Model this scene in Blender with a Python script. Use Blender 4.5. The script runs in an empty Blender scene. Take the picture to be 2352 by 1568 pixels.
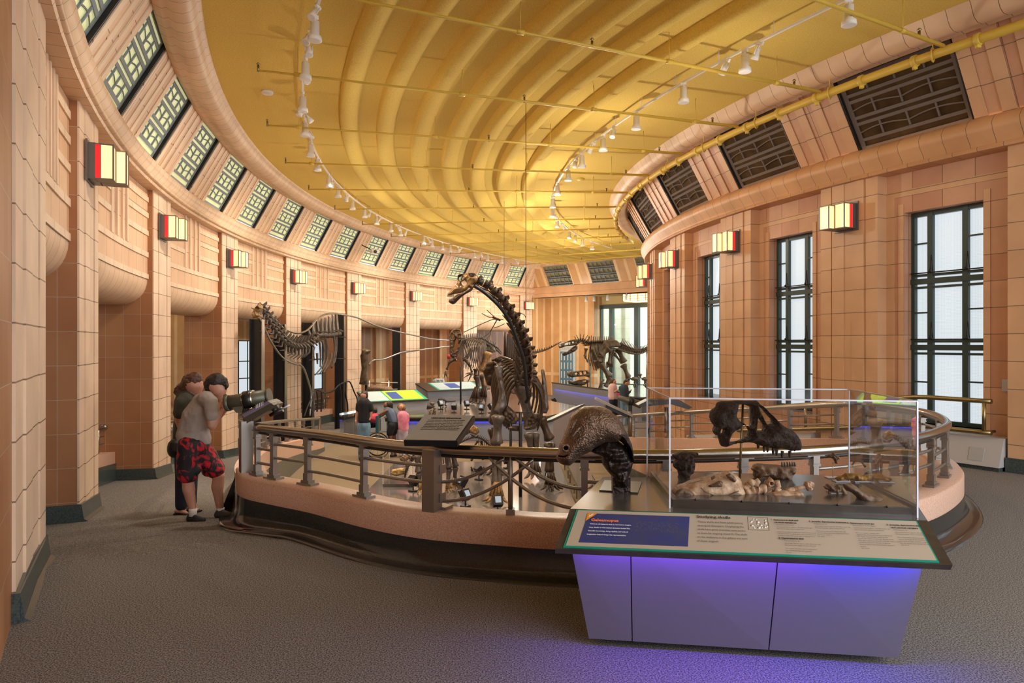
import bpy, bmesh, math, random
from mathutils import Vector, Matrix
random.seed(7)
PI = math.pi
S = bpy.context.scene
COL = S.collection

# ---------------------------------------------------------------- camera
EYE = 1.77
F = 1640.0
cam_d = bpy.data.cameras.new('camera'); cam = bpy.data.objects.new('camera', cam_d); COL.objects.link(cam)
cam.location = (0, 0, EYE); cam.rotation_euler = (PI/2, 0, 0)
cam_d.sensor_width = 36; cam_d.lens = 36*F/2352.0
cam_d.shift_y = (788-784)/2352.0
cam_d.clip_end = 900; cam_d.clip_start = .05
S.camera = cam
S.view_settings.view_transform = 'Standard'; S.view_settings.look = 'None'
S.view_settings.gamma = 1; S.view_settings.use_curve_mapping = False
S.view_settings.exposure = 1.1
try:
    S.cycles.max_bounces = 10; S.cycles.diffuse_bounces = 5; S.cycles.glossy_bounces = 4
    S.cycles.transmission_bounces = 8; S.cycles.transparent_max_bounces = 16
    S.cycles.caustics_reflective = False; S.cycles.caustics_refractive = False
    S.cycles.sample_clamp_indirect = 4
except Exception: pass
# ---------------------------------------------------------------- sky
W = bpy.data.worlds.new('World'); S.world = W; W.use_nodes = True
wn = W.node_tree.nodes; wl = W.node_tree.links
bg = wn['Background']; bg.inputs[1].default_value = 2.2
tc = wn.new('ShaderNodeTexCoord'); nz = wn.new('ShaderNodeTexNoise'); nz.inputs['Scale'].default_value = 3
cr = wn.new('ShaderNodeValToRGB'); cr.color_ramp.elements[0].color = (.80, .88, 1.0, 1); cr.color_ramp.elements[1].color = (1, 1, 1, 1)
wl.new(tc.outputs['Generated'], nz.inputs['Vector']); wl.new(nz.outputs['Fac'], cr.inputs['Fac']); wl.new(cr.outputs['Color'], bg.inputs['Color'])

def lamp(name, kind, loc, energy, color, size=.1, rot=None, spot=None, label=None, blend=.6):
    d = bpy.data.lights.new(name, kind); d.energy = energy; d.color = color
    if kind in ('POINT', 'SPOT'): d.shadow_soft_size = size
    if kind == 'AREA': d.shape = 'RECTANGLE'; d.size = size[0]; d.size_y = size[1]
    if kind == 'SPOT': d.spot_size = spot; d.spot_blend = blend
    o = bpy.data.objects.new(name, d); COL.objects.link(o); o.location = loc
    if rot is not None: o.rotation_euler = rot
    return o
def aim(o, tgt):
    o.rotation_euler = (Vector(tgt)-o.location).to_track_quat('-Z', 'Y').to_euler()

# ---------------------------------------------------------------- geometry of the hall
CX, CY = 23.7, 19.76          # centre of the curved hall
RL, RR = 30.87, 19.60         # pier faces of the outer and inner walls
DT = .1587
def P(r, t, z=0): return Vector((CX+r*math.cos(t), CY+r*math.sin(t), z))
def at(u, v, Y): return Vector(((u-1176)/F*Y, Y, EYE-(v-788)/F*Y))
LOW = -1.23
def fz(t): return -max(0, min(-LOW, (3.616-t)*2.6))
T_END = 2.388                 # far radial wall

# ---------------------------------------------------------------- mesh builder
class MB:
    def __init__(s): s.v = []; s.f = []; s.uv = []; s.sm = []
    def face(s, idx, uv=None, smooth=False): s.f.append(idx); s.uv.append(uv); s.sm.append(smooth)
    def box(s, c, d, m=None, taper=None):
        c = Vector(c); b = len(s.v)
        for z in (-.5, .5):
            k = 1 if taper is None or z < 0 else taper
            for x, y in ((-.5, -.5), (.5, -.5), (.5, .5), (-.5, .5)):
                p = Vector((x*d[0]*k, y*d[1]*k, z*d[2]))
                if m is not None: p = m @ p
                s.v.append(c+p)
        for q in ((0, 3, 2, 1), (4, 5, 6, 7), (0, 1, 5, 4), (1, 2, 6, 5), (2, 3, 7, 6), (3, 0, 4, 7)): s.face([b+i for i in q])
        return s
    def bar(s, a, b2, w, h, up=(0, 0, 1)):
        a = Vector(a); b2 = Vector(b2); d = b2-a; L = d.length
        if L < 1e-6: return s
        x = d/L; upv = Vector(up)
        if abs(x.dot(upv)) > .98: upv = Vector((0, 1, 0))
        y = upv.cross(x).normalized(); z = x.cross(y)
        m = Matrix((x, y, z)).transposed()
        return s.box((a+b2)/2, (L, w, h), m)
    def hexa(s, p):   # 8 points: bottom 4, top 4
        b = len(s.v); s.v += [Vector(q) for q in p]
        for q in ((0, 3, 2, 1), (4, 5, 6, 7), (0, 1, 5, 4), (1, 2, 6, 5), (2, 3, 7, 6), (3, 0, 4, 7)): s.face([b+i for i in q])
        return s
    def poly(s, pts, uv=None): 
        b = len(s.v); s.v += [Vector(q) for q in pts]; s.face(list(range(b, b+len(pts))), uv); return s
    def prism(s, pts, d):   # planar outline extruded by vector d
        d = Vector(d); n = len(pts); b = len(s.v); s.v += [Vector(q) for q in pts]+[Vector(q)+d for q in pts]
        s.face(list(range(b+n-1, b-1, -1))); s.face(list(range(b+n, b+2*n)))
        for i in range(n): s.face([b+i, b+(i+1) % n, b+n+(i+1) % n, b+n+i])
        return s
    def tube(s, pts, r, seg=8, cap=True, smooth=True, closed=False, flat=None):
        pts = [Vector(p) for p in pts]; n = len(pts)
        if n < 2: return s
        if not isinstance(r, (list, tuple)): r = [r]*n
        b = len(s.v); prev = None
        for i, p in enumerate(pts):
            if closed: d = pts[(i+1) % n]-pts[i-1]
            else: d = pts[min(i+1, n-1)]-pts[max(i-1, 0)]
            if d.length < 1e-9: d = Vector((0, 0, 1))
            d.normalize()
            if prev is None:
                a = Vector((0, 0, 1)) if abs(d.z) < .9 else Vector((1, 0, 0))
                x = a.cross(d).normalized()
            else:
                x = prev-d*prev.dot(d)
                if x.length < 1e-6: x = Vector((1, 0, 0)).cross(d)
                x.normalize()
            prev = x; y = d.cross(x)
            fl = 1 if flat is None else flat
            for k in range(seg):
                a = 2*PI*k/seg; s.v.append(p+x*(math.cos(a)*r[i])+y*(math.sin(a)*r[i]*fl))
        m = n if closed else n-1
        for i in range(m):
            for k in range(seg):
                j = (i+1) % n
                s.face([b+i*seg+k, b+i*seg+(k+1) % seg, b+j*seg+(k+1) % seg, b+j*seg+k], None, smooth)
        if cap and not closed:
            s.face([b+k for k in range(seg)][::-1]); s.face([b+(n-1)*seg+k for k in range(seg)])
        return s
    def lathe(s, prof, c, axis=(0, 0, 1), seg=16, smooth=True):
        c = Vector(c); q = Vector(axis).normalized().to_track_quat('Z', 'Y'); b = len(s.v); n = len(prof)
        for r, z in prof:
            for k in range(seg):
                a = 2*PI*k/seg; s.v.append(c+q @ Vector((r*math.cos(a), r*math.sin(a), z)))
        for i in range(n-1):
            for k in range(seg): s.face([b+i*seg+k, b+i*seg+(k+1) % seg, b+(i+1)*seg+(k+1) % seg, b+(i+1)*seg+k], None, smooth)
        if prof[0][0] > 1e-4: s.face([b+k for k in range(seg)][::-1])
        if prof[-1][0] > 1e-4: s.face([b+(n-1)*seg+k for k in range(seg)])
        return s
    def ball(s, c, r, m=None, seg=12, rings=8, noise=0, seed=0):
        if not isinstance(r, (tuple, list)): r = (r, r, r)
        c = Vector(c); b = len(s.v); rnd = random.Random(seed)
        for i in range(rings+1):
            a = PI*i/rings
            for k in range(seg):
                o = 2*PI*k/seg; f = 1+noise*(rnd.random()-.5) if 0 < i < rings else 1
                p = Vector((r[0]*math.sin(a)*math.cos(o)*f, r[1]*math.sin(a)*math.sin(o)*f, r[2]*math.cos(a)*f))
                if m is not None: p = m @ p
                s.v.append(c+p)
        for i in range(rings):
            for k in range(seg): s.face([b+i*seg+k, b+(i+1)*seg+k, b+(i+1)*seg+(k+1) % seg, b+i*seg+(k+1) % seg], None, True)
        return s
    def sweep(s, prof, t0, t1, n=None, zf=None, closed=False, caps=False, smooth=False, uvo=0):
        """revolve an (r,z) profile about the hall centre from angle t0 to t1; zf(t) adds to z"""
        if n is None: n = max(1, int(abs(t1-t0)/.02))
        b = len(s.v); m = len(prof); R0 = sum(p[0] for p in prof)/m
        for i in range(n+1):
            t = t0+(t1-t0)*i/n; dz = zf(t) if zf else 0
            for r, z in prof: s.v.append(P(r, t, z+dz))
        L = [0]
        for j in range(1, m+1): L.append(L[-1]+math.hypot(prof[j % m][0]-prof[j-1][0], prof[j % m][1]-prof[j-1][1]))
        mm = m if closed else m-1
        for i in range(n):
            ua = abs(t0+(t1-t0)*i/n)*R0+uvo; ub = abs(t0+(t1-t0)*(i+1)/n)*R0+uvo
            for j in range(mm):
                k = (j+1) % m
                s.face([b+i*m+j, b+(i+1)*m+j, b+(i+1)*m+k, b+i*m+k], [(ua, L[j]), (ub, L[j]), (ub, L[j+1]), (ua, L[j+1])], smooth)
        if caps:
            s.face([b+j for j in range(m)][::-1]); s.face([b+n*m+j for j in range(m)])
        return s
    def blk(s, r0, r1, t0, t1, z0, z1, n=None, zf0=None, zf1=None):
        """curved block between two radii, two angles, two heights"""
        if n is None: n = max(1, int(abs(t1-t0)/.02))
        b = len(s.v)
        for i in range(n+1):
            t = t0+(t1-t0)*i/n; a = z0+(zf0(t) if zf0 else 0); c = z1+(zf1(t) if zf1 else 0)
            s.v += [P(r0, t, a), P(r1, t, a), P(r1, t, c), P(r0, t, c)]
        Rm = (r0+r1)/2
        for i in range(n):
            ua = (t0+(t1-t0)*i/n)*Rm; ub = (t0+(t1-t0)*(i+1)/n)*Rm
            for j in range(4):
                k = (j+1) % 4; q = [b+i*4+j, b+(i+1)*4+j, b+(i+1)*4+k, b+i*4+k]
                if j in (0, 2): uv = [(ua, r0), (ub, r0), (ub, r1), (ua, r1)]
                else: uv = [(ua if x < b+(i+1)*4 else ub, s.v[x].z) for x in q]
                s.face(q, uv)
        for i in (0, n):
            q = [b+i*4+j for j in range(4)]; rr = [r0, r1, r1, r0]
            s.face(q if i else q[::-1], [(rr[(x-b) % 4], s.v[x].z) for x in (q if i else q[::-1])])
        return s
    def build(s, name, mat, parent=None, bevel=0, sub=0, loc=None):
        me = bpy.data.meshes.new(name); org = Vector(loc) if loc is not None else Vector((0, 0, 0))
        me.from_pydata([tuple(p-org) for p in s.v], [], s.f)
        for p, q in zip(me.polygons, s.sm): p.use_smooth = q
        ul = me.uv_layers.new(name='UVMap')
        for p, uv in zip(me.polygons, s.uv):
            if uv is None:
                n = p.normal
                if abs(n.z) < .75:
                    tx = Vector((-n.y, n.x, 0)).normalized()
                    for li in p.loop_indices:
                        c = me.vertices[me.loops[li].vertex_index].co+org; ul.data[li].uv = (c.dot(tx), c.z)
                else:
                    for li in p.loop_indices:
                        c = me.vertices[me.loops[li].vertex_index].co+org; ul.data[li].uv = (c.x, c.y)
            else:
                for k, li in enumerate(p.loop_indices): ul.data[li].uv = uv[k]
        bm = bmesh.new(); bm.from_mesh(me); bmesh.ops.recalc_face_normals(bm, faces=bm.faces); bm.to_mesh(me); bm.free()
        o = bpy.data.objects.new(name, me); COL.objects.link(o); o.location = org
        if isinstance(mat, (list, tuple)):
            for m in mat: me.materials.append(m)
        else: me.materials.append(mat)
        if bevel:
            b = o.modifiers.new('bevel', 'BEVEL'); b.width = bevel; b.segments = 2; b.limit_method = 'ANGLE'
        if sub: 
            b = o.modifiers.new('subd', 'SUBSURF'); b.levels = sub; b.render_levels = sub
        if parent is not None: o.parent = parent; o.matrix_parent_inverse = Matrix.Translation(-world_loc(parent))
        return o
def world_loc(o):
    l = Vector((0, 0, 0))
    while o is not None: l = l+o.location; o = o.parent
    return l
def tag(o, label=None, cat=None, group=None, kind=None):
    if label: o['label'] = label
    if cat: o['category'] = cat
    if group: o['group'] = group
    if kind: o['kind'] = kind
    return o
def thing(name, label, cat, loc=(0, 0, 0), group=None):
    o = bpy.data.objects.new(name, None); COL.objects.link(o); o.location = loc; o.empty_display_size = .1
    return tag(o, label, cat, group)
def struct(o): o['kind'] = 'structure'; return o
def kids(o): return [c for c in bpy.data.objects if c.parent == o]
def copy_tree(o, parent=None, ch=None):
    c = o.copy(); COL.objects.link(c); c.parent = parent
    for k in kids(o): copy_tree(k, c)
    return c

# ---------------------------------------------------------------- materials
def mat(name, col, rough=.6, metal=0, spec=.5, noise=None, bump=None, emis=None, trans=0, alpha=1, coat=0, tint=None):
    """noise=(scale, colour2, detail) mixes a second colour; bump=(scale,strength)"""
    m = bpy.data.materials.new(name); m.use_nodes = True; n = m.node_tree.nodes; l = m.node_tree.links
    b = n['Principled BSDF']
    b.inputs['Base Color'].default_value = (*col, 1); b.inputs['Roughness'].default_value = rough; b.inputs['Metallic'].default_value = metal
    b.inputs['Specular IOR Level'].default_value = spec
    if coat: b.inputs['Coat Weight'].default_value = coat; b.inputs['Coat Roughness'].default_value = .1
    if trans: b.inputs['Transmission Weight'].default_value = trans
    tcn = n.new('ShaderNodeTexCoord')
    if noise:
        t = n.new('ShaderNodeTexNoise'); t.inputs['Scale'].default_value = noise[0]; t.inputs['Detail'].default_value = noise[2] if len(noise) > 2 else 4
        t.inputs['Roughness'].default_value = .65
        r = n.new('ShaderNodeValToRGB'); w = noise[3] if len(noise) > 3 else .15
        r.color_ramp.elements[0].position = .5-w; r.color_ramp.elements[1].position = .5+w
        r.color_ramp.elements[0].color = (*col, 1); r.color_ramp.elements[1].color = (*noise[1], 1)
        l.new(tcn.outputs['Object'], t.inputs['Vector']); l.new(t.outputs['Fac'], r.inputs['Fac']); l.new(r.outputs['Color'], b.inputs['Base Color'])
    if bump:
        t2 = n.new('ShaderNodeTexNoise'); t2.inputs['Scale'].default_value = bump[0]; t2.inputs['Detail'].default_value = 3
        bp = n.new('ShaderNodeBump'); bp.inputs['Strength'].default_value = bump[1]; bp.inputs['Distance'].default_value = bump[2] if len(bump) > 2 else .01
        l.new(tcn.outputs['Object'], t2.inputs['Vector']); l.new(t2.outputs['Fac'], bp.inputs['Height']); l.new(bp.outputs['Normal'], b.inputs['Normal'])
    if emis:
        b.inputs['Emission Color'].default_value = (*emis[0], 1); b.inputs['Emission Strength'].default_value = emis[1]
    return m
def blockmat(name, c1, c2, mortar, bw, bh, msize=.006, rough=.45, offset=0, bump=.3, vary=.5):
    m = bpy.data.materials.new(name); m.use_nodes = True; n = m.node_tree.nodes; l = m.node_tree.links
    b = n['Principled BSDF']; b.inputs['Roughness'].default_value = rough
    tcn = n.new('ShaderNodeTexCoord'); k = n.new('ShaderNodeTexBrick')
    k.inputs['Color1'].default_value = (*c1, 1); k.inputs['Color2'].default_value = (*c2, 1); k.inputs['Mortar'].default_value = (*mortar, 1)
    k.inputs['Scale'].default_value = 1; k.inputs['Mortar Size'].default_value = msize; k.inputs['Mortar Smooth'].default_value = .1
    k.inputs['Brick Width'].default_value = bw; k.inputs['Row Height'].default_value = bh; k.offset = offset; k.squash = 1; k.inputs['Bias'].default_value = 0
    l.new(tcn.outputs['UV'], k.inputs['Vector'])
    t = n.new('ShaderNodeTexNoise'); t.inputs['Scale'].default_value = 1.7; t.inputs['Detail'].default_value = 5
    mx = n.new('ShaderNodeMix'); mx.data_type = 'RGBA'; mx.blend_type = 'MULTIPLY'; mx.inputs['Factor'].default_value = vary
    cr2 = n.new('ShaderNodeValToRGB'); cr2.color_ramp.elements[0].color = (.72, .66, .6, 1); cr2.color_ramp.elements[1].color = (1.08, 1.05, 1.05, 1)
    cr2.color_ramp.elements[0].position = .3; cr2.color_ramp.elements[1].position = .7
    l.new(tcn.outputs['Object'], t.inputs['Vector']); l.new(t.outputs['Fac'], cr2.inputs['Fac'])
    l.new(k.outputs['Color'], mx.inputs['A']); l.new(cr2.outputs['Color'], mx.inputs['B']); l.new(mx.outputs['Result'], b.inputs['Base Color'])
    if bump:
        bp = n.new('ShaderNodeBump'); bp.inputs['Strength'].default_value = bump; bp.inputs['Distance'].default_value = .006; bp.invert = True
        l.new(k.outputs['Fac'], bp.inputs['Height']); l.new(bp.outputs['Normal'], b.inputs['Normal'])
    return m
def glassmat(name, col=(1, 1, 1), rough=0.0, tr=.9, gl=.08):
    """thin clear sheet: mostly see-through with a fresnel sheen"""
    m = bpy.data.materials.new(name); m.use_nodes = True; n = m.node_tree.nodes; l = m.node_tree.links
    n.remove(n['Principled BSDF']); out = n['Material Output']
    a = n.new('ShaderNodeBsdfTransparent'); a.inputs[0].default_value = (*[c*tr+(1-tr)*.9 for c in col], 1)
    g = n.new('ShaderNodeBsdfGlossy'); g.inputs['Roughness'].default_value = rough
    f = n.new('ShaderNodeFresnel'); f.inputs[0].default_value = 1.45
    ad = n.new('ShaderNodeMath'); ad.operation = 'MULTIPLY'; ad.inputs[1].default_value = gl*10
    mx = n.new('ShaderNodeMixShader')
    l.new(f.outputs[0], ad.inputs[0]); l.new(ad.outputs[0], mx.inputs[0]); l.new(a.outputs[0], mx.inputs[1]); l.new(g.outputs[0], mx.inputs[2]); l.new(mx.outputs[0], out.inputs[0])
    return m
JT = (.25, .155, .09)
M = {}
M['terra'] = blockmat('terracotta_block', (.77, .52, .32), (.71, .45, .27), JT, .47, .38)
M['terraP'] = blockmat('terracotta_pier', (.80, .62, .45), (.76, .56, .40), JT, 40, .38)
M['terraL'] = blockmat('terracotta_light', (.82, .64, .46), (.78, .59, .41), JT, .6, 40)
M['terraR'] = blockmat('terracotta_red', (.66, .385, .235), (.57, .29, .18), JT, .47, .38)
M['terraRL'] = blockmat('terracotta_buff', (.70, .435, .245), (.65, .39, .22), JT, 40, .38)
M['corn'] = blockmat('cornice_block', (.78, .57, .38), (.74, .52, .34), JT, .30, 40, msize=.005)
M['jamb'] = blockmat('jamb_block', (.42, .20, .085), (.36, .15, .06), (.46, .36, .28), .28, .38, msize=.003)  # darker than the pier blocks: shade of the reveals put into the colour
M['base'] = mat('dark_green_base', (.035, .05, .048), .25, noise=(60, (.08, .10, .095)))
M['ceil'] = mat('ochre_plaster', (.72, .50, .10), .95, noise=(45, (.80, .58, .14), 3, .1), bump=(70, .55, .02))
M['carpet'] = mat('speckled_carpet', (.075, .070, .064), 1, noise=(110, (.32, .30, .28), 2, .10), bump=(260, .3, .006), spec=.1)
M['carpetT'] = mat('tan_carpet', (.16, .12, .08), 1, noise=(120, (.24, .19, .13), 2, .12), bump=(160, .4, .01), spec=.1)
M['terrz'] = mat('pink_terrazzo', (.50, .29, .20), .35, noise=(130, (.66, .44, .33), 2, .06))
M['granite'] = mat('black_granite', (.012, .012, .012), .12, noise=(150, (.05, .045, .04), 3, .2))
M['steel'] = mat('brushed_metal', (.42, .40, .37), .28, metal=1, bump=(40, .05))
M['rail'] = mat('bronze_rail', (.42, .37, .31), .22, metal=1, bump=(30, .05))
M['brass'] = mat('old_brass', (.34, .27, .13), .35, metal=1)
M['dark'] = mat('dark_metal', (.03, .027, .025), .4, metal=.6)
M['black'] = mat('black_paint', (.012, .012, .013), .35)
M['greyf'] = mat('lamp_frame', (.16, .145, .135), .4, metal=.5)
M['cream'] = mat('cream_glass', (.9, .7, .4), .3, emis=((1.0, .60, .25), .62), noise=None)
M['red'] = mat('red_glass', (.8, .02, .02), .2, emis=((1.0, .012, .02), .45))
M['wht'] = mat('white_enamel', (.8, .78, .74), .4)
M['lens'] = mat('lamp_lens', (1, .8, .55), .3, emis=((1, .72, .42), 3.0))
M['ypipe'] = mat('ochre_pipe', (.68, .47, .07), .45, bump=(90, .15))
M['wframe'] = mat('window_frame', (.028, .055, .05), .4)
M['wglass'] = mat('wired_glass', (.25, .27, .28), .4, emis=((.84, .93, .97), .40))
def wire_mesh(m):
    n = m.node_tree.nodes; l = m.node_tree.links; b = n['Principled BSDF']; k = n.new('ShaderNodeTexBrick'); c = n.new('ShaderNodeTexCoord')
    k.offset = 0; k.inputs['Scale'].default_value = 1; k.inputs['Brick Width'].default_value = .022; k.inputs['Row Height'].default_value = .022; k.inputs['Mortar Size'].default_value = .0016
    k.inputs['Color1'].default_value = (.80, .91, .98, 1); k.inputs['Color2'].default_value = (.82, .92, .99, 1); k.inputs['Mortar'].default_value = (.50, .56, .60, 1)
    l.new(c.outputs['UV'], k.inputs['Vector']); l.new(k.outputs['Color'], b.inputs['Emission Color'])
wire_mesh(M['wglass'])
M['mull'] = mat('grey_came', (.20, .24, .27), .6)
M['cgl'] = mat('amber_pane', (.40, .40, .12), .5, noise=(1.1, (.62, .68, .42), 3, .25), emis=((.66, .66, .36), .30), bump=(60, .3))
M['cgr'] = mat('dark_amber_pane', (.055, .030, .013), .8, noise=(1.5, (.10, .058, .024), 3), spec=.1)
M['mullR'] = mat('brown_came', (.17, .14, .125), .8, spec=.2)
M['cgf'] = mat('olive_pane', (.20, .17, .08), .5, noise=(2, (.30, .27, .14), 3))
M['glass'] = glassmat('clear_glass')
# ================================================================ FLOORS
TBK = 4.0                       # the hall is open behind the camera
TL0 = 3.616                     # ramps start here and fall with decreasing angle
def arc(r, t0, t1, n, z=0): return [P(r, t0+(t1-t0)*i/n, z) for i in range(n+1)]
PATH = [(P(29.1, 3.51).x, P(29.1, 3.51).y), (P(29.1, 3.54).x, P(29.1, 3.54).y), (-2.84, 7.75), (-2.60, 7.26), (-2.19, 6.93), (-1.74, 6.61), (-1.13, 5.98+.1), (-.61, 5.76), (-.017, 5.58), (.325, 5.50), (1.0, 5.43), (1.95, 5.55), (2.53, 5.70), (3.0, 5.95),
        (3.65, 6.42), (4.25, 7.05), (4.64, 7.62), (4.98, 8.4), (5.08, 9.1), (4.85, 9.85)]
def catmull(p, k=8):
    out = []
    for i in range(len(p)-1):
        a = Vector(p[max(i-1, 0)]); b = Vector(p[i]); c = Vector(p[i+1]); d = Vector(p[min(i+2, len(p)-1)])
        for j in range(k):
            t = j/k
            out.append(.5*((2*b)+(c-a)*t+(2*a-5*b+4*c-d)*t*t+(3*b-a-3*c+d)*t*t*t))
    out.append(Vector(p[-1])); return out
path = [Vector((q.x, q.y, 0)) for q in catmull([(x, y, 0) for x, y in PATH])]
cum = [0]
for i in range(1, len(path)): cum.append(cum[-1]+(path[i]-path[i-1]).length)
S_ST = cum[24]                   # where the level hand rail begins
def on_path(s, o=0, z=0):
    s = max(0, min(cum[-1], s)); i = 0
    while i < len(cum)-2 and cum[i+1] < s: i += 1
    f = (s-cum[i])/(cum[i+1]-cum[i]); p = path[i].lerp(path[i+1], f)
    d = (path[i+1]-path[i]).normalized(); nrm = Vector((d.y, -d.x, 0))       # outward = towards the landing
    return p+nrm*o+Vector((0, 0, z)), d
def s_at_u(u, lo=0, hi=None):
    best = None; hi = hi or cum[-1]
    k = 0
    while k <= 600:
        s = lo+(hi-lo)*k/600; p, _ = on_path(s); e = abs(1176+F*p.x/p.y-u)
        if best is None or e < best[0]: best = (e, s)
        k += 1
    return best[1]
fl = bmesh.new()
S_LD = cum[40]
pts = [on_path(S_LD+(cum[-1]-S_LD)*i/60, 0)[0] for i in range(61)]
rt = math.atan2(9.85-CY, 4.85-CX) % (2*PI)
pts += arc(RR-.6, rt, 4.4, 24) + arc(RL+1.2, 4.4, TL0, 24) 
me = bpy.data.meshes.new('floor'); 
vs = [fl.verts.new(p) for p in pts]
es = [fl.edges.new((vs[i], vs[(i+1) % len(vs)])) for i in range(len(vs))]
bmesh.ops.triangle_fill(fl, edges=es, use_beauty=True)
for f in fl.faces:
    if f.normal.z < 0: f.normal_flip()
fl.to_mesh(me); fl.free(); me.materials.append(M['carpet'])
o = bpy.data.objects.new('floor', me); COL.objects.link(o); struct(o)
def r_in(t):
    for (t0, r0), (t1, r1) in zip(((3.63, 28.62), (3.604, 28.89), (3.585, 29.1)), ((3.604, 28.89), (3.585, 29.1), (2, 29.1))):
        if t >= t1: return r0+(r1-r0)*(t0-t)/(t0-t1)
    return 29.1
g = MB(); N6 = 120
for i in range(N6+1):
    t = TL0+.035-(TL0+.035-T_END)*i/N6; g.v += [P(r_in(t), t, fz(t)-.004), P(RL+1.0, t, fz(t)-.004)]
for i in range(N6): g.face([2*i, 2*i+1, 2*i+3, 2*i+2], [(0, i*.3), (2, i*.3), (2, i*.3+.3), (0, i*.3+.3)])
g.sweep([(RR-.4, 0), (21.3, 0)], max(rt, TL0), T_END, 60, zf=fz)
struct(g.build('floor_ramp', M['carpet']))
g = MB(); g.poly([(-14, 3.2, LOW-.01), (60, 3.2, LOW-.01), (60, 62, LOW-.01), (-14, 62, LOW-.01)])
struct(g.build('floor_lower', M['carpetT']))
# outer corridor floor (beyond the left openings)
g = MB(); g.sweep([(RL+.9, 0), (RL+9, 0)], 4.2, T_END-.1, 60, zf=lambda t: fz(t)+.005)
struct(g.build('floor_corridor', M['carpetT']))

# ================================================================ PARAPET around the well
def path_strip(prof, s0, s1, n, name, m, zf=None):
    g = MB(); k = len(prof); b = 0; L = 0
    for i in range(n+1):
        s = s0+(s1-s0)*i/n
        for j, (oo, z) in enumerate(prof):
            p, d = on_path(s, oo, z)
            if zf and j >= zf[0]: p.z += zf[1](p)*(zf[2][j-zf[0]])
            g.v.append(p)
    for i in range(n):
        u0 = s0+(s1-s0)*i/n; u1 = s0+(s1-s0)*(i+1)/n
        for j in range(k-1):
            g.face([i*k+j, (i+1)*k+j, (i+1)*k+j+1, i*k+j+1], None, True)
    for e in (0, n): g.face([e*k+j for j in range(k)])
    return g.build(name, m)
def zdrop(p):
    t = math.atan2(p.y-CY, p.x-CX) % (2*PI); return fz(t)*1.0
CT = .434
cap = path_strip([(-.15, LOW), (-.15, CT-.02), (-.135, CT), (.135, CT), (.15, CT-.02), (.15, .226)], S_ST*.75, cum[-1], 110, 'wall_parapet', M['terrz']); struct(cap)
bse = path_strip([(.152, .226), (.158, .10), (.175, .055), (.21, .03), (.27, .022), (.30, .02), (.315, .0)], S_ST*.45, cum[-1], 120, 'baseboard_parapet', M['granite'], zf=(1, zdrop, [.3, .7, 1, 1, 1, 1])); struct(bse)
# ramp walls
g = MB()
for r0, t0 in ((29.1, 3.545), (21.3, rt)):
    g.blk(r0-.15, r0+.15, t0, 3.135, LOW, CT, zf1=fz, n=30)
struct(g.build('wall_ramp', M['terrz']))
g = MB()
g.sweep([(29.1+.152, .226), (29.1+.158, .10), (29.275, .055), (29.31, .03), (29.37, .022), (29.415, 0)], 3.53, 3.135, 40, zf=fz, smooth=True); g.blk(29.1-.17, 29.1-.15, 3.585, 3.135, LOW, .10, zf1=fz, n=30)
g.blk(21.3-.17, 21.3-.15, rt, 3.135, LOW, .226, zf1=fz, n=30); g.blk(21.45, 21.47, rt, 3.135, LOW, LOW+.25, n=30)
struct(g.build('baseboard_ramp', M['base']))

# ================================================================ OUTER (LEFT) WALL
T0, WP = 3.8508, .0357
ZC = 4.47                        # underside of the cornice
piers = []
for k in range(1, 10):
    ta = T0-DT*k; tb = ta-WP      # near edge, far edge
    if k == 1: ta, tb = 3.657, 3.605
    if k == 9: tb = ta-.0325
    g = MB(); j = MB()
    # fluted front: strips standing out by different amounts
    prev = 0; WP_ = ta-tb
    for w, pr in ((.27, .0), (.24, .018), (.03, -.012), (.22, .010), (.03, -.012), (.21, .018)):
        a = ta-WP_*prev; b = ta-WP_*(prev+w); prev += w
        g.blk(RL-pr, RL+.25, a, b, -1.4, ZC, n=1)
    o = g.build('trim_pier', M['terraP']); struct(o)
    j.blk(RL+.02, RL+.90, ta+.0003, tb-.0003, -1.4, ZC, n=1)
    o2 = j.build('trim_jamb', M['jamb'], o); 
    b_ = MB(); b_.sweep([(RL+.3, -.05), (RL-.085, 0), (RL-.05, .025), (RL-.03, .17), (RL-.02, .19), (RL+.3, .19)], ta+.0012, tb-.0012, 2, zf=fz, closed=True, caps=True)
    b_.blk(RL-.03, RL+.92, ta+.0016, tb-.0016, 0, .19, n=1, zf0=fz, zf1=fz)
    b_.build('base', M['base'], o); piers.append(o)
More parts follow.
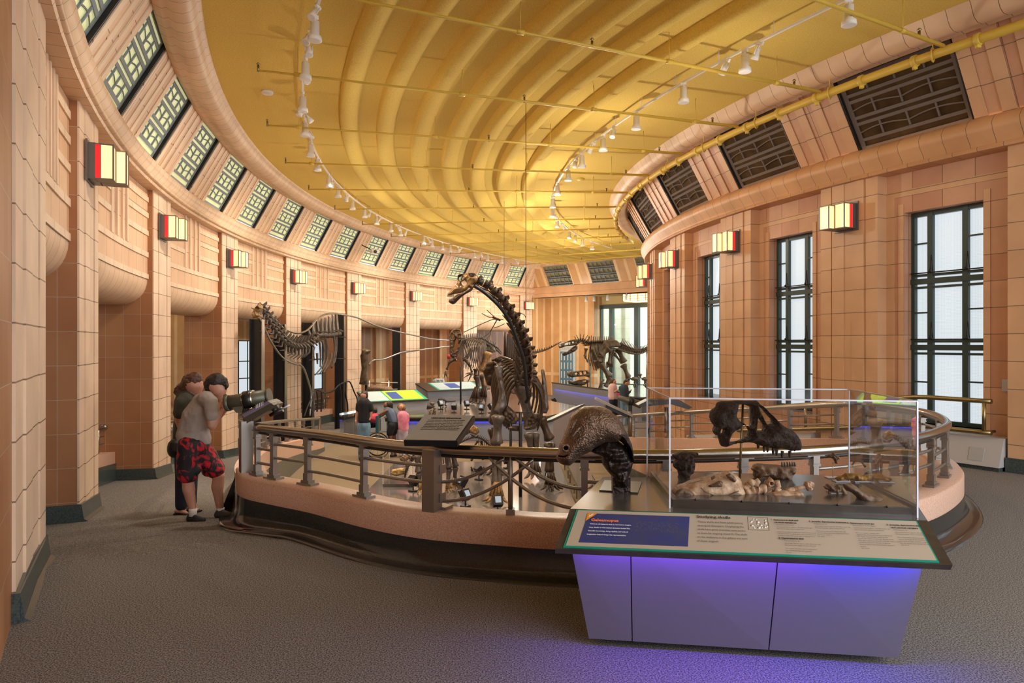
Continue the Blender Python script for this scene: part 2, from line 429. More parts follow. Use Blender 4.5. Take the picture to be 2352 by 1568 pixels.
# recessed frieze between piers, its bulging lower edge, and raised bands
bays = [(3.605, T0-DT*2)]+[(T0-DT*k-WP, T0-DT*(k+1)) for k in range(2, 9)]
bays_x = [(4.0, 3.657)]
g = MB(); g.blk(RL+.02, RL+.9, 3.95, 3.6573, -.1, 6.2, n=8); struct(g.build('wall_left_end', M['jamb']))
RP = RL+.10
prof = [(RP, ZC), (RP, 2.90)]
for i in range(1, 9):
    a = PI/2*i/8; prof.append((RP+.42*(1-math.cos(a)), 2.90-.46*math.sin(a)))
prof += [(RP+.80, 2.44)]
for ta, tb in bays:
    g = MB(); g.sweep([(RP, ZC), (RP, 2.92)], ta, tb, 12)
    w = struct(g.build('wall_left_frieze', M['terra']))
    g = MB(); g.sweep(prof[1:], ta, tb, 12, smooth=True); g.build('lintel', M['corn'], w)
    g = MB(); n_ = tb-ta
    g.blk(RP-.02, RP+.02, ta, tb, 2.90, 2.985, n=8); g.blk(RP-.02, RP+.02, ta, tb, 3.28, 3.37, n=8)
    for z in (3.66, 3.97, 4.25):
        g.blk(RP-.02, RP+.02, ta, ta+n_*.36, z, z+.09, n=4); g.blk(RP-.02, RP+.02, ta+n_*.64, tb, z, z+.09, n=4)
    for f in (.36, .45, .54, .615):
        g.blk(RP-.03, RP+.02, ta+n_*f, ta+n_*(f+.025), 3.37, ZC, n=1)
    g.build('band', M['terraL'], w)
    g = MB(); g.blk(RP+.78, RP+.80, ta, tb, 2.44, 4.6, n=8); g.build('back', M['terra'], w)
    # low wall with terrazzo cap closing the bottom of the opening
    g = MB(); g.blk(RL+.62, RL+.92, ta, tb, -.02, .50, n=8, zf0=fz, zf1=fz); w = struct(g.build('wall_sill', M['terrz']))
    g = MB(); g.blk(RL+.60, RL+.62, ta, tb, -.02, .30, n=8, zf0=fz, zf1=fz); g.build('base', M['base'], w)
# cornice, sloping clerestory wall, cove
g = MB(); g.sweep([(RL+1.2, 4.47), (RL-.10, 4.47), (RL-.115, 4.50), (RL-.10, 4.525), (RL-.085, 4.53)], TBK, T_END, 60, smooth=False)
g.sweep([(RL-.085, 4.53)]+[(RL-.12-.035*math.sin(a*PI/6)-.0, 4.535+.07*(1-math.cos(a*PI/6))/2) for a in range(7)]+[(RL-.09, 4.63), (RL-.17, 4.72), (RL-.20, 4.80), (RL-.13, 4.88), (RL-.06, 4.93)], TBK, T_END, 70, smooth=True)
struct(g.build('trim_cornice_left', M['corn']))
ZB, ZT, RB, RT = 4.93, 6.05, 30.81, 30.18
TW0 = 3.4623
wins_l = []
def slopeP(f, t, out=0, R0=RB, R1=RT, z0=ZB, z1=ZT):
    """point on the sloping wall: f 0..1 up the slope; out = distance off the face"""
    L = math.hypot(R1-R0, z1-z0); nr, nz_ = (z1-z0)/L, -(R1-R0)/L
    return P(R0+(R1-R0)*f+nr*out, t, z0+(z1-z0)*f+nz_*out)
WW = .042                       # window width (angle)
def slope_box(g, f0, f1, ta, tb, o0, o1, sp=slopeP):
    g.hexa([sp(f0, ta, o0), sp(f0, tb, o0), sp(f0, tb, o1), sp(f0, ta, o1), sp(f1, ta, o0), sp(f1, tb, o0), sp(f1, tb, o1), sp(f1, ta, o1)])
def clerestory(ts, sp, wallname, wallmat, litmat, name0, panes, pane_mat, w, sgn, tall=1):
    """solid bays between the windows + each window with cames"""
    edges = []
    for i, t in enumerate(ts):
        # t is the edge nearest the camera-left lower corner; window spans t .. t+w
        win = MB(); a, b = (t, t+w)
        slope_box(win, 0, 1, a, b, .085*sgn, .10*sgn, sp)
        o = struct(win.build('window_%d' % (name0+i), pane_mat))
        c = MB(); O0, O1 = .055*sgn, .075*sgn
        for f0, f1 in ((0, .035), (.965, 1), (.10, .14), (.31, .35), (.39, .43), (.60, .64), (.68, .72), (.88, .92)):
            slope_box(c, f0, f1, a, b, O0, O1, sp)
        slope_box(c, 0, 1, a, a+w*.04, O0, O1, sp); slope_box(c, 0, 1, b-w*.04, b, O0, O1, sp)
        for f0, f1 in ((.14, .31), (.43, .60), (.72, .88)):
            m_ = (f0+f1)/2
            for q in range(1, 4): slope_box(c, f0, f1, a+w*q/4-.0006, a+w*q/4+.0006, O0, O1, sp)
            n_ = 16
            for q in range(n_):      # scalloped came across the middle
                x0, x1 = q/n_, (q+1)/n_
                h0 = m_-.02+.045*abs(math.sin(2*PI*x0)); h1 = m_-.02+.045*abs(math.sin(2*PI*x1))
                c.bar(sp(h0, a+w*x0, O0+.01*sgn), sp(h1, a+w*x1, O0+.01*sgn), .014, .02)
        c.build('came', M['mull'] if sgn > 0 else M['mullR'], o)
        fr = MB()
        for e0, e1 in ((a-.0016, a), (b, b+.0016)): slope_box(fr, -.005, 1.005, e0, e1, 0*sgn, .11*sgn, sp)
        fr.build('reveal', M['dark'], o)
        edges.append((a-.0016, b+.0016))
    return edges
tsw = [TW0-DT/2*k for k in range(-5, 14)]
ed = clerestory(tsw, slopeP, '', None, None, 1, None, M['cgl'], WW, 1)
sol = []
cur = TBK
for a, b in sorted(ed, reverse=True):
    if cur-b > .002: sol.append((cur, b))
    cur = a
sol.append((cur, T_END-.01))
for a, b in sol:
    g = MB(); w = a-b
    slope_box(g, 0, 1, a, b, .0, .16); wl_ = struct(g.build('wall_left_clerestory', M['terra']))
    g = MB()
    for f in (.0, .30, .56, .86):
        slope_box(g, 0, 1, a-w*f, a-w*(f+.14), -.016, .0)
    g.build('band', M['terraL'], wl_)
g = MB()
cove = [(30.24, 6.10), (30.20, 5.97), (30.10, 5.93), (30.04, 5.95), (29.97, 5.905), (29.86, 5.90), (29.77, 5.94), (29.72, 6.01), (29.69, 6.08), (29.66, 6.09), (29.64, 6.14)]
g.sweep(cove, TBK, T_END, 80, smooth=True); struct(g.build('trim_cove_left', M['corn']))

# ================================================================ CEILING with rounded ribs
ZH = 6.133
g = MB(); g.sweep([(20.80, ZH), (29.66, ZH)], TBK, 2.2, 120)
ce = struct(g.build('ceiling', M['ceil']))
g = MB()
for r in (27.65, 26.95, 26.23, 25.5, 24.8, 24.1, 23.4):
    pr = [(r+.03, ZH+.02), (r+.015, ZH-.12), (r-.0, ZH-.17), (r-.03, ZH-.195), (r-.13, ZH-.19), (r-.21, ZH-.14), (r-.30, ZH-.05), (r-.36, ZH+.01)]
    g.sweep(pr, TBK, 2.43, 110, smooth=True)
g.build('rib', M['ceil'], ce)

# ================================================================ INNER (RIGHT) WALL
S0, WR = 3.6739, .0592
RRp = RR-.22
for k in range(-1, 8):
    a = S0-DT*k; b = a+WR          # far (lower-angle) edge a, near edge b
    g = MB(); prev = 0
    for w, pr in ((.20, .0), (.03, -.012), (.21, .014), (.14, .0), (.20, .014), (.03, -.012), (.19, .0)):
        g.blk(RR+pr, RR-.5, a+WR*prev, a+WR*(prev+w), -1.4, ZC, n=1); prev += w
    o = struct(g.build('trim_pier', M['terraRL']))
    b_ = MB(); b_.sweep([(RR-.2, 0), (RR+.03, 0), (RR+.025, .2), (RR-.2, .2)], a-.001, b+.001, 2, zf=fz, closed=True, caps=True); b_.build('base', M['base'], o)
WZ0, WZ1 = .52, 3.84
def tint_win(o): return o
nw = 40
for k in range(-1, 7):
    a = S0-DT*k+WR; b = S0-DT*(k-1)  # bay from near-edge of pier k ... to far edge of pier k-1
    if k == 7: continue
    c = (a+b)/2-.003; hw = .031
    g = MB()
    g.blk(RRp, RRp-.35, a, c-hw, -1.4, ZC, n=1); g.blk(RRp, RRp-.35, c+hw, b, -1.4, ZC, n=1)
    g.blk(RRp, RRp-.35, c-hw, c+hw, -1.4, WZ0, n=2); g.blk(RRp, RRp-.35, c-hw, c+hw, WZ1, ZC, n=2)
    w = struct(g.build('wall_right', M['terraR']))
    g = MB(); g.blk(RRp+.012, RRp-.02, a, b, 4.10, 4.20, n=3)
    g.blk(RRp+.012, RRp-.02, a, a+.007, -1.3, 4.10, n=1); g.blk(RRp+.012, RRp-.02, c-hw-.005, c-hw-.0005, -1.3, 3.98, n=1)
    g.blk(RRp+.012, RRp-.02, c+hw+.0005, c+hw+.005, -1.3, 3.98, n=1)
    g.build('band', M['terraRL'], w)
    b_ = MB(); b_.blk(RRp-.01, RRp+.03, a, b, 0, .2, n=2, zf0=fz, zf1=fz); b_.build('base', M['base'], w)
    # window: three stacked sashes with narrow side lights, stay rods and handles
    o = MB(); o.blk(RRp-.24, RRp-.26, c-hw, c+hw, WZ0, WZ1, n=1); wo = struct(o.build('window_%d' % nw, M['wglass'])); nw += 1
    R1 = RRp-.17
    f = MB()
    zs = [WZ0, 1.66, 2.70, WZ1]
    f.blk(R1, R1-.08, c-hw, c-hw+.003, WZ0, WZ1, n=1); f.blk(R1, R1-.08, c+hw-.003, c+hw, WZ0, WZ1, n=1)
    f.blk(R1, R1-.08, c-hw, c+hw, WZ0, WZ0+.06, n=1); f.blk(R1, R1-.08, c-hw, c+hw, WZ1-.07, WZ1, n=1)
    for z in zs[1:3]: f.blk(R1+.02, R1-.08, c-hw, c+hw, z, z+.085, n=1); f.blk(R1, R1-.08, c-hw, c+hw, z-.07, z-.035, n=1); f.blk(R1, R1-.08, c-hw, c+hw, z+.12, z+.16, n=1)
    xs = [c-hw*.48, c+hw*.42]
    for x in xs: f.blk(R1, R1-.06, x-.0022, x+.0022, WZ0, WZ1, n=1)
    for i in range(3):
        zm = (zs[i]+zs[i+1])/2+.07
        f.blk(R1, R1-.05, c-hw, xs[0], zm-.012, zm+.012, n=1); f.blk(R1, R1-.05, xs[1], c+hw, zm+.02, zm+.044, n=1)
    f.build('frame', M['wframe'], wo)
    for i in (1, 2):
        h = MB(); z = zs[i]+.17
        h.tube([P(R1+.06, c-hw+.002, z), P(R1+.06, c+hw-.002, z)], .011, 6)
        h.build('stay_rod', M['dark'], wo)
        for x in (c-hw*.42, c+hw*.5):
            h = MB(); h.tube([P(R1+.06, x, z), P(R1+.05, x+.001, z+.27)], .009, 5); h.tube([P(R1+.05, x+.001, z+.27), P(R1+.05, x+.0022, z+.02)], .006, 5); h.ball(P(R1+.07, x, z+.02), .02, seg=6, rings=4)
            h.build('handle', M['dark'], wo)
    sl = MB(); sl.blk(RRp+.01, RRp-.3, c-hw-.001, c+hw+.001, WZ0-.035, WZ0, n=1); sl.build('sill', M['steel'], wo)
g = MB(); g.sweep([(RR-.3, 4.47), (RR+.10, 4.47), (RR+.115, 4.50), (RR+.10, 4.53), (RR+.085, 4.53)], TBK, 2.9, 60)
g.sweep([(RR+.085, 4.53), (RR+.10, 4.58), (RR+.19, 4.70), (RR+.22, 4.80), (RR+.16, 4.89), (RR+.08, 4.94)], TBK, 2.9, 60, smooth=True)
struct(g.build('trim_cornice_right', blockmat('cornice_block_right', (.66, .38, .19), (.62, .34, .17), JT, .34, 40, msize=.005)))
def slopeR(f, t, out=0): 
    R0, R1, z0, z1 = RR+.06, RR+.69, 4.93, 6.05
    L = math.hypot(R1-R0, z1-z0); nr, nz_ = (z1-z0)/L, -(R1-R0)/L
    return P(R0+(R1-R0)*f+nr*out, t, z0+(z1-z0)*f+nz_*out)
WRW = .108
trs = [S0-DT*k-.0+WR*.75-.005-.0 for k in range(-1, 7)]
ed = clerestory([t+.006 for t in trs], slopeR, '', None, None, 60, None, M['cgr'], .092, -1)
cur = TBK
for a, b in sorted(ed, reverse=True)+[(0, 0)]:
    e = b if b else 2.95
    if cur-e > .002:
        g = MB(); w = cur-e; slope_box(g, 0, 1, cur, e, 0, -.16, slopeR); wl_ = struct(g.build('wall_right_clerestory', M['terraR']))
        g = MB()
        for f in (.0, .29, .57, .86): slope_box(g, 0, 1, cur-w*f, cur-w*(f+.14), .014, 0, slopeR)
        g.build('band', M['terraRL'], wl_)
    cur = a
g = MB(); g.sweep([(20.22, 6.10), (20.26, 5.97), (20.36, 5.92), (20.44, 5.94), (20.5, 5.905), (20.62, 5.90), (20.70, 5.94), (20.75, 6.01), (20.78, 6.08), (20.82, 6.14)], TBK, 2.5, 80, smooth=True)
struct(g.build('trim_cove_right', M['corn']))

# ================================================================ FAR RADIAL WALL
A0 = P(RL, T_END); E = (Vector((CX, CY, 0))-A0).normalized(); N_ = Vector((E.y, -E.x, 0))
if N_.y > 0: N_ = -N_
def fw(x, d, z): return A0+E*x-N_*d+Vector((0, 0, z))     # x along wall, d behind it
def fbox(g, x0, x1, d0, d1, z0, z1): g.hexa([fw(x0, d0, z0), fw(x1, d0, z0), fw(x1, d1, z0), fw(x0, d1, z0), fw(x0, d0, z1), fw(x1, d0, z1), fw(x1, d1, z1), fw(x0, d1, z1)])
M['stripe'] = blockmat('striped_panel', (.66, .40, .18), (.60, .34, .14), (.80, .58, .33), .62, 40, msize=.09, rough=.35)
M['plasterY'] = mat('pale_ochre_plaster', (.62, .50, .25), .8)
g = MB(); fbox(g, -.6, 11.6, -.02, .5, 4.36, 4.95); struct(g.build('wall_far_beam', M['stripe'] if False else M['terraRL']))
g = MB()
def fs(f, x, out=0): return fw(x, -(.62*f)+out*.87*-1, 4.95+1.12*f-out*.5)
def fslab(g, f0, f1, x0, x1, o0, o1): g.hexa([fs(f0, x0, o0), fs(f0, x1, o0), fs(f0, x1, o1), fs(f0, x0, o1), fs(f1, x0, o0), fs(f1, x1, o0), fs(f1, x1, o1), fs(f1, x0, o1)])
xw = [(1.25, 2.95), (4.25, 5.95), (7.25, 8.95), (10.2, 11.5)]
fslab(g, 0, 1, -.2, 1.25, 0, -.15); fslab(g, 0, 1, 2.95, 4.25, 0, -.15); fslab(g, 0, 1, 5.95, 7.25, 0, -.15); fslab(g, 0, 1, 8.95, 10.2, 0, -.15)
struct(g.build('wall_far_clerestory', M['stripe']))
for i, (a, b) in enumerate(xw):
    g = MB(); fslab(g, 0, 1, a, b, -.12, -.15); wo = struct(g.build('window_%d' % (80+i), M['cgf']))
    g = MB()
    for f in (0, .1, .3, .38, .6, .68, .9, .97): fslab(g, f, f+.03, a, b, -.02, -.1)
    for q in range(7): 
        x = a+(b-a)*q/6; fslab(g, 0, 1, x-.012, x+.012, -.05, -.1)
    g.build('came', M['mull'], wo)
g = MB(); fbox(g, -.6, 11.6, -.75, .3, ZH-.12, ZH+.05); struct(g.build('trim_cove_far', M['corn']))
g = MB(); fbox(g, 0, 12, .1, 4.2, 4.36, 4.46); struct(g.build('ceiling_alcove', M['plasterY']))
g = MB(); fbox(g, -.3, 0, .0, 1.4, -1.4, 4.4); fbox(g, 0, 3.45, 1.2, 1.4, -1.4, 4.4); fbox(g, 3.25, 3.45, 1.4, 2.1, -1.4, 4.4); struct(g.build('wall_far_alcove', M['stripe']))
g = MB(); fbox(g, 3.25, 12, 1.9, 2.2, 3.86, 4.4); struct(g.build('wall_far_bay', M['plasterY']))
# ================================================================ OUTER CORRIDOR beyond the openings
g = MB(); g.sweep([(RL+8.0, -1.4), (RL+8.0, 4.2)], 3.95, 2.2, 60); struct(g.build('wall_corridor', M['terraL'] if False else M['stripe']))
g = MB(); g.sweep([(RL+.9, 4.30), (RL+8.1, 4.30)], 3.95, 2.2, 60); 
g.sweep([(RL+8.0, 3.3), (RL+7.6, 3.35), (RL+7.45, 3.6), (RL+7.7, 3.9), (RL+7.8, 4.3)], 3.95, 2.2, 60, smooth=True); struct(g.build('ceiling_corridor', M['plasterY']))
k = 0
for i in range(22):
    t = 3.56-i*.0605
    if i % 3 != 2:
        g = MB(); g.blk(RL+7.93, RL+7.98, t-.016, t+.016, -.7, 1.9, n=1); wo = struct(g.build('window_%d' % (120+i), M['wglass']))
        g = MB()
        for x in (-.016, 0, .0155): g.blk(RL+7.9, RL+7.93, t+x-.0006, t+x+.0006, -.7, 1.9, n=1)
        for z in (-.7, .1, .9, 1.86): g.blk(RL+7.9, RL+7.93, t-.016, t+.016, z, z+.05, n=1)
        g.build('frame', M['wframe'], wo)
# stub walls closing the corridor's far half so the bays read as panelled recesses
M['panelB'] = blockmat('brown_panelling', (.40, .17, .06), (.34, .14, .05), (.55, .30, .12), .55, 40, msize=.07, rough=.35)
g = MB(); g.blk(RL+2.6, RL+2.7, 2.80, 2.35, -1.4, 4.3); struct(g.build('wall_corridor_panel', M['panelB']))
for t, w_ in ((2.70, .02), (2.545, .018)):
    g = MB(); g.blk(RL+2.5, RL+2.62, t, t-w_, -1.4, 4.3, n=1); struct(g.build('wall_corridor_pilaster', M['stripe']))

# ================================================================ OUTSIDE the far window
hill = MB()
def hp(x, y, z): return (x, y, z)
n1 = 46
rnd = random.Random(3)
for j in range(7):
    for i in range(n1):
        x = -40+i*6.0; y = 150+j*14
        z = -8+ j*7.5*(.45+.55*math.sin(i*.13+.6)**2)+rnd.random()*2.5
        hill.v.append(Vector((x, y, z)))
for j in range(6):
    for i in range(n1-1): hill.face([j*n1+i, j*n1+i+1, (j+1)*n1+i+1, (j+1)*n1+i], None, True)
o = hill.build('hillside', mat('hill_trees', (.05, .14, .03), .9, noise=(.25, (.22, .38, .10), 6, .2), emis=None)); tag(o, 'green wooded hillside seen far beyond the tall end window', 'hill'); o['kind'] = 'structure'
g = MB(); g.poly([(-60, 45, -3.5), (260, 45, -3.5), (260, 240, -3.5), (-60, 240, -3.5)]); o = struct(g.build('ground', mat('outside_ground', (.45, .50, .36), .9)))
for i in range(24):
    x = 14+(i%8)*13+rnd.random()*3; y = 118+(i//8)*16+rnd.random()*3; w = 4+rnd.random()*5; h = 3+rnd.random()*4; z0 = -3.5+(max(0, y-140))*.25
    g = MB(); g.box((x, y, z0+h/2), (w, w*.8, h)); g.prism([(x-w/2-.3, y-w*.42, z0+h), (x+w/2+.3, y-w*.42, z0+h), (x, y-w*.42, z0+h+w*.3)], (0, w*.84, 0))
    ro = tag(thing('house', ['small brick house on the green hillside beyond the end window', 'small pale house on the green hillside beyond the end window'][i % 2], 'house', (x, y, z0), 'houses on the hillside'), group='houses on the hillside')
    g.build('walls', M['brickH'] if 'brickH' in M else M.setdefault('brickH', mat('house_brick', (.5, .24, .17), .8)), ro) if i % 2 else g.build('walls', M.setdefault('paleH', mat('house_pale', (.75, .72, .66), .8)), ro)
for i in range(30):
    x = 4+(i%10)*8+rnd.random()*3; y = 62+(i//10)*14+rnd.random()*4; h = 3+rnd.random()*2.0
    g = MB(); g.ball((x, y, -3.5+h*.62), (h*.5, h*.5, h*.42), seg=12, rings=8, noise=.35, seed=i)
    ro = tag(thing('tree', 'round leafy green tree standing beyond the tall end window', 'tree', (x, y, -3.5), 'trees outside'))
    g.build('crown', M.setdefault('leaf', mat('tree_leaf', (.12, .30, .04), .9, noise=(1.2, (.40, .60, .14), 4))), ro)
    g = MB(); g.tube([(x, y, -3.5), (x, y, -3.5+h*.4)], .15, 6); g.build('trunk', M.setdefault('bark', mat('bark', (.1, .07, .05), .9)), ro)
# pale stone building wing just outside
M['stone'] = blockmat('pale_limestone', (.74, .70, .58), (.70, .66, .54), (.5, .46, .38), 1.0, .7, msize=.01)
g = MB(); fbox(g, -7.0, -1.2, 12, 22, -4, 9)
for x in (-5.2, -4.2, -3.2, -2.2, -1.4): fbox(g, x-.2, x+.2, 11.7, 12, -4, 8)
o = g.build('stone_wing', M['stone']); tag(o, 'pale limestone building wing with vertical ribs outside the end window', 'building')
# glazed end wall of the far bay
Q = 1.9
pn = MB(); fbox(pn, 3.35, 12, Q, Q+.03, -1.2, 3.86); wo = struct(pn.build('window_99', glassmat('tinted_glass', (.86, .95, .90), tr=.92)))
g = MB()
for x, w_ in ((3.45, .10), (4.15, .22), (5.80, .26), (8.0, .2), (12, .2)): fbox(g, x-w_/2, x+w_/2, Q-.12, Q+.1, -1.2, 3.8)
fbox(g, 3.3, 12, Q-.2, Q+.1, 3.68, 3.88); fbox(g, 3.35, 12, Q-.12, Q+.1, -.5, -.43)
g.build('frame', M['wframe'], wo)
# door in the striped wall
g = MB(); fbox(g, 1.05, 2.15, 1.1, 1.22, LOW, 1.84); dr = struct(g.build('door_1', mat('pale_blue_door_frame', (.55, .66, .70), .5)))
for x in (1.15, 1.62):
    g = MB(); fbox(g, x, x+.43, 1.06, 1.12, LOW+.1, 1.3); lf = g.build('leaf', mat('blue_grey_door', (.10, .22, .30), .4), dr)
    for z in (-.7, -.2, .3, .8):
        g = MB(); fbox(g, x+.08, x+.13, 1.04, 1.07, z, z+.38); fbox(g, x+.3, x+.35, 1.04, 1.07, z, z+.38); g.build('pane', M['wht'], lf)

# ================================================================ SCONCES
def sconce(t, inner=False, label='', near=1, R0=None, zoff=0, cat='wall light', group='stepped wall lights'):
    """stepped lantern of dark metal: red strip on the side, two cream panes"""
    R0 = R0 or (RR+.015 if inner else RL-.018); s = 1 if inner else -1
    c = P(R0, t, 3.68+zoff); out = (P(R0+s, t)-P(R0, t)).normalized(); near_dir = (P(R0, t+.01)-P(R0, t)).normalized()*near
    def q(a, b, z): return c+near_dir*a+out*b+Vector((0, 0, z))
    def bx(a0, a1, b0, b1, z0, z1):
        g = MB(); g.hexa([q(a0, b0, z0), q(a1, b0, z0), q(a1, b1, z0), q(a0, b1, z0), q(a0, b0, z1), q(a1, b0, z1), q(a1, b1, z1), q(a0, b1, z1)]); return g
    r = thing('wall_lantern', label, cat, c, group)
    bx(-.24, .24, 0, .02, -.03, .45).build('backplate', M['greyf'], r)
    bx(.0, .20, .02, .095, 0, .42).build('housing', M['greyf'], r)
    bx(-.22, .0, .02, .12, .0, .40).build('side_housing', M['greyf'], r)
    bx(.012, .19, .095, .275, .012, .40).build('lamp_core', M['cream'], r)
    bx(-.208, -.02, .12, .385, .012, .385).build('lamp_core', M['cream'], r)
    bx(.185, .202, .095, .145, .012, .40).build('red_pane', M['red'], r)
    fr = MB()
    def ad(*a):
        k = bx(*a); b = len(fr.v); fr.v += k.v; fr.f += [[x+b for x in f] for f in k.f]; fr.uv += k.uv; fr.sm += k.sm
    for z0, z1 in ((0, .013), (.40, .415)): ad(0, .203, .09, .285, z0, z1); ad(-.22, -.015, .11, .395, z0, z1-.02 if z1 > .2 else z1)
    for a, b in ((.193, .28), (.0, .28), (.193, .145)): ad(a-.006, a+.008, b-.010, b+.008, 0, .41)
    for a, b in ((-.214, .39), (-.022, .39)): ad(a-.006, a+.008, b-.010, b+.008, 0, .39)
    fr.build('frame', M['greyf'], r)
    return r
names = {2: 'nearest pier on the left', 3: 'second pier on the left', 4: 'third pier on the left, above the visitors', 5: 'fourth pier on the left, above the hanging neck', 6: 'fifth pier on the left, over the upright thigh bone',
         7: 'sixth pier on the left, left of the tall skull', 8: 'seventh left pier behind the tall skull', 9: 'last left pier in the far corner'}
for k in range(2, 10):
    t = T0-DT*k-WP*.45
    sconce(t, False, 'red and cream lantern, %s' % names[k])
rn = {0: 'nearest right pier at the frame edge', 1: 'right wall pier between the two largest windows', 2: 'second pier of the window wall, left of the second window', 3: 'third pier of the window wall, above the narrow window', 4: 'last visible pier of the window wall'}
for k in range(1, 5):
    t = S0-DT*k+WR*.5
    sconce(t, True, 'red and cream lantern, %s' % rn[k])
sconce(S0-DT*5+WR*.5, True, 'wall lantern mostly hidden under the last lantern of the window wall')
for i, (t, R_, dz) in enumerate(((3.318, RL+7.9, -.9), (3.20, RL+7.9, -.9), (2.76, RL+2.5, -.9), (2.735, RL+2.5, -.9), (2.60, RL+2.5, -.9), (3.37, RL+7.9, -.8))):
    sconce(t, False, ['small wall lantern in the corridor right of the third pier', 'small wall lantern far back in the corridor', 'small wall lantern in the brown panelled recess, left one', 'small wall lantern in the brown panelled recess, right one',
                      'small wall lantern behind the raised theropod skeleton', 'wall lantern in the corridor seen beside the second pier'][i], R0=R_, zoff=dz)
def grid_light(x0, x1, d0, d1, z, label):
    c = fw((x0+x1)/2, (d0+d1)/2, z); r = thing('grid_ceiling_light', label, 'ceiling light', c)
    g = MB(); fbox(g, x0, x1, d0, d1, z-.08, z+.3); g.build('housing', M['brass'], r)
    nx = max(2, int((x1-x0)/.42))
    for j in range(3):
        g = MB(); 
        for i in range(nx):
            a = x0+(x1-x0)*(i+.08)/nx; b = x0+(x1-x0)*(i+.92)/nx; fbox(g, a, b, d0+(d1-d0)*(j+.12)/3, d0+(d1-d0)*(j+.88)/3, z-.10, z-.07)
            fbox(g, a, b, d0-.03, d0, z-.06+.12*j, z+.03+.12*j)
        g.build('diffuser', M.setdefault('amberlit', mat('amber_diffuser', (1, .8, .5), .4, emis=((1, .60, .24), 1.8))), r)
grid_light(5.9, 10.5, .4, 1.6, 4.03, 'wide grid of amber panels lighting the alcove by the end window')
c = P(RL+1.9, 2.49, 3.1)
r = thing('grid_ceiling_light', 'small amber grid light glimpsed behind the bronze brown neck bones', 'ceiling light', c)
g = MB(); 
for i in range(4):
    for j in range(3): g.box(c+Vector((-.75+i*.5, 0, -.3+j*.3)), (.42, .1, .2))
g.build('diffuser', M['amberlit'], r); g = MB(); g.box(c+Vector((0, .2, 0)), (2.2, .25, 1.1)); g.build('housing', M['brass'], r)

# ================================================================ TRACKS, SPOTLIGHTS, PIPES on the ceiling
def track(r, t0, t1, z, label):
    o = MB(); o.blk(r-.018, r+.018, t0, t1, z, z+.03); o = o.build('light_track', M['wht']); tag(o, label, 'lighting track'); 
    return o
ZTR = 5.93
track(28.3, 3.75, 2.44, ZTR, 'white curved lighting track on the left of the ceiling')
track(22.55, 3.75, 2.60, ZTR, 'white curved lighting track on the right of the ceiling')
g = MB()
for r, a, b in ((28.3, 3.75, 2.44), (22.55, 3.75, 2.6)):
    n = 24
    for i in range(n+1):
        t = a+(b-a)*i/n; g.tube([P(r, t, ZTR+.03), P(r, t, ZH)], .006, 4)
o = g.build('trim_track_rods', M['wht']); struct(o)
SPOT = {}
def spot_can(loc, big, yaw, tilt, label, grp):
    key = big
    if key not in SPOT:
        r = thing('track_spotlight', label, 'spotlight', (0, 0, 0), grp)
        d = Vector((0, 0, -1))
        g = MB()
        if big: g.lathe([(.0, .02), (.055, .0), (.06, -.17), (.085, -.19), (.09, -.245), (.075, -.25)], (0, 0, -.06), seg=14)
        else: g.lathe([(.0, .0), (.035, -.01), (.035, -.05), (.05, -.10), (.055, -.15), (.045, -.152)], (0, 0, -.07), seg=12)
        g.build('can', M['wht'], r)
        g = MB(); g.lathe([(.0, 0), (.072 if big else .043, .0)], (0, 0, -.306 if big else -.218), seg=12); g.build('lens', M['lens'], r)
        g = MB(); g.box((0, 0, .0), (.035, .09, .05)); g.tube([(0, .0, 0), (0, 0, -.1)], .014, 6)
        if not big: g.tube([(.05, 0, -.04), (.05, 0, -.16)], .008, 5); g.tube([(-.05, 0, -.04), (-.05, 0, -.16)], .008, 5)
        g.build('bracket', M['wht'], r); SPOT[key] = r
    else:
        r = copy_tree(SPOT[key]); r['label'] = label; r['group'] = grp
    r.location = loc; r.rotation_euler = (tilt, 0, yaw)
    return r
# left track: positions picked along the arc
random.seed(11)
def along(r, ulist, grp, lab):
    for i, (u, v, big) in enumerate(ulist):
        # track height known -> distance from the picture row
        Y = F*(ZTR-.05-EYE)/(788-v); X = (u-1176)/F*Y; t = math.atan2(Y-CY, X-CX) % (2*PI)
        spot_can(P(r, t, ZTR-.01), big, random.uniform(0, 6), 0 if big else random.uniform(.3, .8), lab[0 if big else 1], grp[0 if big else 1])
L_ = [(712, 20, 0), (716, 45, 1), (712, 80, 0), (709, 105, 0), (695, 140, 1), (698, 175, 0), (694, 220, 1), (697, 245, 0), (700, 262, 0), (697, 280, 1), (709, 300, 0), (714, 330, 1), (728, 365, 1), (738, 372, 0), (754, 405, 1), (762, 415, 0), (780, 430, 1), (795, 448, 0), (802, 452, 0), (812, 460, 1), (838, 480, 1), (856, 488, 0), (872, 497, 1), (888, 503, 0), (906, 514, 1), (920, 520, 0), (937, 524, 1), (958, 530, 0), (984, 545, 1), (1000, 548, 0), (1012, 551, 1), (1043, 558, 1), (1065, 563, 1), (1080, 568, 0), (1090, 570, 0), (1118, 577, 1), (1140, 580, 0), (1160, 583, 1), (1185, 590, 1), (1225, 595, 0), (1235, 596, 0), (1250, 598, 1)]
along(28.3, L_, ('large white cans on the left track', 'small white spotlights on the left track'), ('large white cylindrical spotlight on the left curved track', 'small tilted white spotlight on the left curved track'))
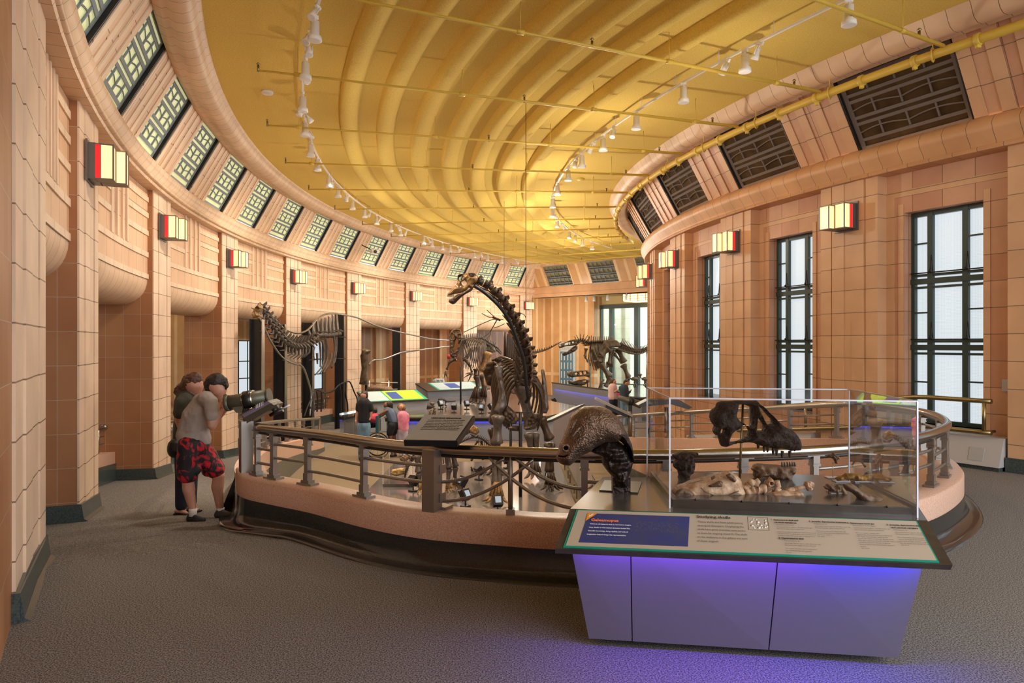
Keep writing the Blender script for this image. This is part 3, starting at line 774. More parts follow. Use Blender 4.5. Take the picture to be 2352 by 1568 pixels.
R_r = [(1955, 10, 1), (1745, 105, 0), (1720, 125, 1), (1680, 145, 0), (1583, 200, 1), (1478, 265, 1), (1428, 300, 0), (1408, 318, 1), (1390, 335, 0), (1358, 358, 1), (1345, 370, 0), (1327, 390, 1), (1306, 425, 1), (1299, 455, 1), (1299, 478, 1), (1303, 495, 0), (1310, 503, 1), (1320, 515, 0), (1341, 530, 1), (1362, 538, 1), (1390, 546, 1), (1415, 555, 1)]
along(22.55, R_r, ('large white cans on the right track', 'small white spotlights on the right track'), ('large white cylindrical spotlight on the right curved track', 'small tilted white spotlight on the right curved track'))
# main sprinkler pipe above the window wall, with couplings
rp, zp = 20.62, 5.68
r = thing('sprinkler_main', 'thick ochre sprinkler pipe curving above the window wall', 'pipe', P(rp, 3.6, zp))
g = MB(); g.tube([P(rp, 3.95-(3.95-2.75)*i/90, zp) for i in range(91)], .062, 10); g.build('pipe', M['ypipe'], r)
for i in range(26):
    t = 3.80-i*.04; g = MB(); d = (P(rp, t+.002)-P(rp, t)); c = P(rp, t, zp)
    g.tube([c-d*.8, c+d*.8], .082, 10); g.box(c+Vector((0, 0, -.09)), (.05, .05, .05)); g.build('coupling', M['ypipe'], r)
    if i % 2 == 0:
        g = MB(); g.tube([P(rp, t+.012, zp+.05), P(rp, t+.012, ZH)], .008, 5); g.tube([P(rp, t+.012, zp)+Vector((.08*math.cos(a*PI/5)*.7, .08*math.cos(a*PI/5)*.7, .09*math.sin(a*PI/5))) for a in range(10)], .012, 5, closed=True)
        g.build('hanger', M['ypipe'], r)
# branch lines crossing the hall
for i in range(14):
    t = 3.755-i*.094
    r = thing('sprinkler_branch', 'thin ochre sprinkler branch pipe crossing under the ribbed ceiling', 'pipe', P(24.5, t, 5.72), 'sprinkler branch pipes under the ceiling')
    g = MB(); g.tube([P(28.95, t, 5.72), P(20.7, t, 5.72)], [.016, .028], 6)
    g.build('pipe', M['ypipe'], r)
    for q in (28.4, 25.9, 23.6, 21.6):
        g = MB(); g.tube([P(q, t, 5.72), P(q, t, ZH)], .006, 4); g.tube([P(q-.05, t, 5.72), P(q+.05, t, 5.72)], .034, 6); g.build('hanger', M['ypipe'], r)
    for q in (29.0, 24.9, 21.3):
        g = MB(); g.tube([P(q-.05, t, 5.70), P(q-.05, t, 5.79)], .018, 6); g.lathe([(0, 0), (.03, .02), (.015, .04)], P(q-.05, t, 5.79), seg=8); g.build('sprinkler_head', M['brass'], r)
for t, rr, l in ((3.40, 28.9, 'small white smoke detector on the left of the ceiling'), (3.18, 21.9, 'round pale ceiling disc between right track and pipe')):
    g = MB(); g.lathe([(0, -.05), (.09, -.045), (.11, 0)], P(rr, t, ZH), seg=16); o = g.build('smoke_detector', M['wht'] if rr > 25 else M['ypipe'], loc=P(rr, t, ZH)); tag(o, l, 'smoke detector')
for t, rr, zlo, l in ((2.80, 25.4, 1.9, 'thin steel cable hanging straight down behind the tall neck'), (3.02, 24.9, 3.6, 'thin dark cable hanging from the ceiling')):
    pass
def cable(u, v1, Y, l):
    x = (u-1176)/F*Y; g = MB(); g.tube([(x, Y, ZH), (x, Y, EYE-(v1-788)/F*Y)], .005, 4); o = g.build('hanging_cable', M['dark']); tag(o, l, 'cable')
cable(1208, 790, 12.5, 'thin dark cable dropping straight from ceiling behind the tall neck')
cable(1158, 700, 21, 'thinner cable hanging from a ceiling hook left of the long one')

for i, (x, d) in enumerate(((3.6, .3), (4.1, .35), (5.0, .3), (6.2, .3))):
    r = thing('track_spotlight', 'small white can light hanging under the far alcove beam', 'spotlight', fw(x, d, 4.2), 'white cans under the far beam')
    g = MB(); g.lathe([(0, .1), (.07, .1), (.075, -.14), (.09, -.18)], fw(x, d, 4.2), (.1*(i % 2), .1, 1), seg=12); g.tube([fw(x, d, 4.3), fw(x, d, 4.36)], .02, 6); g.build('can', M['wht'], r)
# lights carried by the tracks, plus added fill points away from any fixture
def tl(r, t, e, tgt=None, ang=1.5, col=(1, .80, .58)):
    p = P(r, t, ZTR-.36); o = lamp('track_or_fill_lamp', 'SPOT', p, e, col, .08, spot=ang)
    aim(o, tgt if tgt else (p.x, p.y, -1)); return o
for t in (3.45, 3.2, 2.95, 2.7): tl(28.3, t, 500, tuple(P(26.2, t, 0)))
for t in (3.5, 3.2, 2.9): tl(22.55, t, 500, tuple(P(24.6, t, 0)))
def fill_point(p, e, col=(1, .88, .74)): return lamp('track_or_fill_lamp', 'POINT', p, e, col, .03)  # bare fill light added in mid-air, not a can on the track
for t, e in ((3.56, 130), (3.40, 250), (3.22, 270), (3.04, 270), (2.86, 270), (2.68, 270), (2.52, 240)):
    p = P(27.8, t, 5.62); o = lamp('track_or_fill_lamp', 'SPOT', p, e, (1, .90, .78), .10, spot=2.1, blend=1.0); aim(o, tuple(P(31.0, t-.03, 1.2)))
for t, e in ((3.58, 22), (3.42, 44), (3.24, 60), (3.06, 78), (2.88, 85), (2.70, 60)): fill_point(P(22.9, t, 4.5), e)  # added fill, brightens the ceiling from below the right track
for t, e in ((3.44, 16), (3.28, 28), (3.12, 38), (2.96, 38), (2.80, 36), (2.62, 28)): fill_point(P(27.2, t, 4.2), e)  # added fill for the left half of the ceiling
for x, d in ((1.9, -1.6), (3.4, -1.6)): fill_point(fw(x, d, 2.9), 48)  # added fill in front of the far wall, no fixture there
for t in (3.35, 3.1, 2.9): fill_point(P(RL+4.5, t, 3.2), 55)  # corridor fill, away from its wall lanterns

c = P(RL-.95, TW0-DT/2*7-.02, 5.28)
r = thing('projector', 'small white projector unit fixed across one left clerestory window', 'projector', c)
g = MB(); g.box(c, (.30, .22, .14), Matrix.Rotation(.6, 3, 'Z')); g.build('body', M['wht'], r, bevel=.01)
g = MB(); g.lathe([(.0, 0), (.06, 0), (.06, .06), (.04, .065)], c+Vector((.05, -.10, -.02)), (.3, -1, -.2), seg=14); g.build('lens', M['black'], r)
g = MB(); g.tube([c, slopeP(.55, TW0-DT/2*7-.02, .05)], .02, 6); g.build('bracket', M['dark'], r)
# ================================================================ helpers for text and organic shapes
import numpy as np
def text_mesh(txt, size, bold=0):
    cu = bpy.data.curves.new('text', 'FONT'); cu.body = txt; cu.size = size; cu.offset = bold; cu.resolution_u = 2
    o = bpy.data.objects.new('text', cu); COL.objects.link(o)
    dg = bpy.context.evaluated_depsgraph_get(); me = bpy.data.meshes.new_from_object(o.evaluated_get(dg))
    bpy.data.objects.remove(o); bpy.data.curves.remove(cu); return me
def put_text(txt, size, org, ex, ey, mtl, parent, name='lettering', bold=0, lift=.002, width=None):
    me = text_mesh(txt, size, bold); ex = Vector(ex).normalized(); ey = Vector(ey); ey = (ey-ex*ey.dot(ex)).normalized(); n = ex.cross(ey)
    k = 1
    if width and len(me.vertices): k = width/max(1e-6, max(v.co.x for v in me.vertices))
    for v in me.vertices: v.co = ex*v.co.x*k+ey*v.co.y+n*lift
    me.materials.clear(); me.materials.append(mtl)
    o = bpy.data.objects.new(name, me); COL.objects.link(o); o.location = Vector(org)
    if parent is not None: o.parent = parent; o.matrix_parent_inverse = Matrix.Translation(-world_loc(parent))
    return o
def remesh(o, vox, smooth=4, disp=None):
    m = o.modifiers.new('remesh', 'REMESH'); m.mode = 'VOXEL'; m.voxel_size = vox; m.use_smooth_shade = True
    if smooth: s = o.modifiers.new('smooth', 'SMOOTH'); s.iterations = smooth; s.factor = .5
    if disp:
        t = bpy.data.textures.new('bone_noise', 'CLOUDS'); t.noise_scale = disp[0]; d = o.modifiers.new('disp', 'DISPLACE'); d.texture = t; d.strength = disp[1]; d.mid_level = .5; d.texture_coords = 'LOCAL'
    return o
def inflate(outline, holes, depth, res=60, edge=None, noise=0, seed=0, yaw=0, px=None, flatten=1, curve=0):
    """rounded solid from a side outline (list of picture points) at distance px=Y; depth in metres"""
    pts = np.array([tuple(at(u, v, px)) for u, v in outline])[:, [0, 2]]
    hs = [np.array([tuple(at(u, v, px)) for u, v in h])[:, [0, 2]] for h in (holes or [])]
    lo, hi = pts.min(0), pts.max(0); h = max(hi-lo)/res; c = (lo+hi)/2
    nx, nz_ = int((hi[0]-lo[0])/h)+3, int((hi[1]-lo[1])/h)+3
    X, Z = np.meshgrid(lo[0]-h+np.arange(nx)*h, lo[1]-h+np.arange(nz_)*h, indexing='ij'); Q = np.stack([X.ravel(), Z.ravel()], 1)
    def inside(poly, Q):
        r = np.zeros(len(Q), bool); j = len(poly)-1
        for i in range(len(poly)):
            a, b = poly[i], poly[j]
            cnd = ((a[1] > Q[:, 1]) != (b[1] > Q[:, 1])) & (Q[:, 0] < (b[0]-a[0])*(Q[:, 1]-a[1])/((b[1]-a[1])+1e-12)+a[0]); r ^= cnd; j = i
        return r
    def near(poly, Q):
        best = np.full(len(Q), 1e9); pt = np.zeros_like(Q)
        for i in range(len(poly)):
            a, b = poly[i], poly[(i+1) % len(poly)]; d = b-a; t = np.clip(((Q-a)@d)/(d@d+1e-12), 0, 1); p = a+t[:, None]*d; e = np.hypot(*(Q-p).T)
            m = e < best; best[m] = e[m]; pt[m] = p[m]
        return best, pt
    ins = inside(pts, Q); 
    for q in hs: ins &= ~inside(q, Q)
    D, PT = near(pts, Q)
    for q in hs:
        d2, p2 = near(q, Q); m = d2 < D; D[m] = d2[m]; PT[m] = p2[m]
    ins = ins.reshape(nx, nz_); D = D.reshape(nx, nz_); PT = PT.reshape(nx, nz_, 2)
    cell = ins[:-1, :-1] & ins[1:, :-1] & ins[:-1, 1:] & ins[1:, 1:]
    use = np.zeros_like(ins)
    use[:-1, :-1] |= cell; use[1:, :-1] |= cell; use[:-1, 1:] |= cell; use[1:, 1:] |= cell
    full = np.zeros_like(ins); full[1:-1, 1:-1] = cell[:-1, :-1] & cell[1:, :-1] & cell[:-1, 1:] & cell[1:, 1:]
    E_ = edge or depth*.5; rnd = np.random.RandomState(seed); g = MB(); idf = {}; idb = {}
    CN = max(4, res//11); nzg = rnd.rand(nx//CN+3, nz_//CN+3); noise = noise*.8
    rm = Matrix.Rotation(yaw, 3, 'Z')
    for i in range(nx):
        for j in range(nz_):
            if not use[i, j]: continue
            x, z = X[i, j], Z[i, j]; bd = not full[i, j]
            if bd and D[i, j] < h*1.3: x, z = PT[i, j]
            k = min(D[i, j]/E_, 1); th = 0 if bd else depth/2*math.sqrt(1-(1-k)**2)*flatten
            if noise and not bd:
                a, b = i/CN, j/CN; ia, ib = int(a), int(b); fa, fb = a-ia, b-ib; fa = fa*fa*(3-2*fa); fb = fb*fb*(3-2*fb)
                nv = nzg[ia, ib]*(1-fa)*(1-fb)+nzg[ia+1, ib]*fa*(1-fb)+nzg[ia, ib+1]*(1-fa)*fb+nzg[ia+1, ib+1]*fa*fb
                th *= 1+noise*(nv-.5)*2
            bend = curve*((x-c[0])**2)
            for sg, dct in ((-1, idf), (1, idb)):
                if bd and sg == 1: idb[i, j] = idf[i, j]; continue
                p = rm @ Vector((x-c[0], sg*th+bend, z-c[1])); dct[i, j] = len(g.v); g.v.append(p+Vector((c[0], px, c[1])))
    for i in range(nx-1):
        for j in range(nz_-1):
            if cell[i, j]:
                g.face([idf[i, j], idf[i+1, j], idf[i+1, j+1], idf[i, j+1]], None, True); g.face([idb[i, j], idb[i, j+1], idb[i+1, j+1], idb[i+1, j]], None, True)
    return g
def cp(x0, y0, s):        # reader for coordinates measured in a magnified crop
    return lambda pts: [(x0+a/s, y0+b/s) for a, b in pts]
def blob(caps, name, mtl, parent, vox, smooth=4, disp=None, seg=10):
    """caps: list of (p, q, r0, r1) tapered capsules fused into one continuous skin"""
    g = MB()
    for p, q, a, b in caps:
        p = Vector(p); q = Vector(q)
        g.tube([p, q], [a, b], seg); g.ball(p, a, seg=seg, rings=6); g.ball(q, b, seg=seg, rings=6)
    o = g.build(name, mtl, parent); remesh(o, vox, smooth, disp); return o

# ================================================================ GUARD RAIL on the parapet
RZ = .92
gr = thing('guard_rail', 'bronze tube guard rail following the curved parapet round the overlook', 'railing', on_path(s_at_u(1170, S_ST, 8), 0, CT)[0])
g = MB(); n = 120; g.tube([on_path(S_ST+.02+(cum[-1]-S_ST-.02)*i/n, 0, RZ)[0] for i in range(n+1)], .043, 14); g.build('handrail', M['rail'], gr)
g = MB(); g.tube([on_path(S_ST+.02+(cum[-1]-S_ST-.02)*i/n, 0, RZ-.05)[0] for i in range(n+1)], .016, 4); g.build('rail_bracket', M['dark'], gr)
M['postm'] = mat('grey_bronze_post', (.30, .27, .235), .38, metal=.85, bump=(50, .05))
def post(s, parent, wide=False, z0=CT, z1=RZ-.04, pos=None, d=None):
    if pos is None: pos, d = on_path(s)
    d = Vector((d.x, d.y, 0)).normalized(); n_ = Vector((d.y, -d.x, 0)); m = Matrix((d, n_, Vector((0, 0, 1)))).transposed(); g = MB()
    if wide:
        g.box(pos+n_*.06+Vector((0, 0, (z0-.01+z1+.05)/2)), (.11, .13, z1-z0+.05), m); g.box(pos-n_*.04+Vector((0, 0, z0+.012)), (.2, .12, .024), m)
        for z in (z0+.1, z1-.12): g.box(pos+d*.06+Vector((0, 0, z)), (.012, .09, .07), m)
    else:
        g.box(pos+Vector((0, 0, z0+.01)), (.20, .10, .02), m); g.box(pos+Vector((0, 0, z0+.03)), (.11, .075, .03), m); g.box(pos+Vector((0, 0, z0+.07)), (.062, .062, .08), m)
        g.box(pos+Vector((0, 0, (z0+z1)/2)), (.048, .048, z1-z0), m); g.box(pos+Vector((0, 0, z1-.07)), (.072, .066, .018), m); g.box(pos+Vector((0, 0, z1-.03)), (.062, .058, .06), m)
        g.box(pos+Vector((0, 0, z1+.005)), (.16, .05, .012), m)
    return g.build('post', M['postm'], parent)
sp = [S_ST+.03]+[s_at_u(u, S_ST, 8) for u in (629, 706, 835)]+[s_at_u(1001, S_ST, 8)]
sX = s_at_u(1171, S_ST, 8); sR = s_at_u(1343, S_ST, 8)
for s in sp[:4]: post(s, gr)
post(sp[4], gr, True); post(sR, gr)
rest = [sR+.62*i for i in range(1, 40) if sR+.62*i < cum[-1]-.2]+[cum[-1]-.02]
for s in rest: post(s, gr)
def bar(s0, s1, z0, z1, parent, k=6):
    g = MB(); g.tube([on_path(s0+(s1-s0)*i/k, 0, z0+(z1-z0)*i/k)[0] for i in range(k+1)], .0145, 6); return g.build('bar', M['postm'], parent)
allp = sp+[None]+[sR]+rest
seq = [(sp[0], sp[1], 0), (sp[1], sp[2], 1), (sp[2], sp[3], 0), (sp[3], sp[4], 1)]
for i, (a, b) in enumerate(zip([sR]+rest[:-1], rest)): 
    seq.append((a, b, i % 2))
for i, (a, b, h) in enumerate(seq):
    for z in ((.71, .565) if h == 0 else (.775, .642)): bar(a, b, z, z, gr)
g = MB()
p_, d_ = on_path(sX); g.tube([p_+Vector((0, 0, CT)), p_+Vector((0, 0, RZ))], .019, 4); g.box(p_+Vector((0, 0, CT+.02)), (.07, .07, .05)); g.build('post', M['postm'], gr)
for side in (0, 1):
    s0, sc_ = (sp[4], sX) if side == 0 else (sR, sX); L = sc_-s0
    for z0, f1 in ((.50, 1.30), (.655, .93)):
        k_ = ((RZ-.045)-z0)/(f1**2.0); g = MB(); g.tube([on_path(s0+L*f1*i/16, .0, z0+k_*(f1*i/16)**2.0)[0] for i in range(17)], .0145, 6); g.build('curved_bar', M['postm'], gr)
# ramp rails
def ramp_rail(r, t0, t1, label, x_every=3):
    R_ = thing('guard_rail', label, 'railing', P(r, (t0+t1)/2, -.5)); n = 50
    zt = lambda t: RZ+fz(t)
    g = MB(); L = [P(r, t0+(t1-t0)*i/n, zt(t0+(t1-t0)*i/n)) for i in range(n+1)]
    e = L[-1]; L += [e+Vector((0, .08, -.03)), e+Vector((0, .10, -.12)), e+Vector((0, .06, -.48))]
    g.tube(L, .038, 10); g.build('handrail', M['steel'], R_)
    m = int(abs(t1-t0)*r/.85)
    ts = [t0+(t1-t0)*(i+.3)/m for i in range(m)]
    for i, t in enumerate(ts):
        a = P(r, t); d = P(r, t-.01)-a; post(0, R_, z0=CT+fz(t), z1=RZ-.04+fz(t), pos=a, d=d)
        if i < m-1:
            for z in ((.71, .565) if i % 2 else (.775, .642)):
                g = MB(); g.tube([P(r, t, z+fz(t)), P(r, ts[i+1], z+fz(ts[i+1]))], .014, 5); g.build('bar', M['postm'], R_)
    return R_
ramp_rail(29.1, 3.54, 3.135, 'grey metal ramp rail running down along the left wall ramp')
ramp_rail(21.3, rt-.008, 3.135, 'grey metal ramp rail below the window wall, seen behind the glass case')
# corridor rails in the left openings
for i, (ta, tb) in enumerate(bays[:5]):
    R_ = thing('opening_rail', ['grey tube rail end in the opening right of the nearest pier', 'grey tube rail with round end in the opening past the second pier', 'low rail in the opening behind the olive shirt woman', 'low rail in the opening behind the telescope', 'low rail in the opening behind the hanging skeleton'][i], 'railing', P(RL+.77, (ta+tb)/2, .5+fz((ta+tb)/2)))
    g = MB(); g.tube([P(RL+.77, ta-.003-(ta-tb-.006)*j/8, .93+fz(ta-.003-(ta-tb-.006)*j/8)) for j in range(9)], .035, 8); g.ball(P(RL+.77, tb+.003, .93+fz(tb+.003)), .055, seg=10, rings=6); g.build('handrail', M['steel'], R_)
    for j in range(5):
        t = ta-(ta-tb)*(j+.5)/5; g = MB(); g.tube([P(RL+.77, t, .5+fz(t)), P(RL+.77, t, .93+fz(t))], .02, 5); g.build('post', M['steel'], R_)
    for z in (.65, .78):
        g = MB(); g.tube([P(RL+.77, ta-.003-(ta-tb-.006)*j/8, z+fz(ta-.003-(ta-tb-.006)*j/8)) for j in range(9)], .012, 5); g.build('bar', M['steel'], R_)
# brass window rail, heater cover, wall plate
t1_, t2_ = 3.668, 3.40
R_ = thing('window_rail', 'old brass double handrail in front of the largest right window', 'railing', P(RR+.05, 3.6, .4))
for z in (.96, .52):
    g = MB(); g.tube([P(RR+.06, t1_-.003-(t1_-t2_)*j/24, z+fz(t1_-(t1_-t2_)*j/24)) for j in range(25)], .034, 8); g.build('tube', M['brass'], R_)
for t in (t1_-.008, 3.6, 3.5, 3.42):
    g = MB(); g.tube([P(RR+.06, t, .52+fz(t)), P(RR+.06, t, .96+fz(t))], .026, 8); g.build('post', M['brass'], R_)
    g = MB(); g.tube([P(RR+.06, t, .52+fz(t)), P(RR-.25, t, .52+fz(t))], .02, 6); g.build('wall_bracket', M['brass'], R_)
g = MB(); g.sweep([(RR-.19, .06), (RR+.16, .06), (RR+.02, .45), (RR-.19, .46)], 3.672, 3.578, 4, closed=True, caps=True)
M['heat'] = mat('grey_enamel', (.45, .43, .42), .5)
ho = thing('heater_cover', 'grey metal heater cover with sloping front under the largest window', 'heater', P(RR, 3.62, .06)); g.build('casing', M['heat'], ho)
g = MB(); g.blk(RR-.18, RR+.12, 3.671, 3.579, 0, .07, n=2); g.build('plinth', M['base'], ho)
g = MB(); g.hexa([P(RR+.142, 3.661, .12), P(RR+.142, 3.651, .12), P(RR+.10, 3.651, .12), P(RR+.10, 3.661, .12), P(RR+.085, 3.661, .30), P(RR+.085, 3.651, .30), P(RR+.05, 3.651, .30), P(RR+.05, 3.661, .30)]); g.build('access_door', mat('grey_enamel_door', (.40, .385, .375), .5), ho)
for i, (k, x) in enumerate(((2, 0), (3, 0))):
    a = S0-DT*k+WR; b = S0-DT*(k-1); c = (a+b)/2
    g = MB(); g.sweep([(RR-.19, .06), (RR+.16, .06), (RR+.02, .45), (RR-.19, .46)], c+.04, c-.04, 4, closed=True, caps=True, zf=fz)
    ho = thing('heater_cover', ['grey heater cover on the ramp below the second window', 'grey heater cover on the ramp below the third window'][i], 'heater', P(RR, c, fz(c))); g.build('casing', M['heat'], ho)
g = MB(); c = P(RRp+.015, 3.668, 1.18); tdir = (P(RRp, 3.678)-P(RRp, 3.668)).normalized(); nd = (c-Vector((CX, CY, c.z))).normalized()
g.box(c, (.10, .02, .17), Matrix((tdir, nd, Vector((0, 0, 1)))).transposed()); o = g.build('wall_plate', mat('zinc_plate', (.5, .5, .49), .4, metal=.6), loc=c); tag(o, 'small square zinc plate on the terracotta wall right of the largest window', 'wall plate')
g = MB(); g.poly([(-3.55, 4.2, .004), (-3.35, 4.2, .004), (-3.1, 5.35, .004), (-3.7, 5.6, .004)]); 
# ================================================================ SIGN on the rail
BL = Vector((-.830, 5.46, 1.03)); e1 = Vector((.415, -.035, -.002)); e2 = Vector((.115, .37, .155)); nn = e1.cross(e2).normalized()
if nn.z < 0: nn = -nn
sg = thing('rail_sign', 'tilted grey reading panel on herding mounted on the bronze rail', 'sign', BL+e1/2+e2/2-Vector((0, 0, .1)))
M['signp'] = mat('taupe_panel', (.34, .31, .27), .6, spec=.2)
g = MB(); g.hexa([BL-nn*.055, BL+e1-nn*.055, BL+e1+e2-nn*.055, BL+e2-nn*.055, BL, BL+e1, BL+e1+e2, BL+e2]); g.build('tray', M['black'], sg, bevel=.004)
a, b = BL+e1*.012+e2*.012, BL+e1*.955+e2*.99
g = MB(); g.hexa([a, BL+e1*.955+e2*.012, b, BL+e1*.012+e2*.99, a+nn*.004, BL+e1*.955+e2*.012+nn*.004, b+nn*.004, BL+e1*.012+e2*.99+nn*.004]); g.build('panel', M['signp'], sg)
M['ink'] = mat('dark_ink', (.03, .025, .02), .6); M['inkW'] = mat('white_ink', (.8, .8, .85), .6); M['inkO'] = mat('orange_ink', (.9, .24, .08), .6)
W1 = BL+nn*.004
put_text('HERDING BEHAVIOR', .026, W1+e1*.20+e2*.83, e1, e2, M['ink'], sg, bold=.0022)
for i, (ln, w_) in enumerate((('Fossils showing the footprints of many', .30), ('animals moving together in the same', .29), ('direction suggest that some dinosaurs', .295), ('traveled in herds. They may have migrated', .31), ('great distances to find new sources of', .285), ('food and water. Gathering in large groups', .30), ('also provided a defense against predators.', .30))):
    put_text(ln, .019, W1+e1*.165+e2*(.75-i*.062), e1, e2, M['ink'], sg, width=w_, bold=.0006)
# ================================================================ DISPLAY CABINET
M['cabtop'] = mat('dark_laminate_top', (.075, .068, .06), .2, noise=(6, (.11, .10, .09), 4), coat=.15)
M['cabgrey'] = mat('grey_laminate', (.165, .15, .16), .42)
M['cabdark'] = mat('dark_wood_end', (.045, .035, .028), .3, noise=(9, (.07, .055, .04), 3))
M['readp'] = mat('beige_label_panel', (.50, .42, .33), .45); M['teal'] = mat('teal_edge', (.0, .30, .22), .4); M['navy'] = mat('navy_panel', (.03, .045, .22), .45, noise=(5, (.05, .06, .16), 3)); M['orange'] = mat('orange_corner', (.85, .32, .01), .5)
TZ = .83
FL, FR_, BRr, BLb = Vector((.331, 4.057, TZ)), Vector((2.204, 3.788, TZ)), Vector((2.711, 4.99, TZ)), Vector((.640, 5.02, TZ))
cab = thing('display_cabinet', 'grey exhibit cabinet with slanted label panel and purple underlighting in the foreground', 'cabinet', (1.35, 4.4, 0))
z3 = Vector((0, 0, .035))
g = MB(); g.hexa([FL-z3, FR_-z3, BRr-z3, BLb-z3, FL, FR_, BRr, BLb]); g.build('worktop', M['cabtop'], cab)
RLo = Vector((.227, 3.753, .69)); RRo = RLo+(FR_-FL)*((2.147-.227)/(2.204-.331))
RRo.y -= .0
g = MB(); dn = Vector((0, .02, -.03))
g.hexa([RLo+dn, RRo+dn, FR_+dn, FL+dn, RLo, RRo, FR_, FL]); g.build('reader_rail', M['cabdark'], cab)
eU = (FR_-FL); eV0 = FL-RLo
def rp_(u, v): return (RLo.lerp(RRo, u)).lerp(FL.lerp(FR_, u), v)
nr = (RRo-RLo).cross(FL-RLo).normalized(); nr = nr if nr.z > 0 else -nr
def rquad(g, u0, u1, v0, v1, l, sk=0): g.hexa([rp_(u0, v0), rp_(u1, v0), rp_(u1-sk, v1), rp_(u0-sk, v1), rp_(u0, v0)+nr*l, rp_(u1, v0)+nr*l, rp_(u1-sk, v1)+nr*l, rp_(u0-sk, v1)+nr*l])
g = MB(); rquad(g, .020, .970, .03, .97, .004); g.build('panel_edge', M['teal'], cab)
g = MB(); rquad(g, .026, .966, .07, .95, .006); pl = g.build('label_panel', M['readp'], cab)
g = MB(); rquad(g, .058, .350, .15, .87, .0075); g.build('navy_field', M['navy'], cab)
g = MB(); a = rp_(.058, .87)+nr*.0095; g.poly([a, rp_(.086, .87)+nr*.0095, rp_(.058, .66)+nr*.0095]); g.build('corner_flash', M['orange'], cab)
g = MB(); q = [(.061, .83), (.066, .80), (.070, .845), (.076, .855), (.073, .815), (.067, .775), (.061, .765), (.064, .79)]; g.poly([rp_(x, y)+nr*.0105 for x, y in q]); g.build('bird_mark', M['inkW'], cab)
ev = FL-RLo
put_text('Galeamopus', .030, rp_(.074, .66)+nr*.0095, eU, ev, M['inkO'], cab, bold=.0012)
for i, (ln, w_) in enumerate((('Without soft tissue to look at, we have to imagine', .222), ('many details of what extinct dinosaurs looked like.', .222), ('Scientific knowledge, living reptiles, and a bit of', .214), ('imagination helped design this representation.', .208))):
    put_text(ln, .0145, rp_(.074, .575-i*.085)+nr*.0095, eU, ev, M['inkW'], cab, bold=.0004, width=w_)
g = MB(); rnd = random.Random(5)
for i in range(150):
    u = .205+.115*rnd.random(); v = .46+.24*rnd.random(); u = round(u/.0025)*.0025; v = round(v/.03)*.03; g.ball(rp_(u, v)+nr*.0075, .0013, seg=5, rings=3)
g.build('braille', mat('braille_dots', (.35, .25, .3), .5), cab)
put_text('Studying skulls', .031, rp_(.370, .84)+nr*.0085, eU, ev, M['ink'], cab, bold=.0006)
M['inkG'] = mat('grey_ink', (.10, .08, .06), .6)
for i, (ln, w_) in enumerate((('These skulls are from plant-eating', .235), ('sauropod dinosaurs. Displaying the', .24), ('skulls here gives scientists easy access', .247), ('to them for ongoing research. The skulls', .255), ('on the skeletons in this gallery are casts', .255), ('of these originals.', .112))):
    put_text(ln, .0225, rp_(.374, .72-i*.092)+nr*.0085, eU, ev, M['inkG'], cab, width=w_)
g = MB()
for a, b in (((.512, .92), (.567, .92)), ((.512, .60), (.567, .60)), ((.512, .60), (.512, .92)), ((.567, .60), (.567, .92))): g.bar(rp_(*a)+nr*.006, rp_(*b)+nr*.006, .0025, .001)
g.build('key_frame', M['inkG'], cab)
g = MB(); rnd = random.Random(8)
for i in range(22): 
    c = rp_(.517+.045*rnd.random(), .64+.24*rnd.random())+nr*.006; s = .004+.006*rnd.random(); g.lathe([(0, .001), (s, 0)], c, nr, seg=7)
g.build('key_drawing', mat('key_white', (.8, .78, .72), .6), cab)
cols = [(.585, .87, ['1  Apatosaurus skull and', '    cervical vertebrae'], 'Apatosaurus louisae', ['Late Jurassic Period, approx. 150 million years ago', 'Morrison Formation, Carbon County, Utah', '', 'Apatosaurus skulls are quite rare, and this one is very', 'well preserved. It is distinctive, and researchers are', 'excited to study skulls which help us understand the', 'dinosaur\'s appearance and anatomy.', 'CMC VP7180']),
        (.598, .43, ['2  Camarasaurus skull'], 'Camarasaurus sp.', ['Late Jurassic Period, approx. 150 million years ago', 'Morrison Formation, Bighorn County, Wyoming', '', 'Two toothed sauropods, such as Camarasaurus,', 'have extremely large nasal openings.', 'On loan']),
        (.688, .86, ['3  Juvenile diplodocine braincase'], 'Diplodocus sp.', ['Late Jurassic Period, approx. 150 million years ago', 'Morrison Formation, Carbon County, Montana', '', 'This braincase preserves details that help', 'scientists understand the evolutionary history', 'of sensory abilities.', 'CMC VP8300']),
        (.790, .85, ['4  Galeamopus lower jaw'], 'Galeamopus cf. G. pabsti', ['Late Jurassic Period, approx. 150 million years ago', 'Morrison Formation, Carbon County, Montana', '', 'When our museum\'s scientists were', 'digging fossils, they found that many of the bones', 'were nearby. They had either washed or been', 'moved many millions of years ago. Because of this,', 'they didn\'t expect to discover its fragile skull. It was a', 'wonderful surprise for the team to discover', 'pieces of skull as they excavated the dinosaur\'s', 'forearm.', 'CMC VP14128']),
        (.893, .84, ['5  Juvenile diplodocine skull', '    and cervical vertebra'], 'Diplodocus sp.', ['Late Jurassic Period, approx. 150 million years ago', 'Morrison Formation, Carbon County, Montana', '', 'This is the smallest diplodocine skull known to', 'science. The teeth of this animal are different', 'from those of larger specimens, suggesting', 'that the animal\'s diet changed as it grew.', 'CMC VP14128'])]
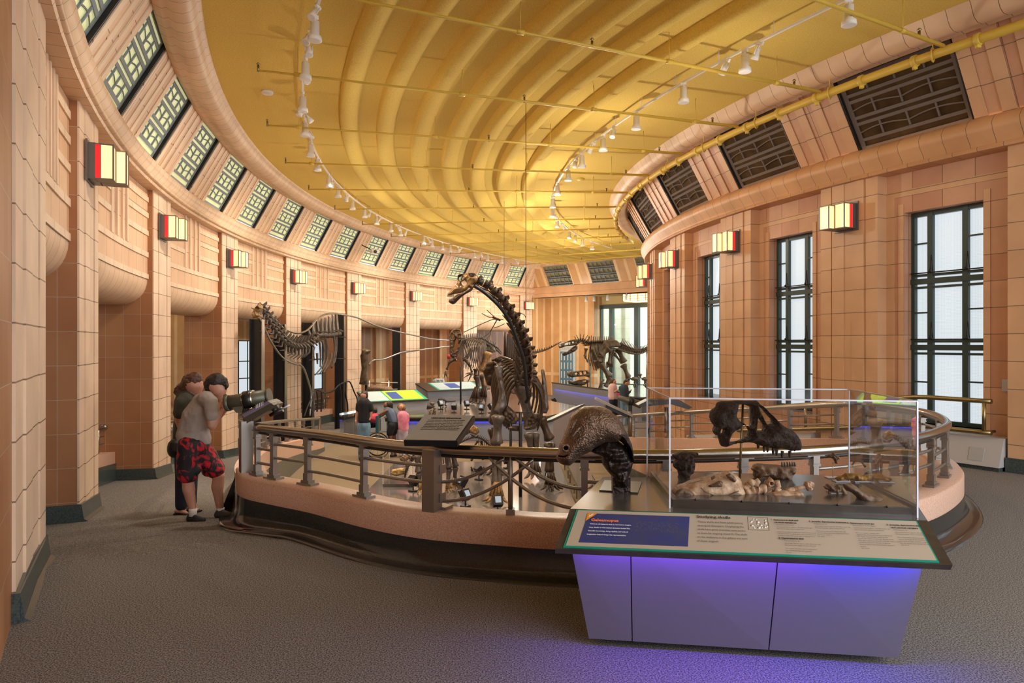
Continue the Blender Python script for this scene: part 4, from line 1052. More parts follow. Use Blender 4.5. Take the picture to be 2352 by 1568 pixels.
for u, v, hd, it, body in cols:
    v = min(v, .87)
    for h in hd: put_text(h, .0155, rp_(u-.010, v-.03)+nr*.0085, eU, ev, M['ink'], cab, bold=.0006, width=len(h)*.0055+.01); v -= .062
    put_text(it, .0115, rp_(u+.002, v-.02)+nr*.0085, eU, ev, M['inkG'], cab); v -= .075
    for b in body:
        if b: put_text(b, .0105, rp_(u+.003, v)+nr*.0085, eU, ev, M['inkG'], cab, width=len(b)*.0035)
        v -= .044 if b else .03
# body: three front panels leaning in towards the floor
TL_, TR_ = Vector((.318, 3.95, .69)), Vector((2.16, 3.72, .69)); LL_, LR_ = Vector((.448, 4.172, .045)), Vector((2.138-.02, 3.913, .045))
bk = Vector((.26, .95, 0)); 
def bpan(u0, u1, v0=0, v1=1): return [LL_.lerp(LR_, u0), LL_.lerp(LR_, u1), TL_.lerp(TR_, u1), TL_.lerp(TR_, u0)]
nb = (LR_-LL_).cross(TL_-LL_).normalized(); nb = nb if nb.y < 0 else -nb
for u0, u1, w0, w1 in ((0, .178, 0, .1465), (.1815, .600, .150, .595), (.6035, 1, .5985, 1)):
    q = [LL_.lerp(LR_, w0 if u0 else 0), LL_.lerp(LR_, w1), TL_.lerp(TR_, u1), TL_.lerp(TR_, u0)]
    g = MB(); g.hexa([q[0]-nb*.02, q[1]-nb*.02, q[1], q[0], q[3]-nb*.02, q[2]-nb*.02, q[2], q[3]]); g.build('front_panel', M['cabgrey'], cab, bevel=.001)
g = MB(); ins = -nb*.025
g.hexa([LL_+ins, LR_+ins, LR_+bk, LL_+bk, TL_+ins, TR_+ins, BRr-z3-Vector((.06, .05, .1)), BLb-z3+Vector((.05, -.05, -.1))]); g.build('carcass', M['cabgrey'], cab)
g = MB(); k_ = Vector((.05, .12, 0)); g.hexa([LL_+k_-Vector((0, 0, .045)), LR_+k_-Vector((.1, 0, .045)), LR_+bk-Vector((.1, .1, .045)), LL_+bk+Vector((.1, -.1, -.045)), LL_+k_, LR_+k_-Vector((.1, 0, 0)), LR_+bk-Vector((.1, .1, 0)), LL_+bk+Vector((.1, -.1, 0))]); g.build('plinth', M['black'], cab)
def led(p, q, col, pw, n_=None):
    L = (q-p).length; o = lamp('led_strip', 'AREA', (p+q)/2, pw, col, size=(L, .03)); d = (q-p).normalized(); zz = Vector((0, .25, -.97)).normalized()
    y = (-zz).cross(d).normalized(); zc = -zz; x = y.cross(zc).normalized(); o.rotation_euler = Matrix((x, y, zc)).transposed().to_euler(); return o
A_, B_ = Vector((.33, 3.885, .672)), Vector((2.13, 3.655, .672))
led(A_, A_.lerp(B_, .45), (.20, .07, 1), 3.2); led(A_.lerp(B_, .45), A_.lerp(B_, .7), (.18, .05, 1), 2.2); led(A_.lerp(B_, .7), B_, (.03, .03, 1), 3.2)
# acrylic case on the cabinet
G = [Vector((.90, 4.075, TZ)), Vector((2.185, 3.85, TZ)), Vector((2.28, 4.83, TZ)), Vector((.946, 5.0, TZ))]; H1 = 1.457
vc = thing('acrylic_case', 'clear acrylic case covering the fossil skulls on the cabinet', 'display case', (1.6, 4.45, TZ))
up = Vector((0, 0, 1)); 
M['acry'] = glassmat('acrylic', (.99, .99, 1), tr=.93, gl=.07); M['acryE'] = mat('acrylic_edge', (.72, .76, .88), .15, spec=.8)
cen = (G[0]+G[1]+G[2]+G[3])/4
for i in range(4):
    a, b = G[i], G[(i+1) % 4]; ia, ib = a+(cen-a)*.008, b+(cen-b)*.008
    g = MB(); g.poly([a, b, b+up*(H1-TZ), a+up*(H1-TZ)]); g.build('pane', M['acry'], vc)
g = MB(); g.poly([q+up*(H1-TZ) for q in G]); g.build('top', M['acry'], vc)
for i in range(4):
    g = MB(); g.bar(G[i], G[i]+up*(H1-TZ), .009, .009); g.build('edge', M['acryE'], vc)
    g = MB(); g.bar(G[i]+up*(H1-TZ), G[(i+1) % 4]+up*(H1-TZ), .008, .008); g.build('edge', M['acryE'], vc)
g = MB(); I = [q+(cen-q)*.03 for q in G]; g.hexa([q for q in I]+[q+up*.045 for q in I]); tr = g.build('base_tray', M['cabdark'], vc)
g = MB(); I2 = [q+(cen-q)*.06 for q in G]; g.hexa([q+up*.045 for q in I2]+[q+up*.05 for q in I2]); g.build('tray_floor', M['cabtop'], vc)
for f in (.1, .3, .5, .7, .9):
    g = MB(); g.ball(I[0].lerp(I[1], f)+up*.05, .007, seg=8, rings=5); g.build('screw', M['black'], vc)
# ================================================================ EXHIBIT PLATFORMS
M['plat'] = mat('glossy_brown_deck', (.115, .105, .105), .13, noise=(1.6, (.18, .165, .165), 6, .2), coat=.3)
M['white'] = mat('white_laminate', (.46, .50, .56), .4); M['greyl'] = mat('grey_fascia', (.20, .22, .27), .4)
M['limeg'] = mat('lime_panel', (.38, .78, .03), .45); M['tealp'] = mat('teal_panel', (.0, .38, .27), .45); M['bluep'] = mat('blue_panel', (.03, .08, .35), .45); M['creamp'] = mat('cream_panel', (.62, .56, .40), .45)
M['icep'] = mat('pale_blue_panel', (.42, .54, .60), .4)
def platform(pts, z, label, lip=.12, face=None, z0=LOW, top=None):
    cx = sum(p[0] for p in pts)/len(pts); cy = sum(p[1] for p in pts)/len(pts)
    r = thing('exhibit_platform', label, 'platform', (cx, cy, z0))
    g = MB(); g.prism([(x, y, z-.05) for x, y in pts], (0, 0, .05)); g.build('deck', top or M['plat'], r)
    g = MB(); g.prism([(cx+(x-cx)*.985, cy+(y-cy)*.985, z-lip) for x, y in pts], (0, 0, lip-.05)); g.build('edge_band', M['black'], r)
    g = MB(); g.prism([(cx+(x-cx)*.97, cy+(y-cy)*.97, z0) for x, y in pts], (0, 0, z-lip-z0)); g.build('fascia', face or M['greyl'], r)
    return r
p1_ = [(-2.87, 9.3), (1.15, 9.3), (1.15, 17.6), (-2.87, 17.6)]
Z1 = -1.15
platform(p1_, Z1, 'low glossy brown platform carrying the tall long necked skeleton', lip=.06)
Z2 = -.49
p2_ = [(-3.95, 22.0), (1.0, 22.0), (2.6, 25.0), (-.6, 33.8), (-3.0, 33.2), (-4.9, 30.6), (-3.9, 27.4), (-2.75, 25.7), (-2.8, 24.5), (-3.6, 23.3)]
pf2 = platform(p2_, Z2, 'raised glossy platform with blue underlighting behind the reading sign', lip=.16)
def led2(p, q, col, pw):
    L = (Vector(q)-Vector(p)).length; o = lamp('led_strip', 'AREA', (Vector(p)+Vector(q))/2, pw, col, size=(L, .04)); d = (Vector(q)-Vector(p)).normalized(); o.rotation_euler = (0, 0, math.atan2(d.y, d.x)); return o
led2((-3.8, 22.13, Z2-.165), (.9, 22.13, Z2-.165), (.04, .07, 1), 4)
Z3 = -.30
p3_ = [(2.3, 33.9), (4.15, 28.6), (5.0, 27.4), (9.5, 30.5), (8, 34.5), (3.5, 36.5)]
platform(p3_, Z3, 'raised grey platform under the large theropod by the end window', lip=.14)
def slant_console(a, b, depth, z0, ztop, drop, label, body=None, panels=(), side=-1):
    """desk whose sloping top faces side of line a-b; panels: (u0,u1,v0,v1,material)"""
    a = Vector((*a, 0)); b = Vector((*b, 0)); e = (b-a).normalized(); n = Vector((e.y, -e.x, 0))*(-side); L = (b-a).length
    r = thing('slant_console', label, 'exhibit console', (a+b)/2+Vector((0, 0, z0)))
    def q(u, v, h): return a+e*(u*L)+n*(v*depth)+Vector((0, 0, h))
    # front edge low at v=1 (towards viewer), back edge high at v=0
    g = MB(); g.hexa([q(0.03, 0, z0), q(.97, 0, z0), q(.95, .82, z0), q(.05, .82, z0), q(0.01, 0, ztop-.06), q(.99, 0, ztop-.06), q(.99, .93, ztop-drop-.04), q(.01, .93, ztop-drop-.04)]); g.build('body', body or M['white'], r)
    g = MB(); g.hexa([q(0, 0, ztop-.05), q(1, 0, ztop-.05), q(1, 1, ztop-drop-.05), q(0, 1, ztop-drop-.05), q(0, 0, ztop), q(1, 0, ztop), q(1, 1, ztop-drop), q(0, 1, ztop-drop)]); g.build('top', M['cabdark'], r)
    for i, (u0, u1, v0, v1, m) in enumerate(panels):
        l = .006+i*.003; f = lambda u, v, k: q(u, v, ztop-drop*v+k)
        g = MB(); g.hexa([f(u0, v0, 0), f(u1, v0, 0), f(u1, v1, 0), f(u0, v1, 0), f(u0, v0, l), f(u1, v0, l), f(u1, v1, l), f(u0, v1, l)]); g.build('panel', M[m], r)
    return r, q
slant_console((-5.35, 24.6), (-3.45, 25.9), .95, LOW, .10, .30, 'white console with lime green reader panel under the upright thigh bone', panels=((.02, .98, .05, .97, 'tealp'), (.03, .36, .08, .93, 'icep'), (.38, .93, .08, .93, 'limeg'), (.42, .60, .2, .85, 'bluep')), side=-1)
slant_console((-4.15, 30.6), (-1.6, 32.4), 1.1, Z2, .06, .28, 'long white console with teal edged blue panel left of the raised theropod', panels=((.18, .90, .05, .95, 'tealp'), (.21, .87, .08, .92, 'icep'), (.40, .58, .2, .8, 'bluep')), side=-1)
slant_console((1.9, 34.4), (4.1, 28.3), .7, LOW, -.10, .22, 'long grey console with teal and cream strip running to the visitors', body=M['greyl'], panels=((.0, .42, .1, .95, 'tealp'), (.42, .98, .1, .95, 'creamp'), (.55, .62, .3, .8, 'signp')), side=1)
r, q = slant_console((1.02, 17.95), (2.30, 22.6), .42, LOW, -.14, .14, 'pale blue slanted console right of the tall skeleton', panels=((.01, .99, .05, .95, 'icep'),), side=-1 if False else 1)
g = MB()
M['tealtxt'] = mat('teal_ink', (.02, .36, .40), .5)
ex = (q(1, .5, 0)-q(0, .5, 0)).normalized(); eyv = (q(0, 0, .14)-q(0, 1, 0)).normalized()
put_text('SAUROPODS', .16, q(.03, .70, -.14-.098+.012), ex, eyv, M['tealtxt'], r, bold=.004)
led2((2.0, 34.0, -.4), (4.0, 28.4, -.4), (.05, .08, 1), 4)
# glass barrier panels at the platform edges
def glass_fence(a, b, h, n, z0, label):
    a = Vector((*a, z0)); b = Vector((*b, z0)); r = thing('glass_barrier', label, 'glass barrier', (a+b)/2)
    for i in range(n):
        p, q_ = a.lerp(b, i/n+.004), a.lerp(b, (i+1)/n-.004); g = MB(); g.poly([p, q_, q_+Vector((0, 0, h)), p+Vector((0, 0, h))]); g.build('pane', M['glass'], r)
        for w in (.15, .85):
            c = p.lerp(q_, w); g = MB(); g.box(c+Vector((0, 0, .08)), (.035, .035, .20)); g.build('clamp', M['steel'], r)
    return r
glass_fence((1.25, 9.4), (1.25, 17.2), .95, 5, LOW, 'clear glass barrier along the right edge of the low platform')
glass_fence((-5.05, 20.9), (-4.35, 23.2), .95, 3, LOW, 'clear glass barrier beyond the ramp end near the man in black')
glass_fence((4.35, 27.9), (6.5, 27.4), .8, 2, Z3+.0, 'clear glass barrier behind the two distant visitors')
# floor spotlights on the platforms
SPL = {}
def floor_spot(u, v, z, yaw, label):
    Y = (EYE-z)*F/(v-788); loc = Vector(((u-1176)/F*Y, Y, z))
    if 'a' not in SPL:
        r = thing('floor_spotlight', label, 'floor spotlight', (0, 0, 0), 'black floor spotlights')
        g = MB(); g.box((0, 0, .012), (.16, .12, .024)); g.box((0, .0, .08), (.02, .02, .14)); g.build('stand', M['black'], r)
        m = Matrix.Rotation(-.6, 3, 'X'); g = MB(); g.box((0, 0, .21), (.17, .13, .19), m); g.build('head', M['black'], r, bevel=.01)
        g = MB(); g.box(Vector((0, 0, .21))+m @ Vector((0, -.068, 0)), (.10, .008, .11), m); g.build('lens', M.setdefault('ledw', mat('led_face', (.05, .06, .08), .2, emis=((.8, .9, 1), .22))), r); SPL['a'] = r
    else: r = copy_tree(SPL['a']); r['label'] = label
    r.location = loc; r.rotation_euler = (0, 0, yaw); return r
for i, (u, v, z, yaw) in enumerate([(1069, 1163, Z1, .8), (1062, 1130, Z1, -1.0), (1100, 1102, Z1, 2.2), (1262, 1118, Z1, -.4), (1165, 1075, Z1, .4), (949, 1128, Z1, 2.6), (1143, 1178, Z1, .2),
                                    (1012, 940, Z2, .6), (1043, 948, Z2, 3.0), (1072, 940, Z2, .5), (1106, 950, Z2, -.2), (1128, 948, Z2, .9), (1272, 930, Z2-.3, 2.0)]):
    floor_spot(u, v, z, yaw, ['small black floor spotlight on the low platform below the tall skeleton', 'small black floor spotlight on the raised platform deck'][0 if z == Z1 else 1])

# ================================================================ BONE KIT
M['bone'] = mat('dark_bone', (.030, .018, .011), .36, noise=(9, (.075, .045, .028), 5, .18), bump=(30, .25), spec=.35)
M['boneh'] = mat('tan_skull_bone', (.42, .25, .09), .38, noise=(14, (.10, .045, .015), 5, .16), bump=(40, .3))
M['boneg'] = mat('grey_bone', (.15, .12, .10), .32, noise=(8, (.05, .032, .022), 5, .2), bump=(35, .3))
M['bonel'] = mat('pale_fossil', (.66, .48, .31), .6, noise=(16, (.34, .17, .08), 6, .14), bump=(45, .6))
M['boneb'] = mat('black_fossil', (.016, .011, .009), .6, noise=(20, (.045, .03, .022), 5), bump=(45, .9, .02), spec=.2)
M['hole'] = mat('dark_cavity', (.004, .003, .003), 1, spec=0)
M['bonem'] = mat('brown_fossil', (.09, .05, .027), .6, noise=(22, (.24, .15, .085), 6, .14), bump=(50, .7))
M['boneo'] = mat('amber_fossil', (.42, .22, .02), .5, noise=(25, (.12, .05, .01), 5, .15), bump=(60, .6))
M['bonef'] = mat('theropod_bone', (.045, .028, .013), .4, noise=(9, (.12, .08, .04), 5, .18), bump=(30, .2), spec=.3)
M['tooth'] = mat('tooth', (.55, .48, .38), .3)
def limb(g, a, b, r0, r1, mid=.5, seg=8):
    """long bone: flared knobbly ends and a slimmer shaft"""
    a = Vector(a); b = Vector(b); rm_ = min(r0, r1)*mid/.5*.62
    ts = (0, .06, .16, .3, .5, .7, .84, .94, 1); rs = (r0*.6, r0, r0*.88, rm_*1.15, rm_, rm_*1.1, r1*.88, r1, r1*.6)
    g.tube([a.lerp(b, t) for t in ts], list(rs), seg)
def longbone(name, a, b, r0, r1, m, par): 
    g = MB(); limb(g, a, b, r0, r1); return g.build(name, m, par)
def vertebra(g, p, d, up, s, spine=1.0, trans=.8, rib=0, seg=7, ax=None):
    """one vertebra: spool shaped body, neural spine plate, side processes; s = body length"""
    d = Vector(d).normalized(); up = Vector(up); up = (up-d*up.dot(d)).normalized(); x = d.cross(up); m = Matrix((x, d, up)).transposed(); p = Vector(p)
    A = ax or s; k_ = A/s
    g.tube([p-d*A*.47, p-d*A*.40, p, p+d*A*.40, p+d*A*.47], [s*.27, s*.33, s*.20, s*.33, s*.26], seg)
    if spine: 
        q = [(-.10, -.18, .25), (.10, -.18, .25), (.10, .22, .25), (-.10, .22, .25), (-.045, -.05-.2*spine*.3, .3+.75*spine), (.045, -.05-.2*spine*.3, .3+.75*spine), (.05, .16, .25+.7*spine), (-.05, .16, .25+.7*spine)]
        g.hexa([p+m @ Vector((v[0], v[1]*min(1, k_*1.25), v[2]))*s for v in q])
    if trans:
        for sg_ in (-1, 1):
            g.tube([p+m @ Vector((0, 0, .22))*s, p+m @ Vector((sg_*trans*.6, .05, .30))*s, p+m @ Vector((sg_*trans, .0, .18))*s], [s*.15, s*.10, s*.06], 5)
    if rib:
        for sg_ in (-1, 1):
            g.tube([p+m @ Vector((sg_*.2, 0, -.2))*s, p+m @ Vector((sg_*.42, .1, -.5*rib))*s, p+m @ Vector((sg_*.45, -.75, -.75*rib))*s], [s*.12, s*.10, s*.03], 5)
def smooth_pts(pts, k=6): return catmull([tuple(p) for p in pts], k)
def resample(pts, n):
    L = [0]
    for i in range(1, len(pts)): L.append(L[-1]+(pts[i]-pts[i-1]).length)
    out = []; j = 0
    for i in range(n):
        s = L[-1]*i/(n-1)
        while j < len(L)-2 and L[j+1] < s: j += 1
        out.append(pts[j].lerp(pts[j+1], (s-L[j])/max(1e-9, L[j+1]-L[j])))
    return out
def vert_row(pts, n, s0, s1, name, m, par, up=(0, 0, 1), spine=(1, 1), trans=(.8, .8), rib=(0, 0), upf=None):
    P_ = resample(smooth_pts(pts), n); sp_ = (P_[1]-P_[0]).length
    for i, p in enumerate(P_):
        d = P_[min(i+1, n-1)]-P_[max(i-1, 0)]; f = i/(n-1); g = MB()
        L = lambda ab: ab[0]+(ab[1]-ab[0])*f
        vertebra(g, p, d, upf(f) if upf else up, L((s0, s1)), L(spine), L(trans), L(rib), ax=sp_*.96); g.build(name, m, par)
    return P_
def ribpair(p, fwd, w, h, back, r, name, m, par, left=True, right=True, curl=.3):
    p = Vector(p); f = Vector(fwd).normalized(); x = Vector((0, 0, 1)).cross(f).normalized()
    for sg_ in (-1, 1):
        if sg_ < 0 and not left or sg_ > 0 and not right: continue
        pts = []
        for i in range(9):
            a = i/8*PI*.62; pts.append(p+x*sg_*w*math.sin(a*1.0)**.8*(1-curl*(i/8)**3)-f*back*(i/8)**1.5+Vector((0, 0, -h*(1-math.cos(a))/1.37)))
        g = MB(); g.tube(pts, [r*.8, r*1.2, r*1.1, r, r, r*.9, r*.8, r*.7, r*.4], 5); g.build(name, m, par)
def foot(c, fwd, s, m, par, n=4, name='toe', spread=.5):
    c = Vector(c); f = Vector(fwd).normalized(); x = Vector((-f.y, f.x, 0))
    for i in range(n):
        a = (i-(n-1)/2)*spread; d = (f*math.cos(a)+x*math.sin(a)); g = MB()
        g.tube([c+d*s*.12+Vector((0, 0, s*1.15)), c+d*s*.30+Vector((0, 0, s*.85)), c+d*s*.46+Vector((0, 0, s*.35))], [s*.13, s*.08, s*.12], 6)
        g.tube([c+d*s*.48+Vector((0, 0, s*.3)), c+d*s*.72+Vector((0, 0, s*.12)), c+d*s*.98+Vector((0, 0, s*.04))], [s*.12, s*.09, s*.035], 6); g.build(name, m, par)
def pxl(pts, Y):
    if isinstance(Y, (int, float)): return [at(u, v, Y) for u, v in pts]
    n = len(pts); return [at(u, v, Y[0]+(Y[1]-Y[0])*i/(n-1)) for i, (u, v) in enumerate(pts)]

# ================================================================ TALL LONG-NECKED SKELETON (centre)
G_ = thing('sauropod_skeleton', 'tall dark brown long necked dinosaur skeleton rearing its head over the platform', 'dinosaur skeleton', (.25, 14.0, Z1))
c2 = cp(1010, 610, 5.6); c3 = cp(1090, 840, 4.614)
nk = [(1100, 645), (1117, 652), (1135, 666), (1151, 683), (1163, 701), (1174, 720), (1184, 738), (1193, 757), (1201, 776), (1206, 797), (1209, 820), (1210, 845), (1206, 872)]
NY = [12.6, 12.62, 12.66, 12.72, 12.8, 12.88, 12.98, 13.1, 13.2, 13.32, 13.45, 13.6, 13.8]
nkp = [at(u, v, y) for (u, v), y in zip(nk, NY)]
def upneck(f): return (.75, -.15, .75-.55*f)
vert_row(nkp, 14, .20, .36, 'cervical_vertebra', M['bone'], G_, upf=upneck, spine=(.35, .45), trans=(.55, .75), rib=(.6, .9))
g = MB(); tb = c2([(440, 255), (560, 330), (700, 450), (800, 560), (880, 680), (950, 830), (1010, 1000), (1060, 1150), (1092, 1300), (1112, 1500)])+c3([(560, 290), (566, 345), (545, 385)])
g.tube(smooth_pts([at(u, v, 12.45+1.0*i/12) for i, (u, v) in enumerate(tb)]), .034, 10); g.build('steel_armature', M['black'], G_)
up_ = c2([(97, 398), (100, 352), (130, 318), (200, 250), (228, 205), (226, 160), (236, 122), (290, 106), (345, 97), (400, 95), (445, 97), (472, 122), (492, 165), (488, 200), (470, 225), (440, 225), (425, 250), (438, 285), (405, 300), (380, 285), (340, 320), (290, 345), (240, 358), (180, 366), (150, 385)])
hl = [c2([(288, 205), (318, 190), (345, 215), (345, 240), (312, 262), (292, 240)]), c2([(248, 150), (275, 132), (296, 150), (285, 190), (258, 190), (246, 172)])]
inflate(up_, hl, .24, 70, .10, .25, 1, px=12.55).build('skull', M['boneh'], G_)
bc = c2([(352, 100), (400, 92), (448, 95), (474, 125), (470, 165), (430, 205), (385, 212), (355, 185), (345, 140)]); inflate(bc, None, .27, 40, .10, .3, 2, px=12.55).build('braincase', M['boneb'], G_)
nb_ = c2([(226, 190), (232, 122), (280, 104), (330, 104), (325, 128), (280, 130), (252, 150), (244, 180)]); inflate(nb_, None, .26, 36, .05, .3, 2, px=12.55).build('nasal_bar', M['boneb'], G_)
jw = c2([(438, 288), (400, 330), (330, 368), (285, 398), (235, 450), (195, 490), (165, 498), (130, 480), (107, 452), (128, 440), (160, 428), (182, 400), (225, 368), (300, 348), (380, 300)])
inflate(jw, None, .20, 60, .06, .2, 3, px=12.52).build('lower_jaw', M['bone'], G_)
for i in range(9):
    x = 102+i*10; a = at(*c2([(x, 372+i*.2)])[0], 12.47+.01*i); g = MB(); g.tube([a+Vector((0, 0, .02)), a+Vector((-.004, 0, -.02)), a+Vector((-.007, 0, -.045))], [.007, .006, .002], 6); g.build('tooth', M['tooth'], G_)
    a = at(*c2([(120+i*8, 440-i*4)])[0], 12.45); g = MB(); g.tube([a-Vector((0, 0, .01)), a+Vector((-.004, 0, .03))], [.006, .002], 5); g.build('tooth', M['tooth'], G_)
# back, hips and tail
bkp = [at(1206, 872, 13.8), at(1203, 860, 14.2), at(1196, 848, 14.7), at(1186, 838, 15.2), at(1176, 832, 15.7), at(1166, 830, 16.2)]
vert_row(bkp, 11, .27, .30, 'dorsal_vertebra', M['bone'], G_, spine=(1.2, 2.4), trans=(.9, 1.0))
vert_row([at(1160, 832, 16.3), at(1158, 835, 16.8), at(1160, 838, 17.2)], 5, .28, .26, 'sacral_vertebra', M['bonef'], G_, spine=(2.9, 2.4), trans=(1.1, .9))
tl_ = [at(1163, 842, 17.4), at(1172, 836, 18), at(1182, 824, 18.6), at(1195, 814, 19.2), at(1212, 811, 19.8), at(1232, 809, 20.4), at(1256, 802, 20.9), at(1274, 793, 21.3), at(1287, 786, 21.6)]
vert_row(tl_, 34, .24, .05, 'tail_vertebra', M['bonef'], G_, spine=(1.4, .5), trans=(.8, .2), rib=(.6, 0))
P_ = resample(smooth_pts(bkp), 10); 
for i, p in enumerate(P_): ribpair(p, (.15, -1, 0), .40+.12*math.sin(i/9*PI), 1.0+.18*math.sin(i/9*PI), .12, .034, 'rib', M['bone'], G_)
# shoulder blades, pelvis
for (o_, yy, s_, mm) in ((c3([(205, 0), (255, -40), (300, 20), (300, 140), (330, 330), (345, 420), (300, 500), (235, 520), (200, 470), (235, 400), (265, 300), (240, 150)]), 13.35, 1, 'boneg'), (c3([(700, 40), (735, 30), (760, 150), (780, 330), (790, 450), (765, 505), (715, 500), (690, 440), (700, 300), (712, 150)]), 14.2, 2, 'boneg')):
    inflate(o_, None, .12, 60, .05, .25, s_, px=yy, yaw=.25 if s_ == 1 else -.4).build('shoulder_blade', M[mm], G_)
inflate(c3([(330, 400), (370, 430), (440, 500), (465, 570), (440, 620), (360, 610), (290, 560), (290, 500)]), None, .16, 40, .07, .3, 4, px=13.4).build('coracoid', M['bone'], G_)
inflate(c3([(560, 560), (600, 500), (680, 500), (690, 560), (640, 620), (560, 640)]), None, .16, 30, .07, .3, 4, px=14.1).build('coracoid', M['bone'], G_)
for x_, yy in ((1128, 16.2), (1176, 17.0)):
    inflate([(x_-10, 884), (x_-20, 850), (x_-10, 832), (x_+10, 828), (x_+22, 842), (x_+10, 862), (x_+4, 888)], None, .14, 40, .06, .25, 5, px=yy).build('hip_blade', M['bone'], G_)
def leg(name, pts, Y, r, m=None):
    q = [at(u, v, Y) for u, v in pts]; m = m or M['bone']
    longbone(name+'_upper', q[0], q[1], r*1.25, r*1.15, m, G_)
    x = Vector((r*.55, 0, 0)); longbone(name+'_lower', q[1]-x*.8-Vector((0, 0, r*.5)), q[2]-x*.6, r*.85, r*.75, m, G_); longbone(name+'_lower', q[1]+x-Vector((0, 0, r*.5)), q[2]+x*.6, r*.6, r*.6, m, G_)
leg('forelimb', c3([(250, 520), (235, 830), (240, 1270)]), 13.15, .105, M['boneg']); foot(at(*c3([(245, 1430)])[0], 13.1), (-.3, -1, 0), .30, M['boneh'], G_, 5)
leg('forelimb', c3([(700, 540), (800, 790), (795, 1130)]), 14.3, .10); foot(at(*c3([(800, 1300)])[0], 14.25), (.2, -1, 0), .28, M['bone'], G_, 5)
leg('hindlimb', [(1143, 870), (1136, 975), (1142, 1060)], 16.2, .13); foot(at(1142, 1089, 16.0), (-.2, -1, 0), .32, M['bone'], G_, 4)
leg('hindlimb', [(1195, 880), (1222, 985), (1228, 1060)], 15.6, .15, M['boneg']); foot(at(1228, 1095, 15.4), (0, -1, 0), .34, M['boneg'], G_, 4)
# chest plates and central props
for a, b in ((c3([(345, 660), (400, 632), (470, 628), (510, 660), (470, 695), (400, 690)]), 13.7), (c3([(515, 660), (560, 635), (620, 632), (600, 665), (550, 685)]), 13.9)): inflate(a, None, .10, 36, .05, .1, 6, px=b).build('breast_plate', M['bone'], G_)
for u, yy, r_ in ((1195.5, 13.6, .034), (1173, 14.0, .026), (1267, 14.4, .014)):
    zt = .45 if u < 1250 else -.3
    g = MB(); x = (u-1176)/F*yy; g.tube([(x, yy, Z1), (x, yy, zt)], r_, 8); g.build('steel_prop', M['dark'], G_)
g = MB(); g.bar(at(1172, 947, 13.8), at(1222, 947, 14.0), .03, .03); g.build('cross_bar', M['dark'], G_)

# ================================================================ RAISED THEROPOD (behind, left of centre)
T_ = thing('theropod_skeleton', 'dark theropod skeleton with gaping jaws on the raised platform, front facing', 'dinosaur skeleton', (-1.2, 27, Z2))
k8 = cp(1020, 740, 8.25); Y8 = 26.6
inflate(k8([(105, 225), (130, 175), (180, 125), (250, 125), (310, 140), (345, 220), (350, 300), (320, 360), (280, 420), (255, 400), (270, 330), (235, 300), (200, 400), (190, 470), (160, 520), (120, 500), (110, 380), (90, 270)]),
        [k8([(195, 165), (225, 160), (240, 190), (210, 215), (190, 195)]), k8([(255, 160), (290, 160), (300, 190), (270, 200)]), k8([(150, 230), (190, 240), (180, 300), (150, 300)]), k8([(280, 240), (315, 250), (310, 310), (285, 310)])], .42, 70, .12, .3, 1, px=Y8).build('skull', M['bonef'], T_)
inflate(k8([(115, 330), (150, 360), (165, 480), (185, 560), (240, 520), (300, 400), (330, 300), (345, 330), (320, 450), (260, 620), (220, 700), (160, 680), (110, 640), (105, 480)]), None, .22, 60, .06, .3, 2, px=Y8-.1).build('lower_jaw', M['bone'], T_)
g = MB(); g.ball(at(*k8([(88, 650)])[0], Y8-.3), (.07, .05, .09), seg=10, rings=8); g.build('red_tongue_tip', M['red'] if False else mat('dull_red', (.3, .01, .02), .5), T_)
bp = pxl(k8([(330, 330), (380, 335), (470, 325), (560, 320), (650, 325), (730, 350), (800, 400), (880, 450), (960, 500)]), (Y8+.2, Y8+3.0))
vert_row(bp, 22, .19, .22, 'back_vertebra', M['boneg'], T_, spine=(1.0, 1.2), trans=(.8, .8))
vert_row([bp[-1], at(1143, 805, 30.4), at(1150, 812, 31.2)], 9, .2, .1, 'tail_vertebra', M['boneg'], T_, spine=(1, .6))
P_ = resample(smooth_pts(bp[1:6]), 13)
for i, p in enumerate(P_): ribpair(p, (-.8, -.6, 0), .34+.14*math.sin(i/12*PI), .75+.45*math.sin(i/12*PI*.9), -.1, .026, 'rib', M['boneg'], T_)
def pline(nm, pts, Y, rs, m=None):
    q = [at(u, v, Y) for u, v in pts]
    for i in range(len(q)-1): longbone(nm, q[i], q[i+1], rs[i], rs[i]*.85, m or M['bone'], T_)
pline('arm_bone', k8([(230, 690), (110, 740), (50, 900)]), Y8-.3, (.10, .06)); pline('arm_bone', k8([(380, 690), (480, 800), (530, 950)]), Y8, (.09, .06))
for c_, pts in ((k8([(30, 930)])[0], [(10, 1000), (40, 1030), (60, 1060), (5, 1050)]), (k8([(540, 970)])[0], [(440, 1010), (380, 1050), (450, 1130), (400, 980)])):
    for e in k8(pts):
        g = MB(); a, b = at(*c_, Y8-.2), at(*e, Y8-.35); g.tube([a, a.lerp(b, .5)+Vector((0, 0, .03)), b], [.035, .028, .008], 6); g.build('claw', M['bone'], T_)
inflate(k8([(340, 690), (420, 620), (520, 500), (550, 480), (575, 510), (500, 620), (430, 710), (380, 720)]), None, .10, 40, .05, .1, 7, px=Y8+.3).build('shoulder_blade', M['boneg'], T_)
inflate(k8([(780, 380), (850, 430), (960, 480), (990, 560), (900, 580), (800, 540), (770, 460)]), None, .2, 40, .07, .3, 8, px=Y8+2.6).build('hip_blade', M['boneg'], T_)
pline('leg_bone', k8([(850, 560), (720, 940)]), Y8+1.2, (.17,), M['boneh']); pline('leg_bone', k8([(700, 990), (770, 1330)]), Y8+1.2, (.12,)); pline('leg_bone', k8([(600, 880), (600, 1010), (650, 1310)]), Y8+.6, (.12, .11))
